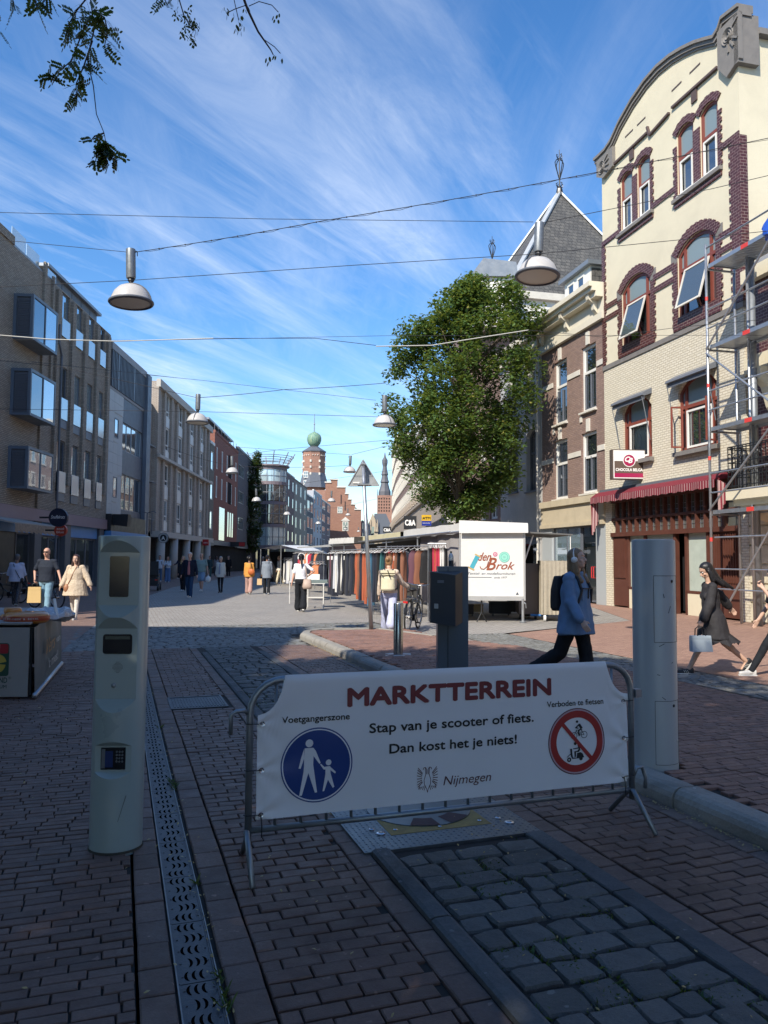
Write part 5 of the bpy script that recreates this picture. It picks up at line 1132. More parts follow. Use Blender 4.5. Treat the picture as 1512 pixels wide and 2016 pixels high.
MB().prism([(xg(722), 0, 0), (xg(744), 0, 0), (xg(744), 0, zg(1040)), (xg(734), 0, zg(1013)), (xg(722), 0, zg(1042))], (0, 3, 0)).build('gable_wall', m_sand, CG)
MB().prism([(xg(735), 1, zg(1040)), (xg(737), 1, zg(1014)), (xg(760), 1, zg(1014)), (xg(772), 1, zg(1040))], (0, 12, 0)).box(xg(738), .8, 0, xg(775), 14, zg(1040)).build('roof', m_dgrey, CG)
for x in (724, 730, 739, 743): MB().cyl((xg(x), -.3, zg(1050)), (xg(x), -.3, zg(1026)), .5, .1, 6).build('pinnacle', m_sand, CG)
MB().box(xg(731), -.1, zg(1066), xg(737), -.02, zg(1040)).build('window', g_dark, CG)
FX = ((-6.0, 300.0), (1.0, 0.15))
far_house('pale_end_house', 'low pale house closing the far end of the street', 0, 8, 8.5, FX, m_sand, m_white, g_dark, 2, 4, 1, 1.5, 3.5, 2.6, base=2.8, cols=1)
# ---- scaffolded house at the right edge
C7 = bld('scaffolded_house', 'cream stone and maroon brick house with a slate mansard, wrapped in scaffolding', 'building', 7.32, FR)
ops = [(2.2, 3.6, 4.0, 6.4), (2.2, 3.6, 7.2, 8.8), (5.2, 6.6, 4.0, 6.4), (5.2, 6.6, 7.2, 8.8)]
b = MB(); grid_wall(b, 0, 12, 3.6, 9.2, ops, .1, .25); shell(b, 0, 12, 3.6, 9.2, 10, .1); b.build('brick_wall', bk_glaze, C7)
for o in ops: win(C7, *o, m_offw, g_dark, .2, .12, 2, (.6,))
b = MB().box(0, .04, 0, 1.4, .3, 3.6).box(3.0, .04, 0, 12, .3, 3.6)
for k in range(7): b.box(0, .0, .05 + k * .5, 1.4, .04, .5 + k * .5); b.box(3.0, .0, .05 + k * .5, 12, .04, .5 + k * .5)
b.box(1.7, -.02, 3.6, 2.2, .09, 9.2).box(3.6, -.02, 3.6, 4.0, .09, 9.2).box(0, -.1, 9.0, 12, .3, 9.35).box(0, -.05, 6.55, 12, .09, 7.0)
b.build('cream_stone', m_stucco, C7)
b = MB().prism([(.9, -.5, 6.5), (.9, -.5, 6.2), (.9, -.3, 6.0), (.9, -.15, 5.5), (.9, 0, 5.3), (.9, 0, 6.5)], (.25, 0, 0)); b.build('carved_bracket', m_stucco, C7)
MB().prism([(0, .1, 9.35), (0, 2.3, 12.2), (0, 9, 12.2), (0, 9, 9.35)], (12, 0, 0)).build('mansard_roof', M('slate_sheets', (0.17, 0.18, 0.20), .55, var=.25, scale=3), C7)
MB().box(1.4, .6, 0, 3.0, .7, 3.6).build('doorway', m_core, C7)
BAL = thing('wrought_iron_balcony', 'cream balcony with black wrought iron scroll railing behind the scaffold', 'balcony', C7.location, C7.rotation_euler.z)
MB().box(.4, -1.0, 3.15, 4.5, .0, 3.42).box(.5, -.85, 3.0, 4.4, 0, 3.15).prism([(.6, 0, 3.0), (.6, -.7, 3.0), (.6, -.4, 2.75), (.6, 0, 2.6)], (3.6, 0, 0)).build('slab', m_stucco, BAL)
b = MB()
for z in (3.5, 3.75, 4.1, 4.45, 4.5): b.bar((.45, -.95, z), (4.45, -.95, z), .025); b.bar((.45, -.95, z), (.45, 0, z), .025)
for i in range(30): b.bar((.45 + i * .135, -.95, 3.42), (.45 + i * .135, -.95, 4.5), .018)
for i in range(7): b.bar((.45, -.95 + i * .135, 3.42), (.45, -.95 + i * .135, 4.5), .018)
for i in range(24):
 for z, s_ in ((4.28, 1), (3.9, -1)): b.tube([(.53 + i * .16 + .055 * math.cos(t), -.965, z + s_ * .055 * math.sin(t)) for t in [q * .7 for q in range(8)]], .011, 4)
for i in range(5):
 for z in (4.28, 3.9): b.tube([(.44, -.9 + i * .18 + .055 * math.cos(t), z + .055 * math.sin(t)) for t in [q * .7 for q in range(8)]], .011, 4)
b.build('railing', m_black, BAL)
# ---- scaffold
m_galv = M('galvanised', (0.42, 0.44, 0.46), 0.38, metal=0.75, var=.2, scale=8, bump=.1); m_redp = M('red_band', (0.6, 0.05, 0.04), .5)
SF = thing('scaffolding', 'galvanised tube scaffolding with perforated decks and red bands at the right edge', 'scaffold', C7.location, C7.rotation_euler.z)
posts = [(.20, -1.3, 0, 9.9), (1.05, -.75, 0, 9.3), (.20, -.45, 0, 9.3), (2.8, -1.3, 0, 12.6), (2.8, -.45, 0, 12.6), (5.4, -1.3, 0, 12.6), (5.4, -.45, 0, 12.6)]
for (x, y, z0, z1) in posts: MB().cyl((x, y, z0), (x, y, z1), .034, n=10).build('standard', m_galv, SF, smooth=True)
MB().cyl((.95, -.55, 0), (.95, -.55, 9.6), .09, n=12).build('drain_pipe', m_zinc, SF, smooth=True)
for z in (2.85, 5.0, 7.15, 9.3):
 for x0 in (.25, 2.85):
  b = MB(); b.box(x0, -1.28, z - .05, x0 + 2.5, -1.24, z + .05); b.box(x0, -.52, z - .05, x0 + 2.5, -.48, z + .05)
  for i in range(28): b.box(x0 + i * .09, -1.24, z + .02, x0 + i * .09 + .075, -.52, z + .035)
  b.box(x0, -1.24, z, x0 + .03, -.52, z + .02); d = b.build('deck', m_galv, SF)
 MB().box(1.5, -1.285, z - .052, 1.75, -1.279, z + .052).build('red_band', m_redp, SF)
 MB().bar((.2, -1.3, z - .06), (.2, -.4, z - .06), .045).build('transom', m_galv, SF)
 for dz in (.5, 1.0):
  if z + dz < 10.2: MB().tube([(.2, -1.3, z + dz), (5.4, -1.3, z + dz)], .024, 6).build('guard_rail', m_galv, SF)
for (z0, z1, x0, x1) in ((2.9, 5.0, .2, 2.8), (7.1, 9.3, .2, 2.8), (.6, 2.9, .9, 2.8)): MB().tube([(x0, -1.34, z0), (x1, -1.34, z1)], .026, 8).build('diagonal_brace', m_galv, SF)
MB().tube([(.2, -1.34, 7.0), (2.8, -1.34, 5.0)], .026, 8).build('diagonal_brace', m_galv, SF)
for z in (1.4, 2.2, .9): MB().tube([(.35, -1.3, z), (5.4, -1.3, z)], .022, 6).build('guard_rail', m_galv, SF)
for (x, z) in ((.2, 2.1), (.2, 6.1), (.2, 8.4), (.2, 4.2)): MB().cyl((x, -1.3, z), (x, -1.3, z + .1), .038, n=10).build('red_sleeve', m_redp, SF)
BT = thing('blue_tarpaulin', 'bundle of bright blue sheeting hanging on the upper scaffold deck', 'tarpaulin', C7.location, C7.rotation_euler.z)
b = MB(); b.ico((2.5, -1.2, 9.35), .3, 3, (.8, .6, 1.2))
b.v = [tuple(Vector(v) + Vector((1, 1, 1)) * .12 * noise.noise(Vector(v) * 4)) for v in b.v]; b.build('sheet', M('blue_plastic', (0.02, 0.08, 0.42), .35), BT)
# ---- buildings behind the camera on the left and ahead on the right (they throw the street's shade)
FB = ((-10.6, -34.0), (0.0, 1.0))
far_house('corner_building_behind', 'tall brick corner building left of and behind the viewer, across the side street', 0, 37.4, 14.6, FB, bk_brown, m_white, g_dark, 4, 9, 1.6, 1.9, 4.2, 3.0, cols=2, depth=30)
FB2 = ((9.9, 17), (1.2, -5.0))
far_house('shop_house_right', 'brick shop house right of the scaffolding, outside the view', 4.5, 14, 13, ((p0.x, p0.y), (1.2, -5)), bk_brown, m_white, g_dark, 3, 4, 1.6, 1.9, 4.2, 3.0, cols=2, depth=8) if False else None
FB3 = ((15.5, 6.0), (0.3, -5.0))
far_house('right_row_behind', 'brick row on the right side of the street behind the viewer', 0, 36, 12, FB3, bk_brown, m_white, g_dark, 3, 9, 1.6, 1.9, 4.2, 3.0, cols=2, depth=10)
# ==== STREET FURNITURE
def bool_cut(me, cutters):
 o = D.objects.new('tmp', me); TS.collection.objects.link(o); tmp = [o]
 for c in cutters:
  co = D.objects.new('cut', c); TS.collection.objects.link(co); tmp.append(co)
  m = o.modifiers.new('b', 'BOOLEAN'); m.operation = 'DIFFERENCE'; m.object = co; m.solver = 'EXACT'
 vl = TS.view_layers[0]; vl.update(); dg = vl.depsgraph
 r = D.meshes.new_from_object(o.evaluated_get(dg), depsgraph=dg)
 for t in tmp: D.objects.remove(t)
 return r
# white access column
m_pyl = M('column_white', (0.30, 0.365, 0.355), 0.34, var=0.06, scale=2, bump=0.04, dirt=0.12, coat=.3)
m_scr = M('black_glass', (0.008, 0.010, 0.013), 0.12, var=.1, bump=0, spec=.6)
PY = thing('access_control_column', 'tall pale grey-green access column with three recessed panels, left of the banner', 'access column', TSW(-0.024, 4.59, 0) + Vector((.05, 0, 0)), R(3)); PY.scale = (.93, .93, 1.025)
PY.rotation_euler = (R(0), R(.1), R(3))
def recess(z0, z1, d, lip=.07, w=.125):
 """wedge-ended slab that cuts a flat panel with scooped ends into the front of the column"""
 return MB().prism([(-w, -.6, z0 - lip * 9), (-w, -d, z0), (-w, -d, z1), (-w, -.6, z1 + lip * 9)], (2 * w, 0, 0)).mesh('cut', m_pyl)
colm = MB().lathe([(.0, -.05), (.152, -.05), (.152, 1.665), (.150, 1.673), (.144, 1.676), (0, 1.676)], 72, sy=.95).mesh('shell', m_pyl)
bm = bmesh.new(); bm.from_mesh(colm); bmesh.ops.remove_doubles(bm, verts=bm.verts, dist=1e-5); bmesh.ops.recalc_face_normals(bm, faces=bm.faces); bm.to_mesh(colm); bm.free()
try: cm = bool_cut(colm, [recess(1.30, 1.585, .092), recess(.80, 1.175, .092), recess(.42, .555, .105, .04)])
except Exception as e: cm = colm
cm.materials.clear(); cm.materials.append(m_pyl)
for p_ in cm.polygons: p_.use_smooth = True
cm.set_sharp_from_angle(angle=R(20))
link('shell', cm, PY)
def rrect(b, x0, z0, x1, z1, y, r=.008, th=.004):
 pts = []
 for cx, cz, a0 in ((x1 - r, z1 - r, 0), (x0 + r, z1 - r, 90), (x0 + r, z0 + r, 180), (x1 - r, z0 + r, 270)):
  for k in range(4): a = R(a0 + 30 * k); pts.append((cx + r * math.cos(a), y, cz + r * math.sin(a)))
 return b.prism(pts[::-1] if False else pts, (0, th, 0))
rrect(MB(), -.055, 1.345, .058, 1.565, -.096).build('camera_screen', m_scr, PY)
rrect(MB(), -.082, 1.04, .088, 1.145, -.096, .014).build('display', m_scr, PY)
MB().box(-.068, -.0985, 1.118, .075, -.0965, 1.134).build('display_line', M('lcd_green', (0.05, 0.065, 0.05), .3), PY)
b = MB()
for i in range(9):
 for k in range(9):
  if (i - 4) ** 2 + (k - 4) ** 2 < 18: b.box(-.022 + i * .0068, -.0935, .94 + k * .0068, -.019 + i * .0068, -.0915, .943 + k * .0068)
b.build('speaker_holes', m_black, PY)
b = MB().lathe([(.013, 0), (.013, .004), (.009, .006), (0, .006)], 18, Matrix.Translation((-.012, -.092, .872)) @ Matrix.Rotation(R(90), 4, 'X')); b.build('call_button', m_zinc, PY, smooth=True)
rrect(MB(), -.07, .432, .072, .548, -.109, .003).build('card_reader', m_scr, PY)
b = MB()
for i in range(3):
 for k in range(4): b.lathe([(.0055, 0), (.0055, .003), (0, .003)], 10, Matrix.Translation((.022 + i * .016, -.109, .475 + k * .017)) @ Matrix.Rotation(R(90), 4, 'X'))
b.box(-.066, -.111, .44, -.045, -.1095, .54); b.build('keys', M('key_grey', (.12, .13, .14), .4), PY)
MB().box(-.045, -.1105, .445, .0, -.1095, .53).build('reader_label', M('reader_blue', (.01, .03, .12), .3), PY)
b = MB().bar((.045, -.1345, .17), (.085, -.122, .30), .012, .002); b.build('scrape', M('scrape_dark', (.10, .11, .10), .7), PY)
b = MB(); b.lathe([(.1535, .0), (.1545, .012), (.158, .0)], 40, sy=.95); b.build('grime_ring', M('grime', (.05, .045, .035), .95, var=.5, scale=30), PY)
# steel column at the right
m_sts = M('brushed_grey_steel', (0.40, 0.42, 0.42), 0.45, metal=.12, var=.12, scale=2.5, bump=.05, dirt=.15, stretch=(1, 1, .2))
PL = thing('large_round_column', 'thick round grey steel column with two service hatches on the right kerb', 'column', TSW(3.77, 4.73, 0), 0); PL.scale = (.9, .9, 1)
MB().lathe([(.172, .06), (.172, 1.74), (.168, 1.752), (.155, 1.756), (0, 1.757)], 64).build('shell', m_sts, PL, sharp=35)
m_seam = M('dark_seam', (.03, .032, .035), .7, bump=0)
def hatch(z0, z1, a0, a1):
 b = MB(); r = .1728
 P = lambda a, z: (r * math.sin(R(a)), -r * math.cos(R(a)), z)
 b.tube([P(a0 + (a1 - a0) * i / 10, z1) for i in range(11)], .0016, 4); b.tube([P(a0 + (a1 - a0) * i / 10, z0) for i in range(11)], .0016, 4); b.tube([P(a0, z0), P(a0, z1)], .0016, 4); b.tube([P(a1, z0), P(a1, z1)], .0016, 4)
 b.build('hatch_seam', m_seam, PL)
hatch(1.01, 1.49, -20, 62); hatch(.14, .59, -20, 62)
for (a, z) in ((34, 1.45), (34, .555)):
 b = MB().lathe([(.011, 0), (.011, .004), (.007, .005), (0, .003)], 14, Matrix.Translation((.172 * math.sin(R(a)), -.172 * math.cos(R(a)), z)) @ Matrix.Rotation(R(a), 4, 'Z') @ Matrix.Rotation(R(90), 4, 'X')); b.build('lock', m_black, PL)
b = MB()
for (a, z, a2, z2) in ((-8, .98, 6, 1.0), (-14, .78, -6, .775), (20, 1.22, 27, 1.27), (-2, .62, 8, .60), (5, 1.36, 8, 1.33), (28, .86, 33, .865)): b.bar((.1725 * math.sin(R(a)), -.1725 * math.cos(R(a)), z), (.1725 * math.sin(R(a2)), -.1725 * math.cos(R(a2)), z2), .0025, .004)
b.build('scratches', m_seam, PL)
MB().tube([(.16 * math.sin(R(50 + 8 * k)) , -.178 * math.cos(R(50 + 8 * k)), .3) for k in range(3)], .01, 6).build('hinge', m_sts, PL)
# crowd barrier with banner; local x along the lane's cross direction
BR = thing('crowd_barrier', 'galvanised steel crowd barrier on splayed feet carrying the white banner', 'barrier', TSW(0.66, 4.0, 0), SA + R(-.3))
m_bar = M('barrier_steel', (0.27, 0.30, 0.32), 0.42, metal=.7, var=.25, scale=6, bump=.15, dirt=.4)
r_ = .17; L_ = 2.335; zt_ = .965; zb_ = .205
path = [(0, 0, .15), (0, 0, zt_ - r_)] + [(r_ - r_ * math.cos(R(a)), 0, zt_ - r_ + r_ * math.sin(R(a))) for a in range(15, 91, 15)] + [(L_ - r_ + r_ * math.sin(R(a)), 0, zt_ - r_ + r_ * math.cos(R(a))) for a in range(0, 76, 15)] + [(L_, 0, zt_ - r_), (L_, 0, .15)]
MB().tube(path, .0185, 12).build('frame_tube', m_bar, BR, smooth=True)
MB().tube([(0, 0, zb_), (L_, 0, zb_)], .0165, 10).build('bottom_rail', m_bar, BR, smooth=True)
ub = MB().cyl((0, 0, zb_), (0, 0, zt_), .0085, n=8).mesh('upright', m_bar, True)
for i in range(1, 17): link('upright', ub, BR, (L_ * i / 17, 0, 0))
for x in (0, L_):
 for s in (-1, 1):
  MB().tube([(x + .01 * s, s * .005, .20), (x + .01 * s, s * .03, .205), (x + .01 * s, s * .075, .16), (x + .01 * s, s * .235, .012)], .015, 10).build('foot', m_bar, BR, smooth=True)
MB().tube([(-.015, 0, .80), (-.03, -.01, .815), (-.075, -.02, .815), (-.1, -.02, .80), (-.1, -.02, .70)], .011, 8).build('coupling_hook', m_bar, BR, smooth=True)
MB().box(L_ + .018, -.03, .76, L_ + .06, .02, .81).build('coupling_eye', m_galv, BR)
MB().tube([(L_ + .02 , .01, .28), (L_ + .045, .01, .33), (L_ + .085, .01, .33), (L_ + .11, .01, .26), (L_ + .105, .01, .2)], .012, 8).build('coupling_loop', m_bar, BR, smooth=True)
# banner: sheet folded over the top tube, concave top corners, slight sag and pulls at the eyelets
BN = thing('market_banner', 'white banner reading MARKTTERREIN hung over the barrier', 'banner', BR.location, BR.rotation_euler.z)
m_ban = M('banner_vinyl', (0.68, 0.70, 0.72), 0.42, var=.035, scale=2.0, bump=.05, bscale=400, spec=.5, dirt=.03, bdist=.001)
xa, xb, zb0 = .035, 2.29, .262
def by(x, z):
 w = .004 * noise.noise(Vector((x * 2.6, z * 4, 1))) + .0006 * noise.noise(Vector((x * 10, z * 9, 4)))
 for (ex, ez) in ((xa, .285), (xa, .745), (xb, .285), (xb, .745), (xa, .51), (xb, .51)):
  d = math.hypot(x - ex, z - ez)
  if d < .35: w += .009 * math.exp(-d * 8) * math.sin(math.atan2(z - ez, x - ex) * 7)
 return -.024 + w - .004 * math.sin(math.pi * min(1, max(0, (x - xa) / (xb - xa))))
nx, nz = 110, 40; b = MB(); rc = .135; cr = .195
def ztop(x):
 dx = min(x - xa, xb - x)
 if dx >= rc: return .988
 return .988 - cr * (1 - math.sqrt(max(0, 1 - ((rc - dx) / rc) ** 2))) * 1.0 if False else .79 + cr * (1 - math.sqrt(max(0, 1 - (dx / rc) ** 2)))
idx = {}
for i in range(nx + 1):
 x = xa + (xb - xa) * i / nx
 for k in range(nz + 1):
  zz = zb0 + (ztop(x) - zb0) * k / nz; y = by(x, zz)
  if zz > .965: y = by(x, .965) + (zz - .965) * .55
  idx[i, k] = len(b.v); b.v.append((x, y, zz))
for i in range(nx):
 for k in range(nz): b.f.append([idx[i, k], idx[i + 1, k], idx[i + 1, k + 1], idx[i, k + 1]]); b.m.append(0)
# back flap
i0, i1 = int(nx * rc / (xb - xa)) + 1, nx - int(nx * rc / (xb - xa)) - 1
for i in range(i0, i1):
 xA, xB = xa + (xb - xa) * i / nx, xa + (xb - xa) * (i + 1) / nx
 b.add([(xA, by(xA, .965) + .0127, .988), (xB, by(xB, .965) + .0127, .988), (xB, .022, .975), (xA, .022, .975), (xB, .024, .55), (xA, .024, .55)], [(0, 1, 2, 3), (3, 2, 4, 5)])
b.build('sheet', m_ban, BN, smooth=True)
# printing: meshes laid 1.5 mm in front of the cloth, following it
m_pred = M('print_red', (0.17, 0.030, 0.035), .45, var=.03, bump=0); m_pblk = M('print_black', (0.012, 0.016, 0.018), .45, var=.05, bump=0); m_pblu = M('print_blue', (0.010, 0.045, 0.20), .4, var=.05, bump=0)
m_pwht = M('print_white', (0.66, 0.68, 0.70), .45, var=.02, bump=0); m_pdr = M('print_darkred', (0.085, 0.02, 0.022), .45, var=.03, bump=0); m_psig = M('print_signred', (0.33, 0.03, 0.028), .45, var=.03, bump=0)
def drape(o, lift=.0028, x0=0, z0=0):
 me = o.data; T = o.matrix_basis.copy()
 # subdivide long flat faces so that the print follows the cloth
 for v in me.vertices:
  p = T @ v.co; p.y = by(p.x, p.z) - lift; v.co = p
 o.matrix_basis = Matrix.Identity(4); me.update(); return o
def btext(s, mat, x, z, w, h, **k):
 return drape(text(s, mat, BN, w=w, h=h, loc=(x, 0, z), **k))
btext('MARKTTERREIN', m_pred, (.52 + 1.755) / 2, .812, 1.235, .094, bold=.042)
btext('Stap van je scooter of fiets.', m_pblk, (.64 + 1.64) / 2, .662, 1.0, .052, bold=.020)
btext('Dan kost het je niets!', m_pblk, (.755 + 1.53) / 2, .545, .775, .052, bold=.020)
btext('Voetgangerszone', m_pblk, .345, .742, .365, .034, bold=.018)
btext('Verboden te fietsen', m_pblk, 1.925, .738, .39, .034, bold=.012)
btext('Nijmegen', m_pdr, 1.22, .347, .295, .052, shear=.22, bold=-.004)
def flat(name, mat, polys, lift):
 b = MB()
 for p in polys: b.poly([(x, 0, z) for x, z in p])
 me = b.mesh(name, mat); bm = bmesh.new(); bm.from_mesh(me); bmesh.ops.triangulate(bm, faces=[f for f in bm.faces if len(f.verts) > 4]); bm.to_mesh(me); bm.free()
 return drape(link(name, me, BN), lift)
def annulus(cx, cz, r0, r1, n=56, ex=1.0):
 out = []
 for i in range(n):
  a, c = 6.283185 * i / n, 6.283185 * (i + 1) / n
  out.append([(cx + ex * r * math.cos(t), cz + r * math.sin(t)) for r, t in ((r0, a), (r1, a), (r1, c), (r0, c))] if r0 > 0 else [(cx, cz), (cx + ex * r1 * math.cos(a), cz + r1 * math.sin(a)), (cx + ex * r1 * math.cos(c), cz + r1 * math.sin(c))])
 return out
bx, bz, br_ = .352, .515, .194
flat('blue_roundel', m_pblu, [p for k in range(8) for p in annulus(bx, bz, br_ * .93 * k / 8, br_ * .93 * (k + 1) / 8)] + annulus(bx, bz, br_ * .965, br_), .0020)
flat('white_ring', m_pwht, annulus(bx, bz, br_ * .93, br_ * .965), .0022)
# adult and child
S_ = .194 / 378.0
cv = lambda pts: [(bx + (x - 436) * S_, bz - (z - 944) * S_) for x, z in pts]
adult = [cv([(305, 768), (395, 768), (398, 860), (300, 870)]), cv([(300, 770), (270, 860), (243, 965), (264, 970), (300, 870)]), cv([(300, 862), (398, 858), (395, 940), (300, 945)]), cv([(395, 768), (420, 800), (473, 925), (460, 935), (398, 852)]),
   cv([(300, 940), (395, 938), (440, 1220), (417, 1222), (345, 1018), (282, 1240), (255, 1240), (295, 1000)])]
child = [cv([(525, 968), (575, 966), (580, 1045), (525, 1050)]), cv([(466, 940), (478, 935), (512, 970), (530, 968), (528, 998), (505, 995)]), cv([(570, 968), (636, 1030), (628, 1045), (580, 1010)]), cv([(525, 1045), (580, 1040), (622, 1180), (605, 1190), (553, 1102), (515, 1215), (497, 1215)])]
heads = [[(x * 1.0, z) for x, z in t] for t in annulus(bx + (352 - 436) * S_, bz - (720 - 944) * S_, 0, 40 * S_, 20)] + annulus(bx + (557 - 436) * S_, bz - (927 - 944) * S_, 0, 30 * S_, 18)
flat('pedestrian_symbol', m_pwht, adult + child + heads, .0034)
rx, rz_, rr_ = 1.932, .528, .194
flat('red_ring', m_psig, annulus(rx, rz_, .715 * rr_, .925 * rr_), .0020); flat('pink_ring', M('print_pink', (.45, .32, .36), .45, bump=0), annulus(rx, rz_, .925 * rr_, .97 * rr_), .0015); flat('dark_ring', m_pdr, annulus(rx, rz_, .97 * rr_, rr_), .0015)
K_ = .194 / 545.0
cq = lambda pts: [(rx + (x - 742) * K_ * 1.19, rz_ - (z - 822) * K_) for x, z in pts]
def thick(p, q, w):
 (x0, z0), (x1, z1) = p, q; d = math.hypot(x1 - x0, z1 - z0); nx_, nz_ = -(z1 - z0) / d * w / 2, (x1 - x0) / d * w / 2
 return [(x0 + nx_, z0 + nz_), (x1 + nx_, z1 + nz_), (x1 - nx_, z1 - nz_), (x0 - nx_, z0 - nz_)]
cqa = lambda cx, cz, r0, r1, n=20: [cq(p) for p in [[(cx + r * math.cos(t), cz + r * math.sin(t) * 1.1) for r, t in ((max(r0, .1), 6.2832 * i / n), (r1, 6.2832 * i / n), (r1, 6.2832 * (i + 1) / n), (max(r0, .1), 6.2832 * (i + 1) / n))] for i in range(n)]]
sym = cqa(862, 722, 44, 53) + cqa(697, 728, 44, 53) + cqa(746, 500, 0, 20) + cqa(618, 1115, 13, 34) + cqa(808, 1110, 0, 28) + cqa(716, 858, 0, 24)
sym += [cq(thick(*a)) for a in (((788, 540), (720, 605), 22), ((778, 545), (822, 620), 40), ((820, 620), (768, 650), 26), ((720, 600), (770, 610), 16), ((770, 640), (782, 740), 24), ((730, 640), (780, 735), 8), ((730, 640), (830, 640), 8), ((830, 640), (780, 735), 8), ((862, 722), (815, 640), 8), ((697, 728), (735, 640), 8), ((782, 722), (862, 722), 8))]
sym += [cq(p) for p in ([(750, 880), (790, 890), (798, 975), (760, 1000), (745, 985), (770, 950)], [(680, 935), (765, 925), (765, 945), (690, 950)], [(700, 985), (780, 975), (780, 1000), (728, 1000), (728, 1075), (705, 1080)],
  [(632, 940), (665, 938), (668, 1010), (680, 1085), (740, 1090), (740, 1105), (665, 1105), (645, 1060), (640, 1030), (590, 1075), (580, 1070), (640, 1015)], [(745, 1015), (800, 1005), (835, 1030), (860, 1095), (740, 1105)])]
flat('bicycle_and_scooter_symbol', m_pblk, sym, .0022)
ba = R(133); bars = []
for k in range(8):
 f, g = -.72 + 1.44 * k / 8, -.72 + 1.44 * (k + 1) / 8; bars.append([(rx + rr_ * (q * math.cos(ba) + s * .058 * math.sin(ba)), rz_ + rr_ * (q * math.sin(ba) - s * .058 * math.cos(ba))) for q, s in ((f, -1), (g, -1), (g, 1), (f, 1))])
flat('red_bar', m_psig, bars, .0034)
# double-headed eagle crest
eg = []
def E2(pts, w=.0035):
 for p, q in zip(pts, pts[1:]):
  eg.append(thick((.978 + p[0], .385 + p[1]), (.978 + q[0], .385 + q[1]), w))
for s in (-1, 1):
 E2([(s * .004, .03), (s * .004, .055), (s * .012, .068), (s * .022, .066), (s * .026, .055)]); E2([(s * .012, .068), (s * .010, .03), (s * .02, .0)])
 for k in range(8): a = R(62 - k * 17); E2([(s * (.026 + .006 * math.cos(a)), .012 + .028 * math.sin(a)), (s * (.05 + .012 * math.cos(a)), .015 + .06 * math.sin(a))], .004)
 for k in range(4): E2([(s * (.012 + k * .009), -.03 - k * .002), (s * (.02 + k * .011), -.056 + k * .004)], .0035)
 E2([(s * .02, 0), (s * .018, -.025), (s * .004, -.05), (0, -.068)]); E2([(s * .03, -.01), (s * .048, -.03), (s * .05, -.05)])
flat('eagle_crest', m_pdr, eg, .0016)
for (ex, ez) in ((.06, .745), (.06, .51), (.06, .285), (2.262, .745), (2.262, .525), (2.262, .295)):
 s = -1 if ex < 1 else 1
 MB().lathe([(.007, 0), (.013, .002), (.014, 0)], 16, Matrix.Translation((ex, by(ex, ez) - .002, ez)) @ Matrix.Rotation(R(90), 4, 'X')).build('eyelet', M('bright_steel', (0.6, 0.6, 0.62), 0.25), BN)
 te = [(ex, by(ex, ez) - .004, ez), (ex + s * .03, -.03, ez + .002), (ex + s * .07, -.028, ez + .002), (ex + s * .085, 0, ez)]
 MB().tube(te, .003, 5).build('cable_tie', m_black, BN)
 if ez < .3: MB().tube([(ex, by(ex, ez) - .006, ez), (ex + .004, -.036, ez - .05), (ex + .004, -.034, ez - .11)], .0032, 5).build('cable_tie_tail', m_black, BN)
# steel bollard
BO = thing('steel_bollard', 'short round polished steel bollard on the island', 'bollard', (W(784, 1303, 11.98).x, 12.05, .08))
MB().lathe([(.076, 0), (.076, .81), (.07, .825), (.0, .827)], 32).build('post', M('polished_steel', (.42, .43, .44), .22, metal=.95, var=.1, bump=.02), BO, sharp=35)
MB().box(-.2, -.2, .012, .2, .2, .024).build('foot_plate', m_sts, BO)
# dark control cabinet on its pedestal
m_cab = M('cabinet_blue_black', (0.018, 0.024, 0.035), .4, var=.1, bump=.03); m_ped = M('pedestal_blue_grey', (0.085, 0.11, 0.135), .38, var=.08, bump=.03)
CBT = thing('control_cabinet', 'dark blue control cabinet on a grey pedestal with a bottle on top', 'cabinet', (0, 0, 0))
x0, x1, xe = W(862, 1200, 10).x, W(922, 1200, 10).x, W(882, 1200, 10).x
MB().box(x0 - .0, 10.0, .05, x1, 10.30, 1.505).build('pedestal', m_ped, CBT); MB().box(xe - .004, 9.994, .08, xe + .004, 9.999, 1.5).build('seam', m_seam, CBT)
cx0, cx1 = W(846, 1200, 9.75).x, W(910, 1200, 9.75).x
MB().prism([(cx0, 9.66, .80), (cx1 - .10, 9.60, .76), (cx1, 9.72, .80), (cx1, 9.99, .80), (cx0, 9.99, .80)], (0, 0, .64)).build('box', m_cab, CBT)
MB().box(cx0 + .09, 9.626, 1.30, cx0 + .17, 9.64, 1.335).build('name_plate', m_dgrey, CBT); MB().box(cx0 + .05, 9.626, .98, cx0 + .10, 9.65, 1.04).build('handle', m_zinc, CBT)
BTL = thing('water_bottle', 'clear plastic bottle with dark cap standing on the control cabinet', 'bottle', (W(888, 1100, 10.1).x, 10.1, 1.505))
m_pet = glass('bottle_plastic', (0.45, 0.58, 0.68), .10, .05, see=.5)
MB().lathe([(.0, 0), (.033, 0), (.035, .05), (.031, .065), (.035, .08), (.035, .12), (.026, .155), (.012, .175), (.012, .185)], 20).build('bottle', m_pet, BTL, smooth=True)
MB().lathe([(.0345, .004), (.0355, .005), (.0355, .075), (.034, .078)], 20).build('label', m_cab, BTL); MB().lathe([(.014, .18), (.014, .2), (0, .2)], 14).build('cap', m_black, BTL)
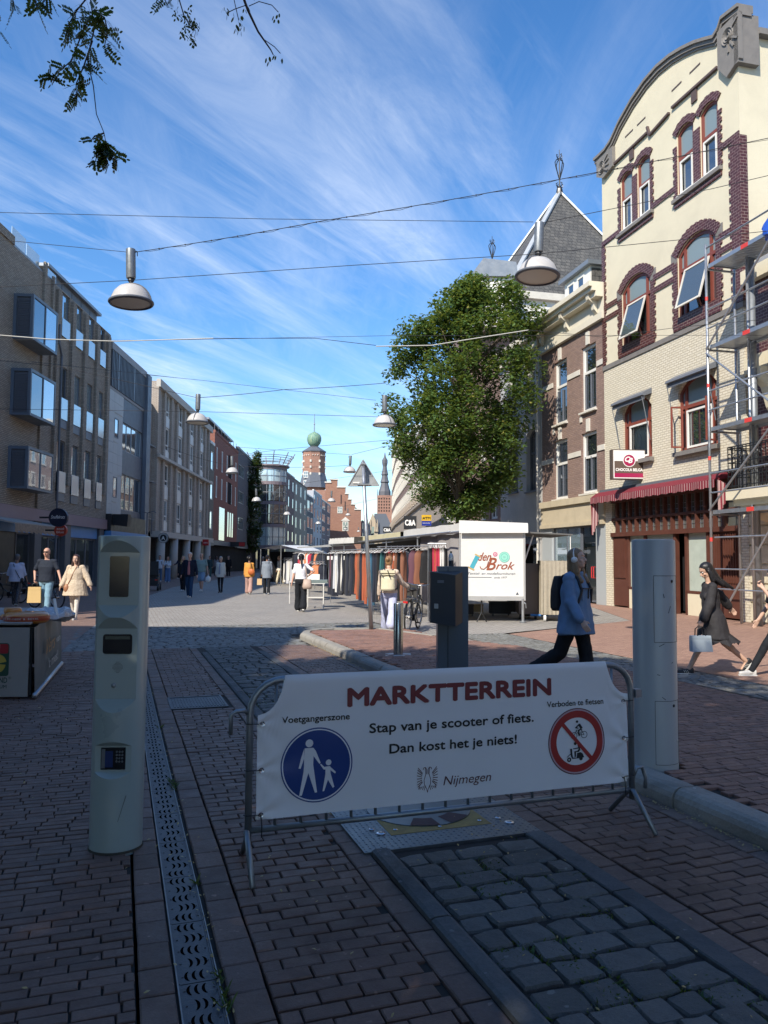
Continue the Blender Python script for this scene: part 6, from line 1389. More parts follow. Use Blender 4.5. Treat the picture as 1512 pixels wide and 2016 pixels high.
# triangular sign from behind on its pole
TSN = thing('triangular_traffic_sign', 'grey back of a triangular traffic sign on a leaning galvanised pole', 'traffic sign', (0, 0, 0))
pb, ptp = Vector((W(731, 1247, 16.3).x, 16.3, .08)), W(714.5, 909, 16.15)
MB().tube([pb, ptp], .045, 14, rs=[.048, .036]).build('pole', m_galv, TSN, smooth=True)
tri = [W(683, 958, 16.3), W(748, 957, 16.3), W(715, 903, 16.3)]; cen = sum(tri, Vector()) / 3
rt = []
for i, p in enumerate(tri):
 a, c = tri[i - 1], tri[(i + 1) % 3]; rt += [p + (a - p).normalized() * .06, p + ((cen - p).normalized()) * .018, p + (c - p).normalized() * .06]
MB().prism(rt, (0, .012, 0)).build('plate', M('sign_back_grey', (.33, .34, .34), .45, metal=.3, var=.1), TSN)
b = MB()
for i in range(3): b.bar(tri[i] * .94 + cen * .06 + Vector((0, -.008, 0)), tri[(i + 1) % 3] * .94 + cen * .06 + Vector((0, -.008, 0)), .016, .018)
b.build('rim', MT['sign_back_grey'], TSN)
MB().box(cen.x - .12, 16.12, tri[0].z + .02, cen.x + .16, 16.29, tri[0].z + .05).box(cen.x - .045, 16.1, tri[2].z - .15, cen.x + .05, 16.29, tri[2].z - .12).build('clamp', m_galv, TSN)
MB().box(tri[0].x + .13, 16.28, tri[0].z + .07, tri[0].x + .27, 16.297, tri[0].z + .10).build('sticker', m_white, TSN)
# ---- hanging street lamps and cables
m_can = M('lamp_canister', (0.25, 0.27, 0.28), .45, metal=.6, var=.3, scale=10, dirt=.3)
m_shade = M('lamp_shade_grey', (0.50, 0.48, 0.45), .35, var=.12, scale=3, dirt=.25); m_in = M('lamp_inner', (0.60, 0.56, 0.47), .4, var=.1)
def lamp_proto():
 t = thing('hanging_street_lamp', 'x', 'street lamp', (0, 0, 0), 0, 'dome shaped street lamps hung on cables across the street')
 MB().lathe([(0, .98), (.075, .98), (.078, .95), (.078, .50), (.072, .48), (0, .48)], 20).build('canister', m_can, t, sharp=40)
 MB().lathe([(.05, .48), (.055, .44), (.035, .42), (.035, .36), (.0, .36)], 14).build('neck', m_black, t)
 dome = MB().lathe([(.03, .38), (.10, .365), (.20, .32), (.275, .24), (.315, .15), (.335, .09)], 32).build('shade', m_shade, t, smooth=True)
 MB().lathe([(.335, .10), (.365, .085), (.37, .065), (.355, .045), (.325, .04), (.32, .06)], 32).build('rim', m_dgrey, t, smooth=True)
 MB().lathe([(.325, .062), (.20, .052), (0, .05)], 28).build('lens', m_in, t, smooth=True)
 MB().tube([(.345 * math.sin(R(a)), -.02, .04 + .35 * math.cos(R(a)) ) for a in range(-86, 87, 12)], .014, 6).build('bracket', m_dgrey, t)
 MB().tube([(.08, 0, .95), (.11, 0, .94), (.11, 0, .86)], .008, 5).build('hook', m_black, t)
 return t
LP = [  # px, py of the rim, distance, words
 (258.5, 598, 12.5, 'nearest hanging lamp on the left, against the sky above the brick block'),
 (1057.5, 546, 12.2, 'nearest hanging lamp on the right, in front of the slate pyramid roof'),
 (388.5, 833, 24, 'second hanging lamp on the left, in front of the beige pilaster block'),
 (757, 838, 23, 'hanging lamp half hidden behind the left edge of the leafy tree'),
 (457, 932, 41, 'hanging lamp in front of the red brick block'),
 (688.5, 930, 42, 'hanging lamp just left of the triangular sign'),
 (505, 987, 56, 'hanging lamp in front of the dark ivy covered tree'),
 (565, 1014, 72, 'hanging lamp before the purple grey house in the far row'),
 (652.5, 988, 64, 'hanging lamp before the upper part of the stepped gable'),
 (626.5, 1032, 90, 'hanging lamp before the pale house in the far row'),
 (685, 1015, 99, 'hanging lamp before the right side of the stepped gable'),
 (680, 1043, 140, 'tiny hanging lamp before the pointed window of the stepped gable'),
 (706, 1047, 150, 'tiny hanging lamp farthest down the street')]
lp0 = lamp_proto(); LL = []
for i, (px, py, Y, w) in enumerate(LP):
 p = W(px, py, Y) - Vector((0, 0, .05)); o = lp0 if i == 0 else copy_tree(lp0); o.location = p; o['label'] = w; o.rotation_euler = (0, R((-2, 4, 1, 0, 2)[i % 5]), R(i * 40)); LL.append(p)
m_wire = M('cable_dark', (0.03, 0.03, 0.032), .6, bump=0); m_wirew = M('cable_white', (.55, .54, .48), .5, bump=0)
def cable(pts, r, label, mat=None, Y=None, sag=0, n=16, name='overhead_cable', fuzz=0):
 """pts: list of (px,py,Y) through which the cable passes"""
 r *= .8; P = [W(*p) for p in pts]; out = []
 for a, c in zip(P, P[1:]):
  for i in range(n):
   t = i / n; q = a.lerp(c, t); q.z -= sag * 4 * t * (1 - t); out.append(q)
 out.append(P[-1]); b = MB().tube(out, r, 5)
 if fuzz:
  b.tube([q + Vector((0, .0, .018 * math.sin(i * 1.9) - .012)) for i, q in enumerate(out)], r * .6, 4)
  for q in out[::3]: b.ico(q, r * 2.4, 1)
 return tag(b.build(name, mat or m_wire), label, 'cable', 'cables spanning the street')
cable([(-260, 447, 12.5), (258, 497, 12.5)], .006, 'thin cable from the left wall to the nearest left lamp')
cable([(262, 497, 12.5), (640, 434, 12.4), (1108, 352, 12.3), (1700, 232, 12.2)], .008, 'twisted cable rising from the nearest left lamp to the cream gable', fuzz=1, sag=.02, n=22)
cable([(-260, 412, 12.2), (520, 431, 12.2), (1050, 437, 12.2)], .006, 'thin level cable from the left edge to the nearest right lamp')
cable([(1062, 440, 12.2), (1400, 372, 12.2), (1750, 290, 12.2)], .007, 'cable from the nearest right lamp up past the cream gable')
cable([(-260, 578, 12.4), (258, 552, 12.5), (700, 522, 12.3), (1057, 500, 12.2), (1512, 455, 12.2), (1800, 420, 12.2)], .007, 'long cable joining the necks of the two nearest lamps')
cable([(-200, 645, 14), (0, 660, 14), (100, 668, 14), (230, 672, 14), (420, 666, 14)], .012, 'pale cable sagging across the upper brick wall at left', m_wirew)
cable([(420, 666, 14), (620, 666, 14), (740, 680, 14)], .007, 'continuation of the sagging cable in mid sky')
cable([(740, 682, 14), (850, 680, 14), (950, 664, 14), (1040, 650, 14)], .012, 'pale cable drooping in front of the tree crown', m_wirew)
cable([(1040, 650, 14), (1190, 664, 14), (1330, 645, 14), (1600, 620, 14)], .006, 'thin cable from the pale cable to the scaffold')
cable([(-200, 668, 18), (300, 670, 18), (760, 661, 18), (1500, 660, 18)], .006, 'hair thin level cable crossing the whole street')
cable([(-200, 690, 24), (120, 722, 24), (388, 783, 24)], .01, 'cable from the left wall to the second left lamp', fuzz=0)
cable([(391, 783, 24), (560, 767, 24), (760, 754, 24)], .012, 'cable from the second left lamp into the tree', sag=.02)
cable([(290, 738, 26), (400, 749, 26), (740, 788, 26)], .008, 'cable descending from the beige block roof to the tree')
cable([(-100, 804, 24), (380, 810, 24), (757, 821, 23.5)], .009, 'level cable joining the second pair of lamps')
cable([(-100, 700, 15), (60, 712, 15), (360, 745, 26)], .008, 'dark wire between the second and third box bay')
cable([(455, 898, 41), (560, 884, 41), (770, 866, 41)], .012, 'cable from the lamp at the red block to the right')
cable([(330, 880, 41), (457, 917, 41), (690, 916, 42)], .012, 'cable joining the pair of lamps before the glass tower', sag=.1)
cable([(440, 878, 50), (560, 887, 50), (690, 895, 50)], .012, 'thin cable crossing before the tower bulb')
cable([(692, 895, 42), (770, 876, 42)], .012, 'short cable from the lamp by the triangular sign to the store')
cable([(500, 966, 56), (620, 948, 60), (775, 925, 62)], .014, 'far cable between the ivy tree lamp and the store')
cable([(520, 1002, 80), (660, 1000, 80), (775, 975, 80)], .016, 'farthest cable before the row of houses')
# ---- shop signs along the street
def round_sign(px, py, Y, r, label, mat, txt, tm, arm=True, **k):
 p = W(px, py, Y); t = thing('round_shop_sign', label, 'sign', p, 0)
 MB().cyl((0, .06, 0), (0, -.06, 0), r, n=36).build('disc', mat, t, sharp=40)
 for (s, z, w, h, kk) in txt: text(s, tm, t, w=w, h=h, loc=(0, -.065, z), **kk)
 if arm: MB().bar((-r - .35, 0, .0), (-r * .5, 0, 0), .06).build('bracket', m_black, t)
 return t
round_sign(115.5, 1019, 27.5, .335, 'round navy sign with white script lettering above the red sign', M('sign_navy', (.008, .012, .03), .4, bump=0), [('Snuffelrots', -.04, .5, .13, dict(shear=.35))], m_wp)
round_sign(120, 1044, 28.5, .23, 'round orange red sign reading cool blue below the navy sign', M('sign_orange', (.40, .045, .02), .4, bump=0), [('cool', .015, .27, .09, {}), ('blue', -.11, .27, .09, {})], m_wp)
sA = round_sign(322, 1059, 44, .30, 'round black sign with a white letter A in a ring before the arcade', m_black, [('A', -.10, None, .2, dict(bold=.02))], m_wp)
b = MB()
for r0 in (.2, .25): b.lathe([(r0, 0), (r0 + .02, 0)], 30, Matrix.Translation((0, -.066, 0)) @ Matrix.Rotation(R(90), 4, 'X'))
b.build('ring', m_wp, sA)
def box_sign(px0, py0, px1, py1, Y, label, mat, items, name='box_sign'):
 a, c = W(px0, py1, Y), W(px1, py0, Y); t = thing(name, label, 'sign', ((a.x + c.x) / 2, Y, a.z)); w = (c.x - a.x); h = c.z - a.z
 MB().box(-w / 2, -.08, 0, w / 2, .08, h).build('cabinet', mat, t)
 for (s, tm, fz, fw, fh, kk) in items: text(s, tm, t, w=w * fw, h=h * fh, loc=(0, -.083, h * fz), **kk)
 return t, w, h
box_sign(795, 1016, 820, 1042, 50, 'black box sign reading C&A nearest on the curved store', m_black, [('C&A', m_wp, .3, .8, .42, dict(bold=.03))])
box_sign(754, 1037, 770, 1049, 84, 'smaller black sign reading C&A farther along the curved store', m_black, [('C&A', m_wp, .25, .8, .5, dict(bold=.03))])
t, w, h = box_sign(830, 1014, 849, 1035, 45, 'yellow and blue ATM sign beside the downpipe', M('sign_yellow', (.62, .38, .02), .4, bump=0), [('ATM', m_pblk, .58, .82, .24, dict(bold=.03))])
MB().box(-w / 2, -.084, 0, w / 2, -.081, h * .45).build('blue_field', M('sign_blue', (.01, .03, .25), .4, bump=0), t); text('GELDAUTOMAAT', m_wp, t, w=w * .8, h=h * .09, loc=(0, -.088, h * .2))
t, w, h = box_sign(877, 1017, 900, 1030, 41, 'black sign with white letters FLYING TIGER half behind the tree', m_black, [('FLYING', m_wp, .55, .75, .3, dict(bold=.04)), ('TIGER', m_wp, .12, .75, .3, dict(bold=.04))])
box_sign(399, 1062, 411, 1074, 60, 'small red sign with pale letters at the end of the arcade', M('sign_red', (.4, .015, .015), .4, bump=0), [('wibra', m_wp, .35, .7, .25, {})])
t, w, h = box_sign(437, 1067, 484, 1076, 85, 'long dark fascia sign on the red brick block', m_black, []);
MB().box(w * .22, -.085, h * .1, w * .46, -.081, h * .9).build('red_field', M('sign_red', (.4, .015, .015), .4), t)
box_sign(218, 1046, 238, 1053, 46, 'small orange sign above the blue shop band', M('sign_orange', (.40, .045, .02), .4), [])
sp = thing('speaker_box', 'black flood light box mounted above the blue shop band', 'flood light', W(240, 1025, 43)); MB().prism([(-.4, -.3, -.25), (.4, -.3, -.35), (.45, -.3, .35), (-.45, -.3, .35)], (0, .5, 0)).build('housing', m_black, sp)
# old sign bracket frame
sbk = thing('iron_sign_bracket', 'dark curled iron sign bracket before the narrow brick house', 'bracket', W(290, 1010, 47)); MB().tube([(-.55, 0, 0), (-.4, 0, .12), (0, 0, 0), (.4, 0, .12), (.55, 0, 0)], .03, 6).bar((0, 0, 0), (0, 0, -1.3), .06).bar((.3, 0, 0), (.3, 0, -1.3), .05).build('frame', m_dgrey, sbk)
# ---- cheese cart at the left edge
ca, cbk = G(54, 1377), G(110, 1312)
CT = thing('cheese_cart', 'market cart clad in grey canvas with a cheese emblem at the left edge', 'market cart', (ca.x, ca.y, 0), 0)
dv = Vector((cbk.x - ca.x, cbk.y - ca.y, 0)); L_ = dv.length; dn = dv / L_
H_ = .80; m_cv = M('grey_canvas', (0.30, 0.28, 0.26), .8, var=.1, scale=3, bump=.4, bscale=260, dirt=.1)
fx = Vector((-1, -.06, 0)).normalized()   # front face runs to the left
b = MB(); w_ = 1.3
p_ = [Vector((0, 0, .03)), fx * w_ + Vector((0, 0, .03)), fx * w_ + dn * L_ + Vector((0, 0, .03)), dn * L_ + Vector((0, 0, .03))]
b.poly([p_[0], p_[0] + Vector((0, 0, H_ - .03)), p_[1] + Vector((0, 0, H_ - .03)), p_[1]]); b.build('front_cloth', m_cv, CT)
m_teal = M('banner_slate', (0.075, 0.105, 0.11), .5, var=.25, scale=2.2, bump=.1)
side = MB(); n = 20
for i in range(n):
 for k in range(8):
  q = []
  for (ii, kk) in ((i, k), (i + 1, k), (i + 1, k + 1), (i, k + 1)):
   f, g = ii / n, kk / 8; off = .012 * math.sin(ii * 1.3) * g + .03 * (1 - g)
   pt = Vector((.035 + off, .03, 0)) + dn * (L_ * f); q.append(pt + Vector((0, 0, .04 + (H_ - .04) * g)))
  side.poly(q)
side.build('side_banner', m_teal, CT, smooth=True)
MB().tube([Vector((.075, .0, .04)), Vector((.075, 0, .04)) + dn * (L_ + .05)], .03, 8).build('banner_weight', m_galv, CT, smooth=True)
MB().prism([p_[0] + Vector((0, .01, H_)), p_[1] + Vector((0, .01, H_)), p_[2] + Vector((0, 0, H_)), p_[3] + Vector((0, 0, H_))], (0, 0, .02)).build('top', m_cv, CT)
MB().box(.0, .02, .05, .022, .04, H_).build('corner_post', m_black, CT)
MB().poly([p_[2], p_[3], p_[3] + Vector((0, 0, H_)), p_[2] + Vector((0, 0, H_))]).poly([p_[1], p_[1] + Vector((0, 0, H_)), p_[2] + Vector((0, 0, H_)), p_[2]]).build('back_cloth', m_cv, CT)
# emblem and lettering on the front cloth
fy = -.004; emb = thing('emblem_frame', None, None); emb.parent = CT; emb.rotation_euler = (0, 0, math.atan2(-fx.y, -fx.x)); emb.name = 'emblem'
def rr(b, x0, z0, x1, z1, y, r=.03):
 pts = []
 for cx, cz, a0 in ((x1 - r, z1 - r, 0), (x0 + r, z1 - r, 90), (x0 + r, z0 + r, 180), (x1 - r, z0 + r, 270)):
  for k in range(5): a = R(a0 + 22.5 * k); pts.append((cx + r * math.cos(a), y, cz + r * math.sin(a)))
 return b.poly(pts[::-1])
ex1 = -.215; ex0 = ex1 - .33
rr(MB(), ex0, .26, ex1, .625, fy).build('green_field', M('emblem_green', (.01, .055, .035), .5, bump=0), emb)
rr(MB(), ex0 + .22, .51, ex1 - .01, .615, fy - .002, .02).build('red_field', M('emblem_red', (.32, .01, .02), .5, bump=0), emb); MB().box(ex0 + .12, fy - .003, .51, ex0 + .225, fy - .002, .615).build('white_field', m_wp, emb)
m_ey = M('emblem_yellow', (.45, .33, .05), .5, bump=0)
b = MB()
for (a0, a1, cx, cz) in ((100, 10, ex0 + .2, .40), (-5, -60, ex0 + .19, .395)): b.poly([(cx, fy - .004, cz)] + [(cx + .105 * math.cos(R(a0 + (a1 - a0) * i / 8)), fy - .004, cz + .105 * math.sin(R(a0 + (a1 - a0) * i / 8))) for i in range(9)])
b.build('cheese_wedges', m_ey, emb)
m_eg2 = M('letter_green', (.012, .05, .035), .5, bump=0)
text('ND', m_eg2, emb, w=.085, h=.062, bold=.01, loc=(ex1 - .055, fy, .185)); text('®', m_eg2, emb, h=.03, loc=(ex1 + .015, fy, .225)); text('UM', m_eg2, emb, w=.075, h=.038, bold=.01, loc=(ex1 - .055, fy, .125))
sd_ = thing('side_print', None, None); sd_.parent = CT; sd_.name = 'slogan'; sd_.rotation_euler = (0, 0, math.atan2(dn.y, dn.x)); sd_.location = (.088, .03, 0)
m_or = M('letter_ochre', (.42, .24, .07), .5, bump=0); m_lw = M('letter_pale', (.50, .54, .52), .5, bump=0)
text('Vers', m_or, sd_, w=.9, h=.2, shear=.4, loc=(1.2, 0, .40)); text('van', m_lw, sd_, w=.45, h=.09, bold=.01, loc=(2.0, 0, .44)); text("'t mes!", m_lw, sd_, w=1.0, h=.13, bold=.012, loc=(1.5, 0, .20))
# cheeses and wrapping on the cart
m_rind = M('cheese_rind', (.50, .20, .04), .32, var=.1, scale=4, bump=.03, coat=.4); m_rband = M('cheese_band', (.33, .05, .02), .35, bump=0)
def cheese(x, y, r, h, z, label, band=True):
 t = thing('round_cheese', label, 'cheese', CT.location + Vector((x, y, H_ + .02 + z)), 0); k = h / 2
 MB().lathe([(0, 0), (r * .82, 0), (r * .95, h * .16), (r, h * .42), (r, h * .58), (r * .95, h * .84), (r * .82, h), (0, h)], 40).build('rind', m_rind, t, smooth=True)
 if band: MB().lathe([(r * .992, h * .28), (r * 1.006, h * .4), (r * 1.006, h * .62), (r * .992, h * .72)], 40).build('band', m_rband, t, smooth=True)
 return t
ch = cheese(-.20, .35, .25, .125, 0, 'big round orange cheese with a dark red printed band on the cart corner')
for i, c in enumerate('JAARS BELEGEN & ROYAL'):
 if c == ' ': continue
 a = R(-150 + i * 5.6); o = text(c, m_lw, ch, h=.022, bold=.01, loc=(.2525 * math.cos(a), .2525 * math.sin(a), .052), rot=(R(90), 0, a + R(90)))
cheese(-.46, .5, .12, .09, .0, 'small round red cheese behind the big one at the left edge'); cheese(-.44, .5, .10, .08, .09, 'small pink cheese on top of the small red cheese', False)
m_film = M('crumpled_film', (.40, .43, .46), .25, var=.2, scale=10, bump=.5, bscale=40, bdist=.02)
b = MB(); b.ico((0, 0, 0), .2, 3, (1.6, 2.6, .35)); b.v = [tuple(Vector(v) + Vector((0, 0, 1)) * .10 * noise.noise(Vector(v) * 9) + Vector((1, 1, 0)) * .03 * noise.noise(Vector(v) * 14)) for v in b.v if True]
fo = b.build('crumpled_foil', m_film); fo.location = CT.location + Vector((-.38, 1.25, H_ + .04)); tag(fo, 'heap of crumpled grey plastic film behind the cheeses', 'wrapping')
kn = thing('knife_handle', 'pale plastic handle sticking up from the wrapping on the cart', 'handle', CT.location + Vector((-.12, 1.0, H_ + .02))); MB().bar((0, 0, .0), (-.09, .1, .24), .03).build('handle', m_white, kn)
for i, (x, y, c) in enumerate(((-.55, 1.0, (.5, .12, .06)), (-.68, .85, (.55, .3, .26)), (-.5, .75, (.45, .22, .08)))):
 b = MB().prism([(0, 0, 0), (.16, 0, 0), (.08, .13, 0)], (0, 0, .09)); o = b.build('cheese_wedge', M('wedge%d' % i, c, .5)); o.location = CT.location + Vector((x, y, H_ + .03)); o.rotation_euler = (0, .2, i); tag(o, ('red', 'pink', 'brown')[i] + ' wrapped cheese wedge among the film on the cart', 'cheese')
# ==== PEOPLE
def remesh(b, name, mat, voxel, smooth=4, wrinkle=0.0, wsc=7.0, seed=0):
 me = b.mesh('tmp', mat); bm = bmesh.new(); bm.from_mesh(me); bmesh.ops.recalc_face_normals(bm, faces=bm.faces); bm.to_mesh(me); bm.free()
 o = D.objects.new('tmp', me); m = o.modifiers.new('r', 'REMESH'); m.mode = 'VOXEL'; m.voxel_size = voxel; m.use_smooth_shade = True
 if smooth: s = o.modifiers.new('s', 'SMOOTH'); s.iterations = smooth; s.factor = .5
 r = evaluate(o); r.name = name; r.materials.clear(); r.materials.append(mat)
 if wrinkle:
  cs = [v.co.copy() for v in r.vertices]; ns = [v.normal.copy() for v in r.vertices]; fl = []
  for c, nn in zip(cs, ns):
   k = noise.noise(Vector((c.x * wsc + seed, c.y * wsc, c.z * wsc * .7))) + .5 * noise.noise(Vector((c.x * wsc * 2.3, c.y * wsc * 2.3 + seed, c.z * wsc * 1.6))); fl += list(c + nn * k * wrinkle)
  r.vertices.foreach_set('co', fl)
 r.polygons.foreach_set('use_smooth', [True] * len(r.polygons)); return r
def cap(b, p, q, r0, r1, n=12):
 """capsule with two radii"""
 p = Vector(p); q = Vector(q); d = (q - p); L = d.length
 if L < 1e-5: return b.ico(p, r0, 2)
 d.normalize(); pts = []; rs = []
 for k in range(4): a = R(-90 + 22.5 * k); pts.append(p + d * r0 * math.sin(a)); rs.append(max(.001, r0 * math.cos(a)))
 for k in range(5): a = R(22.5 * k); pts.append(q + d * r1 * math.sin(a)); rs.append(max(.001, r1 * math.cos(a)))
 return b.tube(pts, r0, n, True, rs)
def rings(b, rr, n=20):
 """loft of horizontal ellipses (x, y, z, rx, ry)"""
 vs = []; fs = []
 for (x, y, z, rx, ry) in rr: vs += [(x + rx * math.cos(6.28318 * k / n), y + ry * math.sin(6.28318 * k / n), z) for k in range(n)]
 for i in range(len(rr) - 1):
  for k in range(n): j = (k + 1) % n; fs.append((i * n + k, i * n + j, (i + 1) * n + j, (i + 1) * n + k))
 fs.append(tuple(range(n))[::-1]); e = (len(rr) - 1) * n; fs.append(tuple(e + k for k in range(n))); return b.add(vs, fs)
def hand(b, w, d, side, grip=False, k=1.0):
 """palm and five unequal fingers hanging from wrist w along direction d"""
 d = Vector(d).normalized(); fwd = Vector((0, 1, 0)); fwd = (fwd - d * fwd.dot(d)).normalized(); inn = d.cross(fwd) * (1 if side < 0 else -1)
 pc = w + d * .045 * k
 for j in (-1, 0, 1): cap(b, w + fwd * j * .014 * k, w + d * .085 * k + fwd * j * .024 * k, .017 * k, .015 * k, 8)
 for j, (L, off) in enumerate(((.068, .030), (.078, .010), (.072, -.011), (.056, -.031))):
  a = w + d * .088 * k + fwd * off * k; bend = inn * (.5 if not grip else 1.0)
  m1 = a + (d * (1 - .25 * (1 + grip)) + bend * .5).normalized() * L * .5 * k; m2 = m1 + (d * (.75 - 1.1 * grip) + bend).normalized() * L * .5 * k
  cap(b, a, m1, .0088 * k, .008 * k, 7); cap(b, m1, m2, .008 * k, .0068 * k, 7)
 t0 = w + d * .03 * k + fwd * .028 * k; t1 = t0 + (d * .7 + fwd * .7 + inn * .3).normalized() * .038 * k; t2 = t1 + (d + inn * .5).normalized() * .028 * k
 cap(b, t0, t1, .011 * k, .0095 * k, 7); cap(b, t1, t2, .0095 * k, .008 * k, 7); return b
SKIN = {}
def skinm(c):
 k = 'skin_%02d' % int(c[0] * 100)
 return M(k, c, .55, var=.08, scale=6, bump=.1, bscale=150, spec=.35)
def person(name_label, loc, heading, H, spec):
 """heading: degrees, 0 = facing away from the camera (+Y), positive = turned left. Local frame: +Y forward, +X right."""
 sp = dict(thigh=(0, 0), knee=(0, 0), arm=((0, 6), (0, 6)), elbow=(12, 12), inw=(0, 0), head=(0, 0), build=1.0, sex='f', near=False, skin=(.55, .34, .25), hair=('short', (.05, .03, .02)), top=None, legs=None, shoes=(.5, .5, .5), lean=0)
 sp.update(spec); near = sp['near']; vx = .009 if near else .02; bd = sp['build']; fem = sp['sex'] == 'f'
 sn = hash(name_label) % 97
 t = thing('person', name_label, 'person', loc, R(heading)); t.scale = (H / 1.75,) * 3
 hipz = .93; J = {}
 for s, i in ((-1, 0), (1, 1)):
  a, kn = R(sp['thigh'][i]), R(sp['knee'][i]); hip = Vector((s * .088 * (1.05 if fem else 1), 0, hipz))
  knee = hip + Vector((s * .004, math.sin(a), -math.cos(a))) * .435; ank = knee + Vector((0, math.sin(a - kn), -math.cos(a - kn))) * .415
  J['hip%d' % i], J['knee%d' % i], J['ank%d' % i] = hip, knee, ank
  J['pitch%d' % i] = a - kn
 dz = .075 - min(J['ank0'].z, J['ank1'].z)
 for k, v in list(J.items()):
  if isinstance(v, Vector): J[k] = v + Vector((0, 0, dz))
 hz = hipz + dz; ln = R(sp['lean']); up = Vector((0, math.sin(ln), math.cos(ln)))
 base = Vector((0, 0, hz)); P = lambda h, y=0.0, x=0.0: base + up * (h - hipz) + Vector((x, y, 0))
 shw = (.168 if fem else .195) * (.5 + .5 * bd)
 for s, i in ((-1, 0), (1, 1)):
  fa, oa = sp['arm'][i]; sh = P(1.415, 0, s * shw); d1 = Vector((s * math.sin(R(oa)), math.sin(R(fa)) * math.cos(R(oa)), -math.cos(R(fa)) * math.cos(R(oa))))
  el = sh + d1 * .285; fa2 = R(fa + sp['elbow'][i]); io = R(oa - sp['inw'][i]); d2 = Vector((s * math.sin(io), math.sin(fa2) * math.cos(io), -math.cos(fa2) * math.cos(io))); wr = el + d2 * .255
  J['sh%d' % i], J['el%d' % i], J['wr%d' % i], J['hd%d' % i] = sh, el, wr, d2
 # ---- body: one continuous surface
 b = MB(); bw = bd
 rings(b, [(P(.86).x, P(.86).y, P(.86).z, .13 * bw, .09 * bw), (0, P(.94).y, P(.94).z, .165 * bw, .115 * bw), (0, P(1.08).y, P(1.08).z, (.128 if fem else .145) * bw, .095 * bw), (0, P(1.28).y, P(1.28).z, (.145 if fem else .17) * bw, .105 * bw), (0, P(1.40).y, P(1.40).z, (.14 if fem else .17) * (.5 + bw / 2), .08), (0, P(1.46).y, P(1.46).z, .07, .055)], 18)
 cap(b, P(1.43, -.005), P(1.56, .012), .053 if fem else .062, .05 if fem else .06)
 for i in (0, 1):
  s = -1 if i == 0 else 1
  cap(b, J['hip%d' % i] - Vector((0, 0, .02)), J['knee%d' % i], .083 * bw, .052 * (.5 + bw / 2)); k = J['knee%d' % i]; a_ = J['ank%d' % i]; cm_ = k.lerp(a_, .3) - Vector((0, .012, 0))
  cap(b, k, cm_, .05, .054); cap(b, cm_, a_, .053, .033)
  cap(b, P(1.42, 0, s * shw * .6), J['sh%d' % i], .05, .052); cap(b, J['sh%d' % i], J['el%d' % i], .047 * (.5 + bw / 2), .037); cap(b, J['el%d' % i], J['wr%d' % i], .038, .026)
  if near: hand(b, J['wr%d' % i], J['hd%d' % i], s, grip=sp.get('grip', (False, False))[i])
  else: hand(b, J['wr%d' % i], J['hd%d' % i], s, k=1.12)
  pt = J['pitch%d' % i]; fd = Vector((0, math.cos(pt), math.sin(pt))) if pt < 0 else Vector((0, 1, 0)); fd.normalize(); J['fd%d' % i] = fd
  cap(b, a_ - Vector((0, 0, .03)), a_ + fd * .10 - Vector((0, 0, .045)), .032, .026)
 link('body', remesh(b, 'body', skinm(sp['skin']), vx, 3), t)
 # ---- head
 tilt, turn = sp['head']; hc = P(1.645, .03); HM = Matrix.Translation(hc) @ Euler((R(tilt), 0, R(turn))).to_matrix().to_4x4()
 b = MB(); hb = MB()
 hb.ico((0, -.008, .03), .092, 3, (.83, 1.02, .98)); hb.ico((0, .022, -.045), .068, 3, (.86, .92, 1.02)); hb.ico((0, .058, -.088), .024, 2, (1.2, .8, .8))
 cap(hb, (0, .078, .012), (0, .103, -.028), .009, .0145, 8); hb.ico((0, .083, .034), .022, 2, (1.9, .45, .4))
 for s in (-1, 1): hb.ico((s * .076, -.004, -.012), .026, 2, (.28, .7, 1.15)); hb.ico((s * .042, .060, -.030), .024, 2, (.9, .7, .8)); hb.ico((s * .011, .093, -.034), .009, 1)
 hb.ico((0, .083, -.060), .0165, 2, (1.35, .6, .42)); cap(hb, (0, -.015, -.06), (0, -.03, -.12), .052, .05, 12)
 b.add([HM @ Vector(v) for v in hb.v], hb.f)
 ho = link('head', remesh(b, 'head', skinm(sp['skin']), .0055 if near else .011, 2), t)
 f_ = MB();
 for s in (-1, 1): f_.ico(HM @ Vector((s * .031, .0735, .008)), .0115, 2)
 link('eyes', f_.mesh('eyes', M('eye_white', (.6, .58, .55), .3, bump=0), True), t)
 f_ = MB()
 for s in (-1, 1): f_.ico(HM @ Vector((s * .031, .082, .008)), .0062, 1)
 link('pupils', f_.mesh('pupils', m_black), t)
 hk, hcol = sp['hair']; mh = M('hair_%02d%02d' % (int(hcol[0] * 100), int(hcol[1] * 99)), hcol, .42, var=.45, scale=30, bump=.5, bscale=50, stretch=(3, 3, .3), bdist=.006)
 f_ = MB()
 for s in (-1, 1): f_.bar(HM @ Vector((s * .016, .087, .034)), HM @ Vector((s * .046, .075, .037)), .006, .006)
 link('eyebrows', f_.mesh('eyebrows', mh if hk != 'bald' else M('brow', (.12, .07, .05), .7)), t)
 f_ = MB(); f_.ico(HM @ Vector((0, .0955 if False else .093, -.060)), .0105, 2, (2.1, .45, .42)); link('lips', f_.mesh('lips', M('lip', (.38, .13, .11), .45, bump=0), True), t)
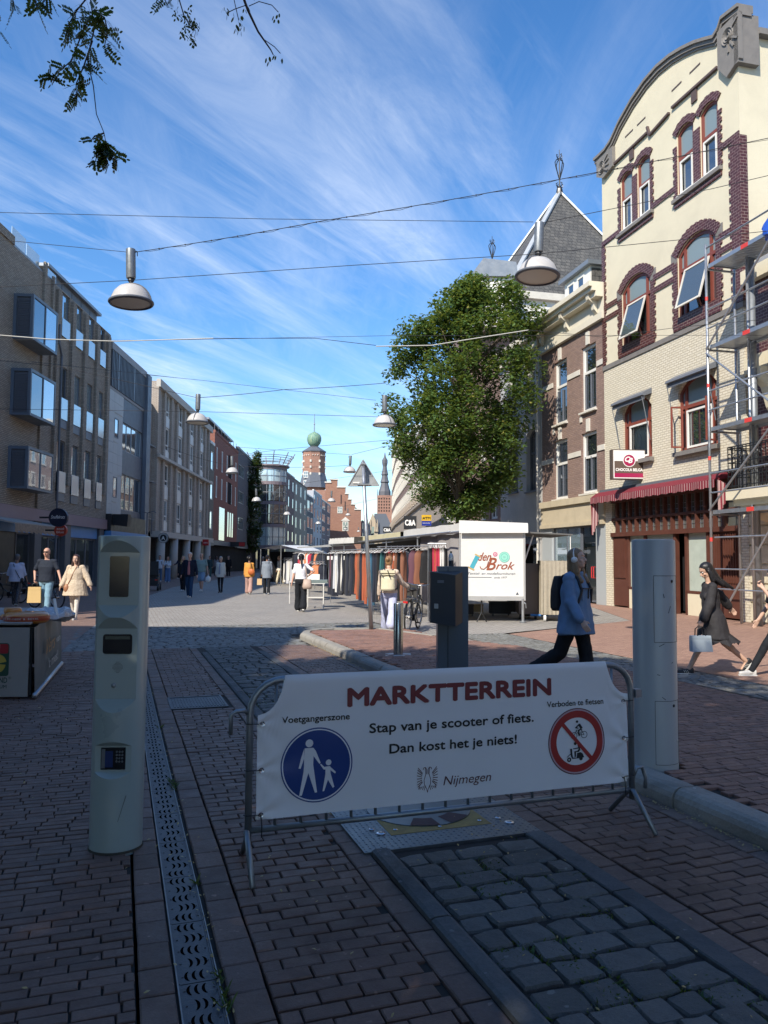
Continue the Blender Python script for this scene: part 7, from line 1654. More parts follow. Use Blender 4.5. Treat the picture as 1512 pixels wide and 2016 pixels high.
 # ---- hair
 if hk != 'bald':
  hb = MB(); hb.ico((0, -.020, .042), .103, 3, (.86, 1.0, .94)); hb.ico((0, -.045, -.01), .085, 2, (.95, .75, 1.0))
  if hk in ('long', 'windlong'):
   for s in (-1, 1): cap(hb, (s * .068, -.02, .02), (s * .080, -.03, -.14), .032, .036, 8); cap(hb, (s * .080, -.03, -.14), (s * .090, .045 if hk == 'long' else -.10, -.27), .036, .030, 8); cap(hb, (s * .078, .0, .0), (s * .086, .01, -.16), .022, .034, 8)
   cap(hb, (0, -.06, .0), (0, -.085, -.2), .075, .07, 12); cap(hb, (0, -.085, -.2), (0, -.10 if hk == 'long' else -.2, -.36), .07, .03, 12)
   if hk == 'windlong': cap(hb, (0, -.10, -.18), (.0, -.26, -.42), .055, .02, 10); cap(hb, (.03, -.08, .0), (.05, -.16, -.3), .05, .03, 8); cap(hb, (0, .055, .05), (.02, .08, -.06), .035, .02, 8)
  if hk == 'pony': hb.ico((0, -.115, .04), .038, 2); cap(hb, (0, -.12, .03), (.02, -.15, -.14), .03, .036, 8); cap(hb, (.02, -.15, -.14), (.03, -.13, -.34), .036, .014, 8)
  if hk == 'bun': hb.ico((0, -.12, .06), .045, 2)
  if hk == 'curly':
   for k in range(26): a, e = rnd.uniform(0, 6.28), rnd.uniform(-.3, 1.4); hb.ico((.1 * math.cos(a) * math.cos(e), -.03 + .1 * math.sin(a) * math.cos(e) - .02, .04 + .1 * math.sin(e)), .035, 1)
   hb.v = [v if not (v[1] > .055 and v[2] < .06) else (v[0], .055, v[2]) for v in hb.v]
  b = MB(); b.add([HM @ Vector(v) for v in hb.v], hb.f); hm = remesh(b, 'hair', mh, .007 if near else .014, 2, .004 if near else .006, 16, sn)
  # carve the face opening
  bm = bmesh.new(); bm.from_mesh(hm); inv_ = HM.inverted()
  kill = [v for v in bm.verts if (lambda c: c.y > .040 + max(0, (c.z - .05)) * .9 and c.z < .085 and abs(c.x) < .082 and c.z > -.15)(inv_ @ v.co)]
  bmesh.ops.delete(bm, geom=kill, context='VERTS'); bm.to_mesh(hm); bm.free(); link('hair', hm, t)
 # ---- clothes
 def cm(c, name='cloth', sc=14): return M('%s_%02d%02d%02d' % (name, int(c[0] * 99), int(c[1] * 99), int(c[2] * 99)), c, .85, var=.12, scale=sc, bump=.35, bscale=180, spec=.25)
 gv = .010 if near else .02; wr_ = .008 if near else .007
 if sp['legs']:
  kind, col = sp['legs']; b = MB(); mt = col if not isinstance(col, tuple) else cm(col)
  rings(b, [(0, P(.84).y, P(.84).z, .14 * bw, .10 * bw), (0, P(.93).y, P(.93).z, .18 * bw, .13 * bw), (0, P(1.06).y, P(1.06).z, .145 * bw, .108 * bw)], 18)
  for i in (0, 1):
   h_, k_, a_ = J['hip%d' % i], J['knee%d' % i], J['ank%d' % i]; w0, w1, w2 = {'slim': (.094, .062, .048), 'straight': (.10, .075, .072), 'wide': (.108, .10, .115), 'flare': (.10, .078, .105), 'shorts': (.105, .10, .1)}[kind]
   if kind == 'shorts': cap(b, h_, h_.lerp(k_, .85), w0 * bw, w1 * bw)
   else: cap(b, h_, k_, w0 * bw, w1 * (.5 + bw / 2)); cap(b, k_, a_ + Vector((0, 0, .0 if kind in ('slim',) else w2 - .075)), w1 * (.5 + bw / 2), w2)
  me = remesh(b, 'trousers', mt, gv, 3, wr_ * 1.2, 9, sn); me.name = 'shorts' if kind == 'shorts' else 'trousers'; link(me.name, me, t)
 if sp['top']:
  tp = sp['top']; col = tp['col']; mt = col if not isinstance(col, tuple) else cm(col); b = MB(); z0 = tp.get('hem', .86); ex = tp.get('loose', .018); fl = tp.get('flare', 0)
  if z0 < .8: rr_ = [(0, P(z0).y, P(z0).z, .17 * bw + ex + fl, .125 * bw + ex + fl)]
  else: rr_ = [(0, P(z0).y, P(z0).z, .17 * bw + ex + fl, .122 * bw + ex + fl)]
  if tp.get('waist'): rr_ += [(0, P(.98).y, P(.98).z, .165 * bw + ex + fl * .35, .115 * bw + ex + fl * .35)]
  rr_ += [(0, P(1.08).y, P(1.08).z, (.135 if fem else .15) * bw + ex * 1.3, .10 * bw + ex * 1.2), (0, P(1.27).y, P(1.27).z, (.15 if fem else .175) * bw + ex, .108 * bw + ex), (0, P(1.40).y, P(1.40).z, (.145 if fem else .17) + ex * .7, .078 + ex * .7), (0, P(1.455).y, P(1.455).z, .075 + ex * .4, .062 + ex * .3)]
  rings(b, rr_, 22)
  if fem:
   for s in (-1, 1): b.ico(P(1.265, .075 + ex * .5, s * .07), .062, 2, (1, .8, 1))
  if tp.get('hood'): cap(b, P(1.44, -.07, -.06), P(1.44, -.07, .06), .055, .055)
  if tp.get('collar'): b.lathe([(.07, 0), (.085, -.01), (.095, .03), (.075, .045), (.07, 0)], 16, Matrix.Translation(P(1.45)))
  sl = tp.get('sleeve', 'long'); se = tp.get('puff', .012)
  for i in (0, 1):
   s = -1 if i == 0 else 1; cap(b, P(1.42, 0, s * shw * .6), J['sh%d' % i], .052 + ex * .4, .056 + ex * .3)
   if sl == 'short': cap(b, J['sh%d' % i], J['sh%d' % i].lerp(J['el%d' % i], .75), .058, .056)
   elif sl == 'elbow': cap(b, J['sh%d' % i], J['el%d' % i], .06, .058); cap(b, J['el%d' % i], J['el%d' % i].lerp(J['wr%d' % i], .3), .056, .056)
   else: cap(b, J['sh%d' % i], J['el%d' % i], .055 + se * .3, .045 + se); cap(b, J['el%d' % i], J['el%d' % i].lerp(J['wr%d' % i], .9), .046 + se, .034 + se)
  me = remesh(b, tp.get('name', 'shirt'), mt, gv, 3, tp.get('wr', wr_), 8, sn + 5); link(tp.get('name', 'shirt'), me, t)
  if tp.get('inner'):
   b = MB(); rings(b, [(0, P(.9).y + .03, P(.9).z, .09, .125 * bw + ex * .8), (0, P(1.25).y + .025, P(1.25).z, .07, .11 * bw + ex * .9), (0, P(1.42).y + .02, P(1.42).z, .05, .075 + ex)], 14); link('inner_shirt', remesh(b, 'inner_shirt', cm(tp['inner']), gv, 2), t)
 # ---- shoes
 ms = M('shoe_%02d%02d' % (int(sp['shoes'][0] * 99), int(sp['shoes'][2] * 99)), sp['shoes'], .5, var=.1, bump=.1); msole = M('sole_%02d' % int(sp.get('sole', (.6, .6, .58))[0] * 99), sp.get('sole', (.6, .6, .58)), .7)
 for i in (0, 1):
  a_ = J['ank%d' % i]; fd = J['fd%d' % i]; upv = Vector((1, 0, 0)).cross(fd); b = MB()
  heel = a_ - upv * .045 - fd * .035; cap(b, heel, heel + upv * .03, .038, .036); cap(b, heel + fd * .02 + upv * .02, heel + fd * .16, .04, .034); cap(b, heel + fd * .1, heel + fd * .195, .04, .03)
  me = remesh(b, 'shoe', ms, .008 if near else .015, 2); so = link('shoe', me, t)
  b = MB(); Mx = Matrix(((1, fd.x, upv.x, heel.x), (0, fd.y, upv.y, heel.y), (0, fd.z, upv.z, heel.z), (0, 0, 0, 1)))
  b.prism([(x, y, -.036) for x, y in ((-.034, -.03), (.034, -.03), (.042, .1), (.040, .17), (.02, .225), (-.02, .225), (-.040, .17), (-.042, .1))], (0, 0, .018), Mx); link('sole', b.mesh('sole', msole), so)
  if sp.get('stripes'):
   b = MB()
   for s in (-1, 1):
    for k in range(3): b.bar(Mx @ Vector((s * .0405, .055 + k * .026, -.012)), Mx @ Vector((s * .037, .075 + k * .026, .028)), .008, .004)
   link('stripes', b.mesh('stripes', m_white), so)
 t['_'] = 0; del t['_']
 return t, J, P, HM
def worn(t, o): o.parent = t; return o
def W2L(t, o): pass
m_denim = M('denim_shirt', (0.12, 0.205, 0.33), .85, var=.18, scale=22, bump=.5, bscale=200)
# 1 woman in denim shirt
t1, J, P, HM = person('person in a loose denim shirt with white headphones and a black backpack walking right', (2.27, 9.05, 0), -132, 1.73, dict(near=True, thigh=(10, -22), knee=(4, 30), arm=((-4, 10), (12, 9)), elbow=(18, 26), inw=(10, 0), head=(8, 6), build=1.12, skin=(.56, .36, .27), hair=('long', (.20, .12, .06)), legs=('flare', (.012, .014, .018)), top=dict(col=m_denim, hem=.76, loose=.045, flare=.03, puff=.03, wr=.017, collar=True), shoes=(.05, .05, .05)))
hp = MB(); hp.tube([HM @ Vector((.088 * math.sin(R(a)), -.006, .03 + .098 * math.cos(R(a)) )) for a in range(-100, 101, 10)], .009, 8)
for s in (-1, 1): hp.cyl(HM @ Vector((s * .074, -.006, -.01)), HM @ Vector((s * .105, -.006, -.01)), .038, .034, 18)
link('headphones', hp.mesh('headphones', m_wp, True), t1)
m_bpk = M('black_nylon', (.012, .013, .016), .6, var=.2, bump=.3)
def backpack(label, t, P, col, w=.30, h=.42, d=.16, z=1.02, roll=False):
 bp = thing('backpack', label, 'backpack', t.location, t.rotation_euler.z); bp.scale = t.scale; b = MB()
 pb_ = P(z, 0); y1 = pb_.y - .125
 rings(b, [(0, y1 - d / 2, pb_.z, w * .46, d * .45), (0, y1 - d / 2 - .01, pb_.z + .04, w * .52, d * .56), (0, y1 - d / 2 - .01, pb_.z + h * .6, w * .5, d * .52), (0, y1 - d / 2, pb_.z + h, w * .36, d * .35)], 16)
 link('bag', remesh(b, 'bag', col, .012, 2, .004, 8), bp); b = MB()
 for s in (-1, 1): b.tube([P(1.44, -.13, s * .07), P(1.475, -.02, s * .095), P(1.43, .08, s * .11), P(1.28, .15, s * .12), P(1.14, .12, s * .155), P(1.05, -.02, s * .19), P(1.02, -.12, s * .14)], .016, 6)
 link('straps', b.mesh('straps', m_bpk, True), bp); return bp
bp1 = backpack('black backpack with chest strap worn by the person in the denim shirt', t1, P, m_bpk)
b = MB(); b.bar(P(1.30, .165, -.12), P(1.30, .165, .12), .02, .01).bar(P(1.30, .172, .0), P(1.18, .172, .01), .014, .006); link('chest_strap', b.mesh('chest_strap', m_bpk), bp1)
b = MB(); b.box(.03, .145, P(1.16).z, .11, .15, P(1.25).z); link('shirt_pocket', b.mesh('shirt_pocket', m_denim), t1)
# 2 woman in black dress
m_lace = M('sheer_black', (.020, .018, .020), .8, var=.3, scale=40, bump=.5, bscale=140)
t2, J, P, HM = person('person in a short black dress with long black hair striding left', (4.72, 11.0, 0), 86, 1.65, dict(near=True, thigh=(30, -28), knee=(6, 22), arm=((14, 6), (-58, 14)), elbow=(12, 16), grip=(True, False), head=(-26, 8), lean=4, build=.92, skin=(.50, .31, .22), hair=('windlong', (.010, .009, .010)), top=dict(col=m_lace, hem=.62, loose=.03, flare=.10, waist=True, puff=.03, name='dress', wr=.012), shoes=(.015, .015, .018), stripes=True))
b = MB()
for k in range(26):
 a = 6.283 * k / 26; r1 = 1 + .10 * math.sin(k * 2.4); z_ = .60 + .03 * math.sin(k * 1.7)
 a2 = 6.283 * (k + 1) / 26; r2 = 1 + .10 * math.sin((k + 1) * 2.4); z2 = .60 + .03 * math.sin((k + 1) * 1.7)
 q = [P(.70, .235 * math.sin(a) - .0, .235 * math.cos(a)), P(.70, .235 * math.sin(a2), .235 * math.cos(a2)), P(z2 - .04, .30 * r2 * math.sin(a2) - .05, .29 * r2 * math.cos(a2)), P(z_ - .04, .30 * r1 * math.sin(a) - .05, .29 * r1 * math.cos(a))]
 b.poly(q)
link('hem_ruffle', b.mesh('hem_ruffle', m_lace, True), t2)
def bag(label, world, rz, w, h, d, col, handle=.12, parent=None, soft=False, cat='bag', name='handbag'):
 g = thing(name, label, cat, world, rz); m_ = M('bag_%02d%02d' % (int(col[0] * 99), int(col[1] * 99)), col, .5, var=.08, bump=.15)
 MB().prism([(-w / 2, -d / 2, 0), (w / 2, -d / 2, 0), (w * .46, -d * .3, h), (-w * .46, -d * .3, h)], (0, d * .0 + d * .6, 0)).box(-w * .46, -d * .35, 0, w * .46, d * .35, h * .9).build('bag_body', m_, g)
 for y in (-d * .25, d * .25): MB().tube([(-w * .2, y, h * .9), (-w * .18, y, h + handle * .7), (0, y, h + handle), (w * .18, y, h + handle * .7), (w * .2, y, h * .9)], .008, 6).build('handle', m_black if col[0] > .2 else m_, g)
 return g
def wpos(t, v): return t.location + Matrix.Rotation(t.rotation_euler.z, 3, 'Z') @ (Vector(v) * t.scale[0])
hw_ = wpos(t2, J['wr0'] + J['hd0'] * .11)
bag('small pale grey-blue handbag carried by the person in the black dress', hw_ - Vector((0, 0, .34)), R(6), .30, .22, .14, (.36, .42, .46), .13)
# 3 person cut by the right edge
t3, J, P, HM = person('person in black with white sneakers at the right edge raising a hand to the mouth', (5.62, 10.9, 0), 88, 1.68, dict(near=True, thigh=(34, -20), knee=(4, 25), arm=((38, 16), (10, 10)), elbow=(112, 20), inw=(35, 0), grip=(True, False), skin=(.56, .33, .24), hair=('short', (.04, .03, .02)), legs=('slim', (.012, .012, .014)), top=dict(col=(.014, .014, .016), sleeve='short', hem=.88), shoes=(.60, .58, .54)))
b = MB(); b.bar(HM @ Vector((-.055, .088, .01)), HM @ Vector((.055, .088, .01)), .012, .03); link('sunglasses', b.mesh('sunglasses', m_black), t3)
# 4 woman with bicycle, seen from behind
t4, J, P, HM = person('person in lilac wide trousers wheeling a bicycle, seen from behind', (.12, 16.75, 0), -6, 1.70, dict(near=True, thigh=(24, -18), knee=(4, 30), arm=((6, 7), (30, 22)), elbow=(14, 26), inw=(0, -10), grip=(False, True), head=(0, -12), skin=(.60, .38, .28), hair=('bun', (.28, .15, .07)), legs=('wide', (.44, .46, .62)), top=dict(col=(.62, .50, .40), hem=.95, loose=.03, puff=.02, collar=True), shoes=(.62, .50, .32)))
m_cream = M('cream_canvas', (.62, .57, .40), .7, var=.08, bump=.3)
bp4 = backpack('cream roll top backpack worn by the person with the bicycle', t4, P, m_cream, .32, .46, .17, 1.0)
b = MB(); b.box(-.16, -.33, P(1.40).z, .16, -.13, P(1.46).z).box(-.165, -.335, P(1.36).z, .165, -.31, P(1.375).z); link('roll_top', b.mesh('roll_top', m_cream), bp4)
b = MB(); b.tube([(-.0, -.338, P(1.46).z), (.03, -.342, P(1.38).z), (.05, -.34, P(1.30).z)], .011, 6).tube([(-.15, -.335, P(1.38).z), (-.10, -.336, P(1.32).z)], .008, 6); link('buckle_strap', b.mesh('buckle_strap', m_bpk), bp4)
# 5/6 couple at left
t5, J, P, HM = person('bald person in a dark T-shirt, jeans and sunglasses carrying a paper bag', (-9.12, 20.7, 0), 176, 1.83, dict(near=True, sex='m', thigh=(10, -6), knee=(4, 12), arm=((4, 24), (2, 22)), elbow=(16, 30), inw=(0, 40), grip=(False, True), build=1.14, skin=(.58, .33, .24), hair=('bald', (.1, .1, .1)), legs=('straight', (.20, .34, .44)), top=dict(col=(.020, .026, .040), sleeve='short', hem=.90, loose=.025), shoes=(.03, .03, .03)))
b = MB(); b.bar(HM @ Vector((-.06, .086, .012)), HM @ Vector((.06, .086, .012)), .02, .03); link('sunglasses', b.mesh('sunglasses', m_black), t5)
hw_ = wpos(t5, J['wr1'] + J['hd1'] * .11); bag('yellow kraft paper bag held by the bald person', hw_ - Vector((0, 0, .52)), R(12), .34, .42, .14, (.60, .42, .18), .10, name='paper_bag', cat='paper bag')
m_flor, nt, bb, oo = newmat('floral_cloth'); vz = nt.nodes.new('ShaderNodeTexVoronoi'); vz.inputs['Scale'].default_value = 45; nt.links.new(ncoord(nt), vz.inputs[0]); nt.links.new(ramp(nt.nodes, nt.links, vz.outputs['Distance'], [(.15, (.28, .20, .13)), (.3, (.42, .32, .22)), (.5, (.56, .46, .34))]), bb.inputs['Base Color']); bb.inputs['Roughness'].default_value = .85
t6, J, P, HM = person('smiling person in a beige floral tunic and white trousers with long dark curls', (-7.95, 19.75, 0), 182, 1.66, dict(near=True, thigh=(16, -8), knee=(6, 12), arm=((2, 26), (6, 16)), elbow=(14, 20), build=1.16, skin=(.56, .34, .25), hair=('long', (.05, .025, .02)), legs=('slim', (.62, .58, .52)), top=dict(col=m_flor, hem=.66, loose=.05, flare=.09, waist=True, puff=.035, name='tunic', wr=.012), shoes=(.62, .60, .56)))
sb = thing('shoulder_bag', 'small tan crossbody bag on the person in the floral tunic', 'bag', t6.location, t6.rotation_euler.z); sb.scale = t6.scale
MB().tube([P(1.46, .10, -.06), P(1.30, .17, .0), P(1.05, .19, .10), P(.92, .2, .16)], .009, 6).build('strap', M('tan_leather', (.35, .16, .08), .5), sb); MB().ico(P(.86, .2, .17), .10, 2, (.75, .5, 1.15)).build('bag_body', M('tan_leather', (.35, .16, .08), .5), sb, smooth=True)
# 7 woman at shop far left
m_dots, nt, bb, oo = newmat('dotted_cloth'); vz = nt.nodes.new('ShaderNodeTexVoronoi'); vz.inputs['Scale'].default_value = 38; vz.inputs['Randomness'].default_value = 0; nt.links.new(ncoord(nt), vz.inputs[0]); nt.links.new(ramp(nt.nodes, nt.links, vz.outputs['Distance'], [(.22, .35), (.28, (.02, .02, .03))]), bb.inputs['Base Color'])
t7, J, P, HM = person('person in a pale blouse and dotted trousers entering the shop at far left', (-12.0, 25.0, 0), 8, 1.66, dict(thigh=(10, -8), knee=(4, 14), arm=((2, 16), (2, 14)), elbow=(12, 14), build=1.2, skin=(.28, .16, .11), hair=('short', (.10, .09, .09)), legs=('straight', m_dots), top=dict(col=(.46, .48, .60), hem=.82, sleeve='elbow', loose=.05), shoes=(.03, .03, .03)))
g7 = thing('crossbody_bag', 'black bag strap across the back of the person in the pale blouse', 'bag', t7.location, t7.rotation_euler.z); g7.scale = t7.scale; MB().tube([P(1.44, -.10, -.08), P(1.2, -.18, .02), P(.95, -.17, .16)], .012, 6).build('strap', m_bpk, g7); MB().ico(P(.88, -.12, .22), .09, 2, (.6, 1, 1)).build('bag_body', m_bpk, g7)
# 8 woman in white tee, black trousers
t8, J, P, HM = person('person in a white T-shirt and black trousers with white headphones, hand on hip', (-2.50, 23.2, 0), 2, 1.72, dict(near=True, thigh=(10, -10), knee=(4, 14), arm=((-2, 12), (-12, 52)), elbow=(6, 50), inw=(0, 95), skin=(.58, .36, .26), hair=('pony', (.012, .01, .01)), legs=('wide', (.014, .014, .016)), top=dict(col=(.68, .68, .72), sleeve='short', hem=1.0), shoes=(.62, .55, .50)))
hp = MB(); hp.tube([HM @ Vector((.105 * math.sin(R(a)), -.01, .035 + .108 * math.cos(R(a)))) for a in range(-100, 101, 12)], .011, 6)
for s in (-1, 1): hp.cyl(HM @ Vector((s * .08, -.006, -.01)), HM @ Vector((s * .115, -.006, -.01)), .042, .036, 14)
link('headphones', hp.mesh('headphones', m_wp, True), t8)
sb = thing('tote_bag', 'beige shoulder tote hanging at the right hip of the person in the white T-shirt', 'bag', t8.location, t8.rotation_euler.z); sb.scale = t8.scale
m_tan2 = M('beige_leather', (.40, .30, .24), .55, var=.1); MB().tube([P(1.44, -.08, .12), P(1.2, -.15, .16), P(1.0, -.17, .19)], .014, 6).build('strap', m_tan2, sb); b = MB(); rings(b, [(.2, -.18, P(.70).z, .13, .06), (.2, -.18, P(.78).z, .15, .07), (.2, -.18, P(1.0).z, .11, .04)], 12); b.build('bag_body', m_tan2, sb, smooth=True)
# the crowd further down
def pos(px, Y): return (W(px, 1100, Y).x, Y, 0)
crowd = [
 (491, 34.0, 0, 1.66, 'person in an orange jacket and pink trousers walking away with an orange bag', dict(thigh=(12, -10), knee=(4, 14), skin=(.25, .14, .1), hair=('curly', (.012, .01, .01)), legs=('wide', (.42, .26, .22)), top=dict(col=(.58, .27, .06), hem=.80, loose=.04), shoes=(.3, .12, .06))),
 (526, 34.0, 4, 1.72, 'person in a grey hooded coat and black trousers walking away', dict(thigh=(8, -8), knee=(4, 10), skin=(.3, .17, .12), hair=('bun', (.012, .01, .01)), legs=('straight', (.015, .015, .02)), top=dict(col=(.20, .23, .27), hem=.72, loose=.04, hood=True), shoes=(.02, .02, .02))),
 (550, 47.0, 120, 1.74, 'person all in cream beside the clothes racks under the far white canopy', dict(sex='m', thigh=(16, -14), knee=(6, 16), skin=(.5, .3, .2), hair=('short', (.2, .12, .07)), legs=('straight', (.62, .54, .38)), top=dict(col=(.66, .60, .50), hem=.85), shoes=(.6, .58, .5))),
 (374, 30.5, 180, 1.80, 'person with white hair in a dark navy jacket, dusty pink shirt and jeans', dict(near=False, sex='m', thigh=(12, -10), knee=(4, 14), arm=((4, 12), (-4, 12)), build=1.05, skin=(.55, .32, .24), hair=('short', (.50, .47, .43)), legs=('straight', (.02, .05, .11)), top=dict(col=(.010, .014, .030), hem=.84, loose=.035, inner=(.36, .14, .14), name='jacket'), shoes=(.6, .58, .54))),
 (361, 36.5, 178, 1.66, 'fair haired person in black half hidden behind the navy jacket', dict(thigh=(8, -8), knee=(4, 10), skin=(.55, .34, .26), hair=('long', (.40, .27, .14)), legs=('straight', (.014, .014, .018)), top=dict(col=(.02, .02, .025), hem=.84), shoes=(.6, .6, .6))),
 (397, 36.5, 176, 1.80, 'person in a grey green polo shirt and blue shorts with a plastic bag', dict(sex='m', thigh=(12, -10), knee=(4, 14), build=1.12, arm=((4, 14), (0, 16)), skin=(.52, .30, .22), hair=('bald', (.1, .1, .1)), legs=('shorts', (.20, .30, .42)), top=dict(col=(.22, .30, .28), sleeve='short', hem=.90, loose=.03), shoes=(.62, .6, .58))),
 (435, 35.0, 172, 1.64, 'person with short white hair in a cream jacket, grey top and black trousers', dict(thigh=(6, -6), knee=(2, 8), skin=(.45, .28, .22), hair=('short', (.42, .40, .36)), legs=('slim', (.014, .014, .018)), top=dict(col=(.56, .56, .50), hem=.76, loose=.05, inner=(.25, .28, .34), name='jacket'), shoes=(.02, .02, .02))),
 (315, 50.5, 186, 1.70, 'teenager in a white shirt with a backpack near the arcade', dict(sex='m', skin=(.52, .32, .24), hair=('short', (.03, .02, .02)), legs=('straight', (.10, .17, .28)), top=dict(col=(.55, .58, .64), sleeve='short', hem=.88), shoes=(.5, .5, .5))),
 (331, 49.0, 178, 1.64, 'teenager in a white top and wide blue jeans with folded arms near the arcade', dict(arm=((20, 8), (20, 8)), elbow=(80, 80), inw=(50, 50), skin=(.52, .32, .24), hair=('long', (.12, .06, .03)), legs=('wide', (.12, .20, .36)), top=dict(col=(.62, .64, .68), hem=.98), shoes=(.6, .6, .6))),
 (351, 58.0, 150, 1.70, 'person in navy leaning forward in front of the red arcade', dict(lean=28, arm=((40, 8), (40, 8)), elbow=(40, 40), skin=(.45, .28, .2), hair=('short', (.3, .3, .32)), legs=('straight', (.012, .015, .03)), top=dict(col=(.012, .02, .05), hem=.86), shoes=(.6, .6, .6))),
 (413, 62.0, 180, 1.72, 'far person in a dark green top before the red brick block', dict(skin=(.5, .3, .2), hair=('short', (.05, .03, .02)), legs=('straight', (.05, .12, .12)), top=dict(col=(.03, .06, .07), hem=.86), shoes=(.3, .3, .3))),
 (426, 66.0, 0, 1.70, 'far person in a grey patterned top walking away before the red block', dict(skin=(.5, .3, .2), hair=('long', (.05, .03, .02)), legs=('straight', (.06, .06, .08)), top=dict(col=(.24, .23, .24), hem=.86), shoes=(.3, .3, .3))),
 (450, 64.0, 176, 1.74, 'far person in black before the dark shop door', dict(sex='m', skin=(.4, .25, .2), hair=('short', (.02, .02, .02)), legs=('straight', (.01, .01, .012)), top=dict(col=(.01, .01, .012), hem=.84), shoes=(.1, .1, .1))),
 (378, 70.0, 176, 1.72, 'far person in blue behind the polo shirt near the arcade', dict(skin=(.5, .3, .2), hair=('short', (.1, .06, .04)), legs=('straight', (.1, .16, .25)), top=dict(col=(.08, .14, .22), hem=.86), shoes=(.3, .3, .3))),
 (518, 48.0, 10, 1.66, 'far person in a dark coat beside the coat racks', dict(skin=(.4, .25, .2), hair=('short', (.25, .24, .24)), legs=('straight', (.02, .02, .03)), top=dict(col=(.10, .10, .13), hem=.78), shoes=(.2, .2, .2))),
]
for (px, Y, hd, H, lab, sp) in crowd:
 t_, J, P, HM = person(lab, pos(px, Y), hd, H, sp)
 if 'orange bag' in lab:
  g = thing('shoulder_bag', 'orange leather bag on the back of the person in orange', 'bag', t_.location, t_.rotation_euler.z); MB().ico((.13, -.2, .98), .14, 2, (1.1, .5, 1)).build('bag_body', M('orange_leather', (.50, .13, .03), .5), g); MB().tube([(.08, -.1, 1.4), (.12, -.2, 1.1)], .012, 5).build('strap', m_black, g)
 if 'plastic bag' in lab:
  g = thing('plastic_bag', 'white plastic carrier bag held by the person in shorts', 'bag', Vector(t_.location) + Vector((.36, -.12, .42))); MB().ico((0, 0, .14), .15, 2, (.9, .6, 1.1)).cyl((0, 0, .28), (0, 0, .42), .04, .015, 8).build('bag_body', m_wp, g, smooth=True)
 if 'grey hooded' in lab: bag('kraft paper bag held by the person in the grey hooded coat', Vector(t_.location) + Vector((-.32, 0, .40)), 0, .22, .28, .1, (.55, .38, .2), .1, name='paper_bag', cat='paper bag')
 if 'teenager in a white shirt' in lab: g = thing('school_backpack', 'dark straps of the backpack on the teenager by the arcade', 'backpack', t_.location, t_.rotation_euler.z); MB().ico((0, -.22, 1.2), .18, 2, (.9, .6, 1.2)).build('bag_body', m_bpk, g); MB().tube([(-.1, -.1, 1.42), (-.11, .12, 1.3), (-.14, .05, 1.1)], .02, 5).tube([(.1, -.1, 1.42), (.11, .12, 1.3), (.14, .05, 1.1)], .02, 5).build('straps', m_bpk, g)
# vendor partly visible behind the printed panel
person('stallholder in pink leaning behind the printed white panel', (4.05, 21.6, 0), 100, 1.62, dict(skin=(.6, .36, .3), lean=14, hair=('short', (.05, .03, .02)), legs=('straight', (.03, .03, .04)), top=dict(col=(.62, .56, .60), hem=.86, sleeve='short'), shoes=(.1, .1, .1)))
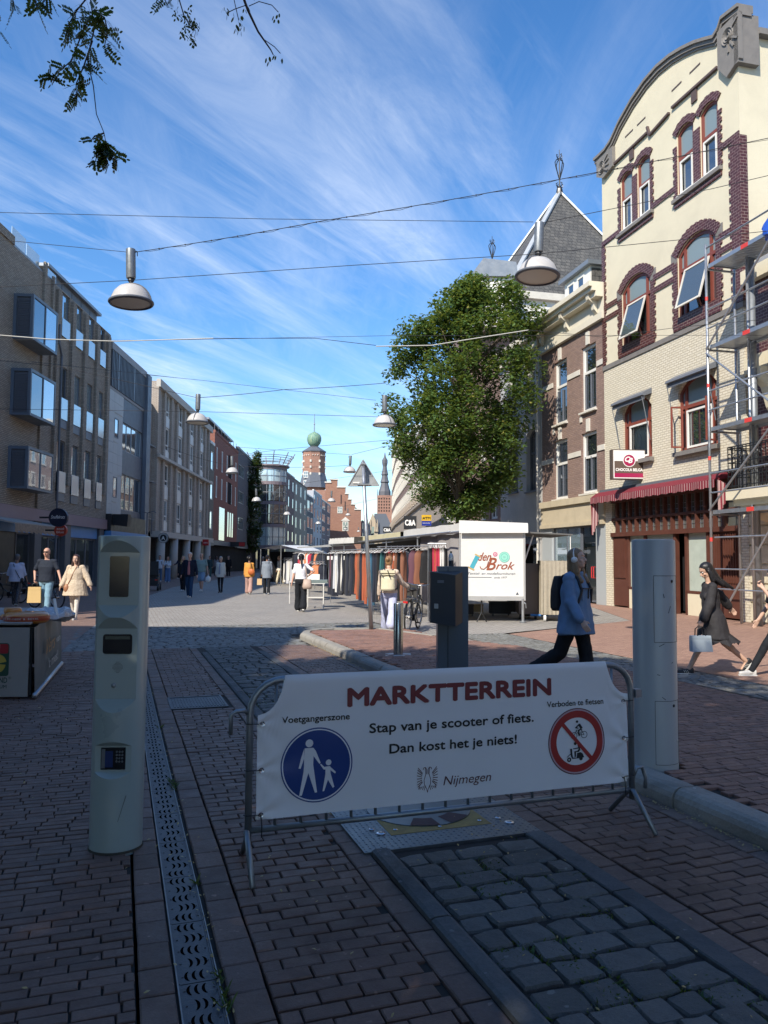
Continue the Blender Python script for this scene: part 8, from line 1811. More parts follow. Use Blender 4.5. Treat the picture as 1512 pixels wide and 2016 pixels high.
# ---- bicycles
def bicycle(label, loc, rz, lean=0):
 t = thing('bicycle', label, 'bicycle', loc, rz); t.rotation_euler = (0, R(lean), rz)
 m_fr_ = M('bike_black', (.015, .016, .018), .3, var=.1, bump=0, coat=.3); m_ty = M('tyre', (.02, .02, .02), .85); m_chr = M('chrome', (.5, .5, .5), .2, metal=1)
 for y in (-.54, .54):
  w_ = MB().tube([(0, y + .335 * math.cos(6.2832 * k / 32), .35 + .335 * math.sin(6.2832 * k / 32)) for k in range(33)], .019, 8).build('wheel', m_ty, t, smooth=True)
  MB().tube([(0, y + .31 * math.cos(6.2832 * k / 32), .35 + .31 * math.sin(6.2832 * k / 32)) for k in range(33)], .009, 6).build('rim', m_chr, w_, smooth=True)
  sp_ = MB()
  for k in range(28): a = 6.2832 * k / 28; sp_.bar(((-1) ** k * .02, y + .02 * math.cos(a + 1.2), .35 + .02 * math.sin(a + 1.2)), (0, y + .305 * math.cos(a), .35 + .305 * math.sin(a)), .0022)
  sp_.build('spokes', m_chr, w_); MB().cyl((-.05, y, .35), (.05, y, .35), .035 if y < 0 else .02, n=12).build('hub', m_chr, w_)
  MB().tube([(0, y + .37 * math.cos(R(a)), .35 + .37 * math.sin(R(a))) for a in (range(10, 175, 12) if y < 0 else range(30, 150, 12))], .022, 6).build('mudguard', m_fr_, t)
 fr = MB(); bb_ = (0, -.08, .30); st__ = (0, -.24, .80); hd_ = (0, .36, .78); hd2 = (0, .40, .62)
 for a, c in ((bb_, st__), (bb_, hd2), ((0, -.17, .60), hd2), (hd_, hd2), (bb_, (.05, -.54, .35)), (bb_, (-.05, -.54, .35)), ((0, -.2, .68), (.05, -.54, .35)), ((0, -.2, .68), (-.05, -.54, .35)), (hd2, (.05, .54, .35)), (hd2, (-.05, .54, .35)), (hd_, (0, .32, .98))): fr.tube([a, c], .016, 8)
 fr.build('frame', m_fr_, t, smooth=True)
 b = MB(); b.ico((0, -.28, .93), .12, 2, (.75, 1.1, .35)); b.ico((0, -.16, .925), .05, 2, (.7, 1.6, .5)); b.cyl((0, -.24, .8), (0, -.27, .92), .013, n=8); b.build('saddle', m_bpk, t, smooth=True)
 MB().tube([(-.30, .12, 1.0), (-.27, .26, 1.04), (-.10, .33, 1.0), (.10, .33, 1.0), (.27, .26, 1.04), (.30, .12, 1.0)], .012, 8).build('handlebar', m_chr, t, smooth=True)
 MB().cyl((-.3, .12, 1.0), (-.305, .02, .985), .017, n=8).cyl((.3, .12, 1.0), (.305, .02, .985), .017, n=8).build('grips', m_bpk, t)
 rk = MB()
 for x in (-.05, .05, 0): rk.tube([(x, -.30, .74), (x, -.86, .74)], .007, 6)
 for x in (-.06, .06): rk.tube([(x, -.54, .35), (x, -.62, .74)], .006, 6)
 rk.build('rack', m_fr_, t); MB().box(-.05, -.93, .66, .05, -.90, .70).build('rear_light', M('red_lens', (.5, .02, .02), .3), t)
 MB().cyl((-.06, -.08, .30), (.06, -.08, .30), .08, n=16).build('chain_case', m_fr_, t); MB().bar((.09, -.08, .3), (.09, .06, .2), .02).box(.07, .02, .17, .15, .10, .20).bar((-.09, -.08, .3), (-.09, -.2, .4), .02).build('pedals', m_fr_, t)
 MB().box(-.05, .42, .70, .05, .50, .78).build('front_lamp', m_chr, t)
 return t
bk = bicycle('black city bicycle wheeled beside the person in lilac trousers', (.66, 17.2, 0), R(-15), 4)
copy_to(bk, (-12.9, 26.3, 0), R(70), 'bicycle parked at the shop window behind the person in the pale blouse')
copy_to(bk, (-10.4, 23.6, 0), R(60), 'bicycle parked between the shop window and the couple')
copy_to(bk, (-9.0, 25.4, 0), R(40), 'bicycle parked behind the person in the floral tunic')
# mobility scooter
ms_ = thing('mobility_scooter', 'black mobility scooter seen from behind at the left pavement edge', 'mobility scooter', pos(303, 37), R(10))
b = MB(); b.box(-.28, -.4, .22, .28, .5, .32); b.box(-.26, -.42, .32, .26, .1, .62); b.build('chassis', m_bpk, ms_)
b = MB(); b.box(-.26, -.25, .66, .26, .2, .78); b.box(-.26, -.33, .75, .26, -.22, 1.4); b.build('seat', m_bpk, ms_); MB().tube([(0, .55, .3), (0, .5, .9)], .04, 8).tube([(-.25, .42, 1.0), (0, .5, .95), (.25, .42, 1.0)], .02, 8).build('tiller', m_black, ms_)
for x in (-.27, .27):
 for y in (-.38, .5): MB().cyl((x - .05, y, .16), (x + .05, y, .16), .16, n=16).build('wheel', m_black, ms_)
MB().box(-.24, -.425, .48, -.12, -.42, .54).box(.12, -.425, .48, .24, -.42, .54).build('tail_light', M('red_lens', (.5, .02, .02), .3), ms_)
# ==== MARKET STALLS
m_pvc = M('white_pvc', (0.66, 0.65, 0.62), .45, var=.05, scale=2, bump=.15, bscale=12, dirt=.1, bdist=.02); m_alu = M('alu_frame', (.48, .47, .45), .4, metal=.4, var=.1)
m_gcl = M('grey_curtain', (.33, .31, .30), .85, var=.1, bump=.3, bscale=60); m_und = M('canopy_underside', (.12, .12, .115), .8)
SX, SY = 3.2, 19.67
SP = thing('printed_stall_panel', 'white stall end panel printed den Brok with thread spool and buttons, on jack legs', 'stall', (0, 0, 0))
xl, xr = SX - 1.22, SX + .40
MB().box(xl, SY, .61, xr, SY + .04, 2.30).build('panel', m_pvc, SP)
MB().box(xl - .03, SY - .015, .55, xr + .05, SY + .055, .66).box(xr, SY - .015, .66, xr + .05, SY + .055, 2.3).box(xl - .03, SY - .015, .66, xl, SY + .055, 2.3).build('frame', m_alu, SP)
MB().cyl((xr - .02, SY, .0), (xr - .02, SY, .6), .035, n=10).cyl((xr - .02, SY, 0), (xr - .02, SY, .03), .09, n=12).tube([(xr + .0, SY, .5), (xr + .05, SY - .02, .48), (xr + .06, SY - .02, .36)], .012, 6).build('jack_leg', m_galv, SP)
MB().tube([(xl + .55, SY + .05, .6), (xl + .55, SY + .05, .22)], .022, 8).tube([(xl + .55, SY + .05, .25), (xl + .42, SY, .0)], .016, 6).tube([(xl + .55, SY + .05, .25), (xl + .68, SY + .1, .0)], .016, 6).build('prop_leg', m_black, SP)
# print on the panel
pr = thing('panel_print', None, None); pr.parent = SP; pr.location = (xl, SY - .004, 0); pr.name = 'print'
m_rb = M('print_rust', (.28, .07, .03), .5, var=.5, scale=9, bump=0); m_tl = M('print_turquoise', (.06, .34, .42), .5, var=.25, scale=8, bump=0); m_mint = M('print_mint', (.28, .62, .50), .5, bump=0); m_mint2 = M('print_mint_dark', (.12, .40, .33), .5, bump=0)
m_pk = M('print_rose', (.52, .14, .22), .5, bump=0); m_gr = M('print_grey', (.07, .08, .10), .5, bump=0); m_or2 = M('print_gold', (.50, .33, .12), .5, bump=0)
text('den', m_rb, pr, w=.34, h=.22, shear=.45, bold=.012, loc=(.62, 0, 1.57)); text('B', m_rb, pr, w=.26, h=.33, shear=.4, bold=.012, loc=(.80, -.001, 1.33)); text('rok', m_rb, pr, w=.48, h=.20, shear=.4, bold=.012, loc=(1.15, 0, 1.35))
MB().tube([(.50, -.001, 1.42), (.53, -.001, 1.36), (.60, -.001, 1.35), (.68, -.001, 1.42), (.72, -.001, 1.55)], .012, 5).build('flourish', m_rb, pr)
text('Textiel- en modefournituren', m_gr, pr, w=1.22, h=.065, shear=.35, bold=-.005, loc=(.80, 0, 1.21)); text('sinds 1977', m_gr, pr, w=.34, h=.05, shear=.35, loc=(1.03, 0, 1.115))
MB().box(.19, -.001, 1.135, .80, .0, 1.147).build('needle', m_gr, pr)
Ms = Matrix.Translation((.36, 0, 1.53)) @ Matrix.Rotation(R(27), 4, 'Y')
MB().box(-.055, -.002, -.17, .055, -.001, .17, Ms).build('spool_thread', m_tl, pr); MB().prism([(x, -.003, z) for x, z in ((-.085, .17), (.085, .17), (.075, .205), (-.075, .205))], (0, .001, 0), Ms).prism([(x, -.003, z) for x, z in ((-.08, -.205), (.08, -.205), (.09, -.17), (-.09, -.17))], (0, .001, 0), Ms).build('spool_ends', m_or2, pr)
def disc(b, x, z, r0, r1, y):
 n = 28
 for i in range(n):
  a, c = 6.2832 * i / n, 6.2832 * (i + 1) / n; b.poly([(x + r0 * math.cos(a), y, z + r0 * math.sin(a)), (x + r1 * math.cos(a), y, z + r1 * math.sin(a)), (x + r1 * math.cos(c), y, z + r1 * math.sin(c)), (x + r0 * math.cos(c), y, z + r0 * math.sin(c))])
 return b
disc(MB(), 1.13, 1.665, .001, .135, -.002).build('big_button', m_mint, pr); disc(disc(disc(MB(), 1.13, 1.665, .128, .138, -.003), 1.13, 1.665, .082, .094, -.003), 1.13, 1.665, .0, .0001, -.003).build('button_rings', m_mint2, pr)
b = MB()
for x, z in ((1.115, 1.68), (1.145, 1.68), (1.115, 1.65), (1.145, 1.65)): disc(b, x, z, .001, .007, -.004)
b.build('button_holes', m_gr, pr); disc(MB(), .895, 1.735, .001, .058, -.002).build('small_button', m_pk, pr); disc(MB(), .895, 1.735, .02, .03, -.003).build('small_button_ring', m_pvc, pr)
MB().poly([(1.42, -.002, .70), (1.50, -.002, .70), (1.46, -.002, .77)]).build('warning_triangle', m_gr, pr)
# canopy over the row: pale roof with folded front, running down the street
CN = thing('stall_canopy', 'long white market canopy running from the printed panel down the street', 'canopy', (0, 0, 0))
A_, B_ = Vector((xl - .02, SY - .05, 0)), Vector((-2.75, 38, 0)); bk_ = Vector((1.9, .5, 0)); n = 10
def cn(mat, f0, f1, name, z=(2.28, 2.54, 2.60, 2.46), dz=0):
 b = MB()
 for i in range(n):
  fa, fb = f0 + (f1 - f0) * i / n, f0 + (f1 - f0) * (i + 1) / n
  for (o0, z0), (o1, z1) in (((0, z[0]), (.0, z[1])), ((.0, z[1]), (.5, z[2])), ((.5, z[2]), (1, z[3]))):
   P_ = lambda f, o, zz: (A_.lerp(B_, f) + bk_ * o + Vector((0, 0, zz - .03 * math.sin(f * 40) ** 2 * (o < .1) + dz)))
   b.poly([P_(fa, o0, z0), P_(fa, o1, z1), P_(fb, o1, z1), P_(fb, o0, z0)])
 return b.build(name, mat, CN)
cn(m_pvc, 0, .28, 'roof_sheet'); cn(M('yellowed_pvc', (.60, .55, .36), .5, var=.1), .30, .62, 'roof_sheet', (2.28, 2.50, 2.58, 2.5)); cn(m_pvc, .62, 1.0, 'roof_sheet', (2.28, 2.5, 2.6, 2.5))
MB().poly([(xl - .05, SY - .14, 2.27), (xr + .1, SY - .14, 2.29), (xr + .1, SY - .12, 2.54), (xl - .05, SY - .12, 2.60)]).poly([(xl - .05, SY - .12, 2.60), (xr + .1, SY - .12, 2.54), (xr + 0.2, SY + 2.4, 2.55), (xl + .2, SY + 2.4, 2.62)]).build('end_valance', m_pvc, CN)
MB().tube([A_ + Vector((0, .02, 2.31)), B_ + Vector((0, 0, 2.27))], .03, 8).tube([A_ + Vector((-.25, 0, 2.30)), B_ + Vector((-.25, 0, 2.25))], .02, 6).build('front_beam', m_galv, CN)
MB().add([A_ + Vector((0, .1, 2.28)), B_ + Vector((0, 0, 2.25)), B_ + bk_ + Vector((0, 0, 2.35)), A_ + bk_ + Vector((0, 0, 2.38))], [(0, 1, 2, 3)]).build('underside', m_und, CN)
for f in (.0, .2, .4, .6, .8, 1.0): MB().cyl(A_.lerp(B_, f) + Vector((.02, .1, 0)), A_.lerp(B_, f) + Vector((.02, .1, 2.3)), .025, n=8).build('post', m_galv, CN)
bw_ = Vector((xl + .02, SY + .1, 0));
b = MB(); n2 = 14
for i in range(n2):
 p_, q_ = bw_.lerp(Vector((1.15, 23.5, 0)), i / n2), bw_.lerp(Vector((1.15, 23.5, 0)), (i + 1) / n2); k1, k2 = .02 * math.sin(i * 1.7), .02 * math.sin((i + 1) * 1.7); b.poly([p_ + Vector((k1, 0, .3)), q_ + Vector((k2, 0, .3)), q_ + Vector((k2, 0, 2.3)), p_ + Vector((k1, 0, 2.3))])
b.build('side_curtain', m_gcl, CN)
MB().add([(xl + .2, SY + 2.6, .2), (B_.x + 2, B_.y, .2), (B_.x + 2, B_.y, 2.3), (xl + .2, SY + 2.6, 2.3)], [(0, 1, 2, 3)]).build('back_cloth', M('dark_backcloth', (.05, .048, .045), .9), CN)
RF = thing('stall_flap', 'raised dark side flap held by a white pole right of the printed panel', 'canopy', (0, 0, 0))
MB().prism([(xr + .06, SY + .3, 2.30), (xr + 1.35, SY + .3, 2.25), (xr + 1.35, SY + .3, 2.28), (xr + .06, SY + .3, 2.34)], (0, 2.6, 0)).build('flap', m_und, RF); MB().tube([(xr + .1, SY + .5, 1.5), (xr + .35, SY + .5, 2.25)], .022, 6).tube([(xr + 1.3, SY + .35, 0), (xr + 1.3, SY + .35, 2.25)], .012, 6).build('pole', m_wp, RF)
# carts right of the panel
c1 = thing('wooden_stall_cart', 'brown board cart on castors between the printed panel and the beige covered cart', 'cart', (4.05, 20.6, 0), R(-4)); MB().box(-.4, 0, .14, .12, .9, 1.5).build('box', M('cart_brown', (.13, .10, .085), .7), c1); MB().box(-.38, .9, .5, .1, .95, 2.0).build('back_panel', m_core, c1)
for x in (-.35, .05): MB().cyl((x - .03, .1, .07), (x + .03, .1, .07), .07, n=12).build('castor', m_black, c1)
MB().tube([(-.1, -.05, .12), (.35, -.1, .12)], .03, 6).build('blue_tow_bar', M('blue_enamel', (.02, .15, .45), .4), c1)
c2 = thing('covered_market_cart', 'tall market cart under a beige tarpaulin cover on castors, left of the denim shirt', 'cart', (4.55, 20.0, 0), R(-6)); b = MB(); n2 = 24
cs_ = [(-.42, 0), (.36, 0), (.36, 1.0), (-.42, 1.0)]
for i in range(4):
 (xa_, ya_), (xb_, yb_) = cs_[i], cs_[(i + 1) % 4]
 for k in range(n2):
  f, g = k / n2, (k + 1) / n2; w1, w2 = .02 * math.sin(k * 1.9 + i), .02 * math.sin((k + 1) * 1.9 + i)
  pa, pb2 = (xa_ + (xb_ - xa_) * f, ya_ + (yb_ - ya_) * f), (xa_ + (xb_ - xa_) * g, ya_ + (yb_ - ya_) * g); ox, oy = ((0, -1), (1, 0), (0, 1), (-1, 0))[i]
  b.poly([(pa[0] + ox * w1, pa[1] + oy * w1, .17), (pb2[0] + ox * w2, pb2[1] + oy * w2, .17), (pb2[0] + ox * w2 * .3, pb2[1] + oy * w2 * .3, 1.58), (pa[0] + ox * w1 * .3, pa[1] + oy * w1 * .3, 1.58)])
b.poly([(x, y, 1.58) for x, y in cs_]); b.build('cover', M('beige_tarp', (.33, .29, .22), .7, var=.15, scale=3, bump=.5, bscale=9, bdist=.03), c2)
for x in (-.33, .3): MB().cyl((x - .03, .05, .08), (x + .03, .05, .08), .08, n=14).build('castor', m_wp, c2)
# things under the trailer
for (px, Y, w, h, c, nm, lab) in ((915, 21.5, .5, .25, (.02, .02, .025), 'crate', 'black crate under the canopy left of the prop leg'), (942, 22.5, .28, .2, (.40, .30, .16), 'cardboard_box', 'cardboard box under the printed panel'), (985, 21.8, .55, .32, (.015, .017, .022), 'crate', 'black crate under the right half of the printed panel'), (1012, 22.6, .3, .4, (.015, .016, .02), 'crate', 'tall dark crate behind the jack leg')):
 p_ = W(px, 1200, Y); t = thing(nm, lab, 'crate' if nm == 'crate' else 'box', (p_.x, Y, 0)); m_ = M('crate_%02d' % int(c[0] * 100), c, .7); MB().box(-w / 2, 0, .06, w / 2, .4, .06 + h).box(-w / 2 - .01, -.01, .04 + h, w / 2 + .01, .41, .08 + h).build('box', m_, t)
 if nm == 'crate':
  for x in (-w * .4, w * .4): MB().cyl((x, .05, .05), (x + .03, .05, .05), .05, n=10).build('castor', m_black, t)
# ---- clothes on rails
def garment(kind, mat, seed):
 r = random.Random(seed); b = MB(); n = 14; L = {'trousers': 1.42, 'shirt': .75, 'coat': 1.0, 'scarf': 1.2}[kind] * r.uniform(.93, 1.05); hw2 = {'trousers': .10, 'shirt': .22, 'coat': .22, 'scarf': .05}[kind]
 m_ = 9; rows = []
 for k in range(m_ + 1):
  z = -.10 - L * k / m_; row = []
  for i in range(n):
   a = 6.2832 * i / n; w = hw2 * (.75 + .25 * min(1, k / 3) - .1 * (kind == 'trousers') * math.sin(seed * 1.7 + k * .5)) * (1 if kind != 'trousers' else (1.0 + .08 * math.sin(k))); th = .035 + .014 * math.sin(3 * a + k * .35 + seed)
   if kind in ('shirt', 'coat') and k == 0: w *= .55
   row.append((w * math.cos(a) * (1 + .08 * math.sin(k * .9 + seed)), th * math.sin(a) * (1 + .15 * k / m_), z))
  rows.append(row)
 vs = [v for row in rows for v in row]; fs = [(k * n + i, k * n + (i + 1) % n, (k + 1) * n + (i + 1) % n, (k + 1) * n + i) for k in range(m_) for i in range(n)]; fs.append(tuple(range(n))); b.add(vs, fs)
 me = b.mesh('garment', mat, True)
 h = MB().tube([(0, 0, .045), (.018, 0, .03), (.012, 0, .0), (0, 0, -.03)], .003, 4).tube([(-.17 if kind != 'scarf' else -.06, 0, -.10), (0, 0, -.03), (.17 if kind != 'scarf' else .06, 0, -.10)], .006, 4); hm = h.mesh('hanger', m_wp)
 return me, hm
cols = {'dark navy': (.016, .02, .035), 'charcoal': (.035, .037, .045), 'rust orange': (.36, .09, .04), 'brown': (.22, .09, .05), 'pale grey': (.45, .46, .50), 'blue denim': (.06, .16, .26), 'plum': (.12, .05, .07), 'crimson': (.42, .03, .06), 'white': (.62, .60, .56), 'black': (.012, .012, .014), 'apricot': (.62, .22, .10), 'teal': (.03, .12, .13)}
gm_ = {c: M('cloth_' + c.replace(' ', '_'), v, .85, var=.18, scale=10, bump=.3, bscale=70) for c, v in cols.items()}
gc = {}
ORD = 'first second third fourth fifth sixth seventh eighth ninth'.split(); cnt = {}
def hang(kind, colr, p, rz, where, seed):
 key = (kind, colr, seed % 3)
 if key not in gc: gc[key] = garment(kind, gm_[colr], seed)
 me, hm = gc[key]; nm = {'trousers': 'hanging_trousers', 'shirt': 'hanging_shirt', 'coat': 'hanging_coat', 'scarf': 'hanging_strap'}[kind]
 o = link(nm, me, None, p, (0, 0, rz + rnd.gauss(0, .3)), (rnd.uniform(.75, 1.1), rnd.uniform(.8, 1.5), rnd.uniform(.86, 1.03))); q = cnt[(where, colr)] = cnt.get((where, colr), 0) + 1; tag(o, '%s %s %s from the left on %s' % (ORD[q - 1], colr, {'trousers': 'pair of trousers', 'shirt': 'shirt', 'coat': 'long coat', 'scarf': 'belt or strap'}[kind], where), {'trousers': 'trousers', 'shirt': 'shirt', 'coat': 'coat', 'scarf': 'strap'}[kind], '%s on %s' % ({'trousers': 'trousers', 'shirt': 'shirts', 'coat': 'coats', 'scarf': 'straps'}[kind], where)); link('hanger', hm, o)
def rail(label, a, c, z, seq, kind, where, rz_off=90, jit=.03, legs=True):
 a, c = Vector(a), Vector(c); t = thing('clothes_rail', label, 'clothes rail', (0, 0, 0)); MB().tube([a + Vector((0, 0, z + .02)), c + Vector((0, 0, z + .02))], .016, 6).build('bar', m_galv, t)
 for f in (0.02, .98):
  p_ = a.lerp(c, f)
  if legs: MB().tube([p_, p_ + Vector((0, 0, z + .02))], .014, 6).build('post', m_galv, t)
 ang = math.atan2((c - a).y, (c - a).x); n = len(seq)
 for i, s in enumerate(seq): hang(kind, s, a.lerp(c, (i + .5) / n) + Vector((rnd.uniform(-.02, .02), 0, z)), ang + R(rz_off + rnd.uniform(-14, 14)), where, i)
dn_, ch_, ro_, br_2, pg, de, pl, cr, wh, bl2 = 'dark navy', 'charcoal', 'rust orange', 'brown', 'pale grey', 'blue denim', 'plum', 'crimson', 'white', 'black'
rail('long clothes rail of trousers in front of the market canopy', (-1.95, 27.8, 0), (-.25, 22.0, 0), 1.86, [dn_, pl, ch_, dn_, pg, wh, pg, dn_, ch_, wh, dn_, bl2, ch_, dn_, bl2, ch_, dn_, bl2, ro_, ro_, br_2, dn_, ro_, ro_, ro_, br_2, ro_, ro_], 'trousers', 'the long front rail')
rail('near clothes rail with denim, dark and brown trousers', (-.38, 22.0, 0), (.55, 20.4, 0), 1.86, [de, dn_, dn_, bl2, 'teal', dn_, br_2, br_2, ro_, br_2, bl2, br_2], 'trousers', 'the near rail behind the pole')
rail('rail of red, white and black straps at the corner of the printed panel', (1.15, 19.9, 0), (1.62, 19.75, 0), 1.98, [ch_, bl2, cr, ro_, cr, cr, wh, wh, bl2], 'trousers', 'the corner rail beside the cabinet', 90)
rail('inner rail of coloured shirts under the canopy', (-.2, 23.8, 0), (1.5, 21.3, 0), 1.95, [br_2, dn_, cr, bl2, 'apricot', dn_, pl, br_2, bl2, cr], 'coat', 'the inner rail under the canopy')
rail('rail of pale, red and pink shirts behind the person in the white T-shirt', (-4.2, 36, 0), (-2.6, 33, 0), 1.9, [bl2, dn_, bl2, cr, wh, 'apricot', wh, cr, dn_, 'apricot', ch_, dn_], 'shirt', 'the far rail of shirts', 50)
rail('low rail with apricot trousers beside the display table', (-3.0, 31, 0), (-2.3, 29.5, 0), 1.45, [dn_, ch_, 'apricot', 'apricot', dn_], 'shirt', 'the low rail by the table', 60)
rail('rail of pale trousers under the far canopy', (-6.0, 46, 0), (-4.9, 43.5, 0), 1.6, [wh, ch_, pg, wh, dn_, pg, wh, ch_, wh], 'trousers', 'the rail under the far canopy', 60)
rail('rail of light coats at the far left of the market', (-7.6, 50, 0), (-6.4, 49, 0), 1.7, ['apricot', pg, br_2, wh, pg, br_2, 'apricot', pg], 'coat', 'the far coat rail', 60)
# hanging mannequin bust shade and price cards
pc = MB()
for i in range(14): f = i / 14; p_ = Vector((-1.95, 27.8, 0)).lerp(Vector((.55, 20.4, 0)), f); pc.box(p_.x - .1, p_.y - .16, 1.55, p_.x - .02, p_.y - .155, 1.68)
tag(pc.build('price_tags', m_wp), 'small white price tags on the trousers of the front rails', 'price tags', kind='stuff')
# far canopies
FC = thing('far_white_canopy', 'white peaked market canopy beyond the person in the white T-shirt', 'canopy', (0, 0, 0))
a0, a1, a2, a3 = W(513, 1080, 46), W(553, 1073, 44), W(592, 1075, 44), W(620, 1090, 40)
MB().add([a0, a1, a1 + Vector((0, 5, .1)), a0 + Vector((.2, 5, 0))], [(0, 1, 2, 3)]).build('roof_sheet', m_pvc, FC); MB().add([a1, a2 + Vector((0, 4, .1)), a3 + Vector((.6, 3, 0)), a3], [(3, 2, 1, 0)]).build('roof_sheet', m_pvc, FC)
for q in (a0, a1, a3): MB().cyl((q.x, q.y + .1, 0), (q.x, q.y + .1, q.z - .02), .03, n=6).build('post', m_galv, FC)
MB().box(a0.x + .3, 47.5, .1, a3.x + .3, 47.6, 2.0).build('back_cloth', m_core, FC)
FC2 = thing('far_flat_canopy', 'thin grey canopy edge between the two white canopies', 'canopy', (0, 0, 0)); q0, q1 = W(585, 1077, 40), W(655, 1072, 36); MB().add([q0, q1, q1 + Vector((1, 4, .05)), q0 + Vector((1, 4, .05)), q0 - Vector((0, 0, .06)), q1 - Vector((0, 0, .1))], [(0, 1, 2, 3), (4, 5, 1, 0)]).build('roof_sheet', M('grey_sheet', (.35, .36, .36), .6), FC2)
MB().cyl((q1.x, q1.y, 0), (q1.x, q1.y, q1.z), .03, n=6).build('post', m_galv, FC2)
FC3 = thing('far_white_awning', 'bright corrugated white awning above the clothes left of the sign pole', 'canopy', (0, 0, 0)); q0, q1 = W(649, 1060, 33), W(697, 1057, 30); b = MB()
for i in range(16): f, g = i / 16, (i + 1) / 16; A1, B1 = q0.lerp(q1, f), q0.lerp(q1, g); b.add([A1 + Vector((0, 0, -.24)), B1 + Vector((0, 0, -.24)), B1 + Vector((0, .05, .0)), A1 + Vector((0, .05 * (i % 2), 0))], [(0, 1, 2, 3)])
b.add([q0, q1, q1 + Vector((1.2, 2, .1)), q0 + Vector((1.2, 2, .1))], [(0, 1, 2, 3)]); b.build('awning_sheet', m_pvc, FC3)
# display table
TB = thing('display_table', 'white tube display table with a grey green tray in front of the clothes', 'table', W(622, 1195, 24.6).xy.to_3d(), R(4))
for x in (-.28, .24):
 for y in (-.1, .7): MB().cyl((x, y, 0), (x, y, .80), .018, n=8).build('leg', m_white, TB)
MB().box(-.32, -.12, .78, .28, .72, .80).bar((-.28, -.1, .35), (.24, -.1, .35), .03).bar((-.28, -.1, .35), (-.28, .7, .35), .03).build('frame', m_white, TB); MB().box(-.22, -.12, .80, .36, .6, .90).build('tray', M('tray_green', (.16, .20, .19), .5), TB); MB().box(-.3, .5, .90, .1, .54, 1.08).build('card', m_wp, TB)
TB2 = thing('folding_rack_leg', 'thin white tube stand left of the person in the white T-shirt', 'stand', W(570, 1180, 27).xy.to_3d()); MB().cyl((0, 0, 0), (0, 0, .8), .014, n=6).bar((0, 0, .75), (.6, 0, .75), .02).cyl((.6, 0, 0), (.6, 0, .8), .014, n=6).build('frame', m_white, TB2)
# ==== TREES
m_leaf = leafmat('lime_leaf', (0.034, 0.078, 0.024), (0.105, 0.170, 0.045), (0.26, 0.24, 0.06), 0.03, .36)
m_leafd = leafmat('robinia_leaf', (0.018, 0.040, 0.014), (0.04, 0.075, 0.02), None, 0, .3); m_ivy = leafmat('ivy_leaf', (0.012, 0.032, 0.012), (0.03, 0.06, 0.02), None, 0, .25)
m_bark = M('bark', (.09, .07, .055), .9, var=.3, scale=8, bump=.8, bscale=25, stretch=(3, 3, .5), bdist=.02)
def leaves(b, c, n, rad, size, r):
 for _ in range(n):
  while True:
   d = Vector((r.uniform(-1, 1), r.uniform(-1, 1), r.uniform(-1, 1)))
   if d.length < 1: break
  p = c + d * rad; L = size * r.uniform(.7, 1.25); a = r.uniform(0, 6.283); droop = r.uniform(-1.0, .35)
  u = Vector((math.cos(a) * math.cos(droop), math.sin(a) * math.cos(droop), math.sin(droop))); s = u.cross(Vector((r.uniform(-.5, .5), r.uniform(-.5, .5), 1))).normalized() * L * .34; nn = u.cross(s).normalized() * L * .10
  b.v += [tuple(p), tuple(p + u * L * .5 + s + nn), tuple(p + u * L), tuple(p + u * L * .5 - s + nn)]; k = len(b.v) - 4; b.f += [[k, k + 1, k + 2], [k, k + 2, k + 3]]; b.m += [0, 0]
def crown_tree(label, loc, prof, n_clump, per, size, mat, seed, trunk_r=.16, clump_r=.36, ysq=.95, holes=.0, name='leafy_tree'):
 """prof: (z, radius, dx) rows describing the crown's outline"""
 r = random.Random(seed); t = thing(name, label, 'tree', loc); zs = [q[0] for q in prof]; b = MB(); cs = []
 tries = 0
 while len(cs) < n_clump and tries < n_clump * 40:
  tries += 1; z = r.uniform(zs[0], zs[-1]); i = max(k for k in range(len(prof) - 1) if prof[k][0] <= z); f = (z - prof[i][0]) / (prof[i + 1][0] - prof[i][0]); R0 = prof[i][1] * (1 - f) + prof[i + 1][1] * f; dx = prof[i][2] * (1 - f) + prof[i + 1][2] * f
  a = r.uniform(0, 6.283); rr = R0 * math.sqrt(r.uniform(.12, 1)); lump = 1 + .17 * noise.noise(Vector((math.cos(a) * 2.2, math.sin(a) * 2.2, z * .9 + seed)))
  if r.random() > R0 / max(q[1] for q in prof) + .4: continue
  p = Vector((dx + rr * lump * math.cos(a), rr * lump * math.sin(a) * ysq, z))
  if noise.noise(p * .75 + Vector((seed, 0, 0))) < holes - .32: continue
  cs.append(p)
 for c in cs: leaves(b, c, int(per * r.uniform(.7, 1.3)), clump_r * r.uniform(.7, 1.3), size, r)
 b.build('crown', mat, t); tk = MB(); top = zs[-1] - (zs[-1] - zs[0]) * .25; pth = [Vector((0, 0, -.05)), Vector((.03, 0, zs[0] * .6)), Vector((-.05, .05, zs[0] + .8)), Vector((.1, 0, (zs[0] + top) / 2)), Vector((0, 0, top))]
 tk.tube(pth, trunk_r, 12, True, [trunk_r * 1.25, trunk_r, trunk_r * .85, trunk_r * .55, trunk_r * .15]); tk.build('trunk', m_bark, t, smooth=True); lb = MB()
 for c in cs[::max(1, len(cs) // 70)]:
  z0 = max(zs[0] * .8, c.z - 1.6 - .3 * Vector((c.x, c.y)).length); s0 = Vector((0, 0, min(z0, top))); mid = s0.lerp(c, .55) + Vector((0, 0, .25)); lb.tube([s0, mid, c], .03, 6, True, [.05, .028, .008])
 lb.build('limbs', m_bark, t, smooth=True); return t
rows = [(560, 55, 955), (600, 98, 950), (650, 136, 927), (700, 148, 917), (760, 156, 911), (800, 160, 908), (850, 144, 895), (900, 126, 905), (950, 102, 912), (985, 74, 905), (1012, 40, 900)]
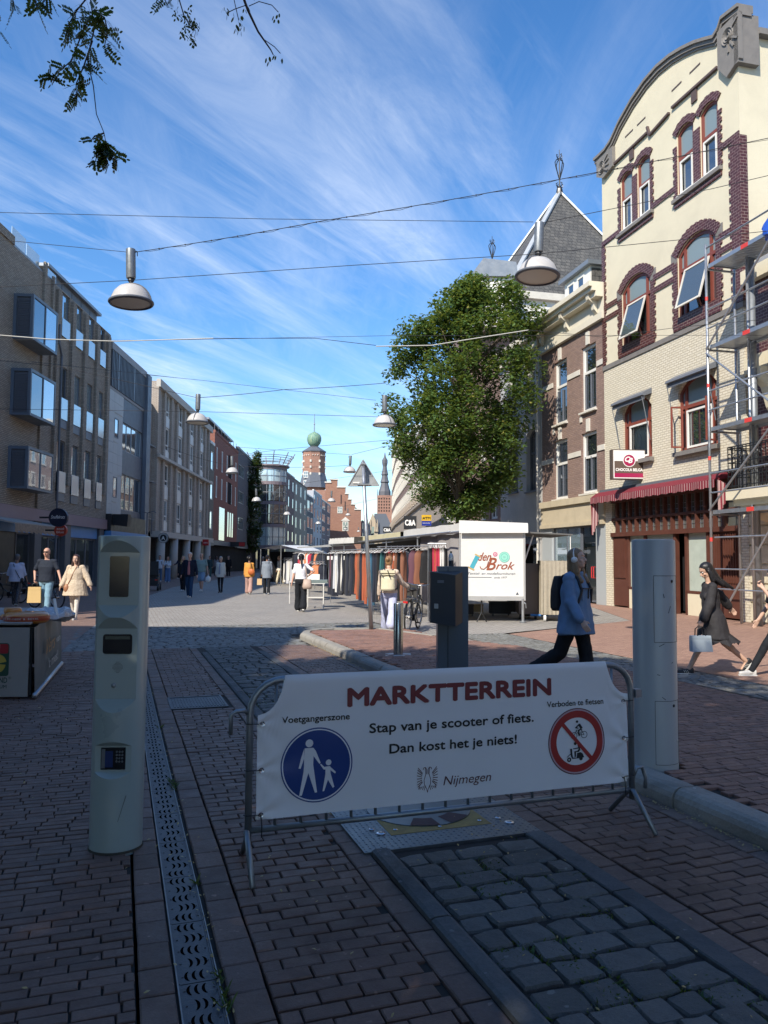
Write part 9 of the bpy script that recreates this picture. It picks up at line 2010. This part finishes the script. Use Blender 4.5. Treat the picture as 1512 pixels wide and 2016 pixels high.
TY = 31.0; prof = sorted([(W(cx_, y_, TY).z, hw_ / 1500 * TY * .98, W(cx_, y_, TY).x - W(905, y_, TY).x) for y_, hw_, cx_ in rows])
crown_tree('large leafy green lime tree standing behind the market stall', (W(905, 1000, TY).x, TY, 0), prof, 560, 92, .17, m_leaf, 5, .17, .47, .9, .16)
iv = [(z, r_, dx) for z, r_, dx in ((2.6, .7, .0), (4.5, 1.35, 0), (7, 1.35, .1), (9, .95, .3), (11, 1.1, .2), (13, .8, .4), (14.6, .4, .7), (15.6, .2, .9))]
crown_tree('dark ivy clad tree before the round glass tower', (W(492, 1100, 100).x, 100, 0), iv, 240, 30, .30, m_ivy, 9, .15, .45, .9, -.1)
# robinias behind the camera: they shade the foreground; drooping twigs of one reach into the picture
def robinia(label, x, y, s, n=680, per=44): return crown_tree(label, (x, y, 0), [(5.2, 2.2, 0), (6.6, 3.9, 0), (8.5, 4.9, 0), (10.5, 4.5, 0), (12, 2.8, 0), (13, .9, 0)], n, per, .26, m_leafd, s, .22, .6, 1, -.04, name='robinia_tree')
RT = robinia('robinia standing left behind the viewer whose drooping twigs hang into the top of the picture', -5.3, -1.9, 21)
robinia('robinia standing right behind the viewer', -1.6, -7.2, 22, 300)
robinia('third robinia farther behind the viewer', 3.4, -11.5, 23, 300, 36)
def pinnate(b, p, d, L, r, nl=7, ls=.034):
 d = d.normalized(); side = d.cross(Vector((r.uniform(-1, 1), r.uniform(-.4, .4), r.uniform(-1, 1)))).normalized(); up = side.cross(d)
 for i in range(nl):
  f = (i + 1) / nl; q = p + d * L * f - Vector((0, 0, .15 * L * f * f))
  for s in ((-1, 1) if i < nl - 1 else (0,)):
   u = (side * s * .9 + d * (.35 if s else 1)).normalized(); l_ = ls * r.uniform(.8, 1.15); w = u.cross(up).normalized() * l_ * .24
   k = len(b.v); b.v += [tuple(q), tuple(q + u * l_ * .3 + w), tuple(q + u * l_ * .75 + w * .9), tuple(q + u * l_), tuple(q + u * l_ * .75 - w * .9), tuple(q + u * l_ * .3 - w)]; b.f.append([k, k + 1, k + 2, k + 3, k + 4, k + 5]); b.m.append(0)
br = random.Random(4)
stems = [([(170, -90), (176, -20), (186, 55), (172, 118), (184, 170), (190, 225), (205, 262), (212, 300)], 4.6, 20, 1.0, .45), ([(178, 30), (160, 70), (140, 120), (108, 148), (80, 152)], 4.65, 24, .9, 0), ([(182, 80), (165, 130), (150, 165), (150, 198)], 4.55, 22, .9, 0), ([(176, -10), (150, 22), (137, 45), (135, 62)], 4.7, 20, 1, 0), ([(184, 20), (206, 35), (212, 60), (205, 95)], 4.5, 20, 1, 0),
   ([(205, 262), (186, 268), (180, 276)], 4.6, 4, .7, 0), ([(208, 280), (192, 296), (188, 318)], 4.6, 14, .6, 0), ([(209, 285), (224, 300), (230, 320)], 4.6, 16, .6, 0), ([(210, 285), (208, 310), (214, 325)], 4.6, 12, .6, 0),
   ([(350, -90), (350, -10), (362, 30), (372, 48), (385, 56)], 4.9, 6, .7, .6), ([(318, -40), (322, -5), (330, 10)], 4.9, 8, .9, 0), ([(20, -60), (22, -15), (30, 20)], 4.4, 8, .9, 0), ([(62, -60), (66, -8), (76, 25)], 4.5, 8, .9, 0), ([(95, -60), (92, -12), (96, 0)], 4.5, 4, .9, 0), ([(-12, -40), (-6, 40), (-2, 78)], 4.4, 8, .7, 0)]
tw = MB(); lf2 = MB()
for pts, Y, n, k_, bare in stems:
 P_ = [W(x, y, Y) for x, y in pts]; tw.tube(P_, .004, 5, True, [.0055 - .004 * i / len(P_) for i in range(len(P_))])
 for i in range(n):
  f = (i + br.random()) / n; j = min(len(P_) - 2, int(f * (len(P_) - 1))); g = f * (len(P_) - 1) - j
  if bare and .55 < f < .95 and br.random() < .85: continue
  q = P_[j].lerp(P_[j + 1], g); d = Vector((br.uniform(-1, 1), br.uniform(-.8, .8), br.uniform(-1.2, .25))); pinnate(lf2, q, d, .105 * k_ * br.uniform(.7, 1.2), br, 7, .030 * (.7 + .3 * k_))
# the thicker bare twig at the top centre, with few leaves
P_ = [W(x, y, 4.3) for x, y in ((440, -120), (470, -30), (488, 20), (508, 62), (533, 98), (538, 108))]; tw.tube(P_, .008, 6, True, [.010, .009, .008, .006, .004, .003])
for pts in ([(490, 12), (510, 3), (535, 10), (548, 24)], [(455, -30), (462, 5), (470, 40)], [(520, 78), (540, 92), (552, 105)], [(500, 0), (520, -20)], [(485, 10), (462, 18), (450, 24)]): tw.tube([W(x, y, 4.3) for x, y in pts], .0025, 5)
for (x, y, n) in ((545, 24, 5), (470, 42, 7), (446, 10, 5), (550, 106, 4), (533, 108, 5), (468, 28, 5), (484, 8, 4), (475, 48, 5), (453, 18, 4)):
 for i in range(n): q = W(x + br.uniform(-7, 7), y + br.uniform(-6, 8), 4.3); pinnate(lf2, q, Vector((br.uniform(-.6, .6), 0, -1)), .02, br, 1, .032)
for (x, y) in ((370, 30), (378, 42), (360, 52), (385, 45), (368, 62), (392, 50), (375, 68), (352, 20), (375, 15), (380, 72)):
 for i in range(5): q = W(x + br.uniform(-9, 9), y + br.uniform(-9, 9), 4.9); pinnate(lf2, q, Vector((br.uniform(-1, 1), 0, -1)), .03, br, 2, .026)
tw.v = [tuple(Vector(v) - Vector(RT.location)) for v in tw.v]; lf2.v = [tuple(Vector(v) - Vector(RT.location)) for v in lf2.v]
tw.build('drooping_twigs', m_bark, RT, smooth=True); lf2.build('drooping_leaves', m_leafd, RT)
# a limb joining the twigs to the crown
lim = MB().tube([Vector((0, 0, 4.6)), Vector((1.2, 3.0, 5.6)), W(176, -200, 4.6) - Vector(RT.location), W(172, -85, 4.6) - Vector(RT.location)], .05, 8, True, [.08, .05, .02, .008]).tube([Vector((1.2, 3.0, 5.6)), W(440, -118, 4.3) - Vector(RT.location)], .03, 6, True, [.04, .01]).tube([Vector((1.2, 3.0, 5.6)), W(350, -88, 4.9) - Vector(RT.location)], .03, 6, True, [.03, .006]); lim.build('outer_limb', m_bark, RT, smooth=True)
D.scenes.remove(TS)
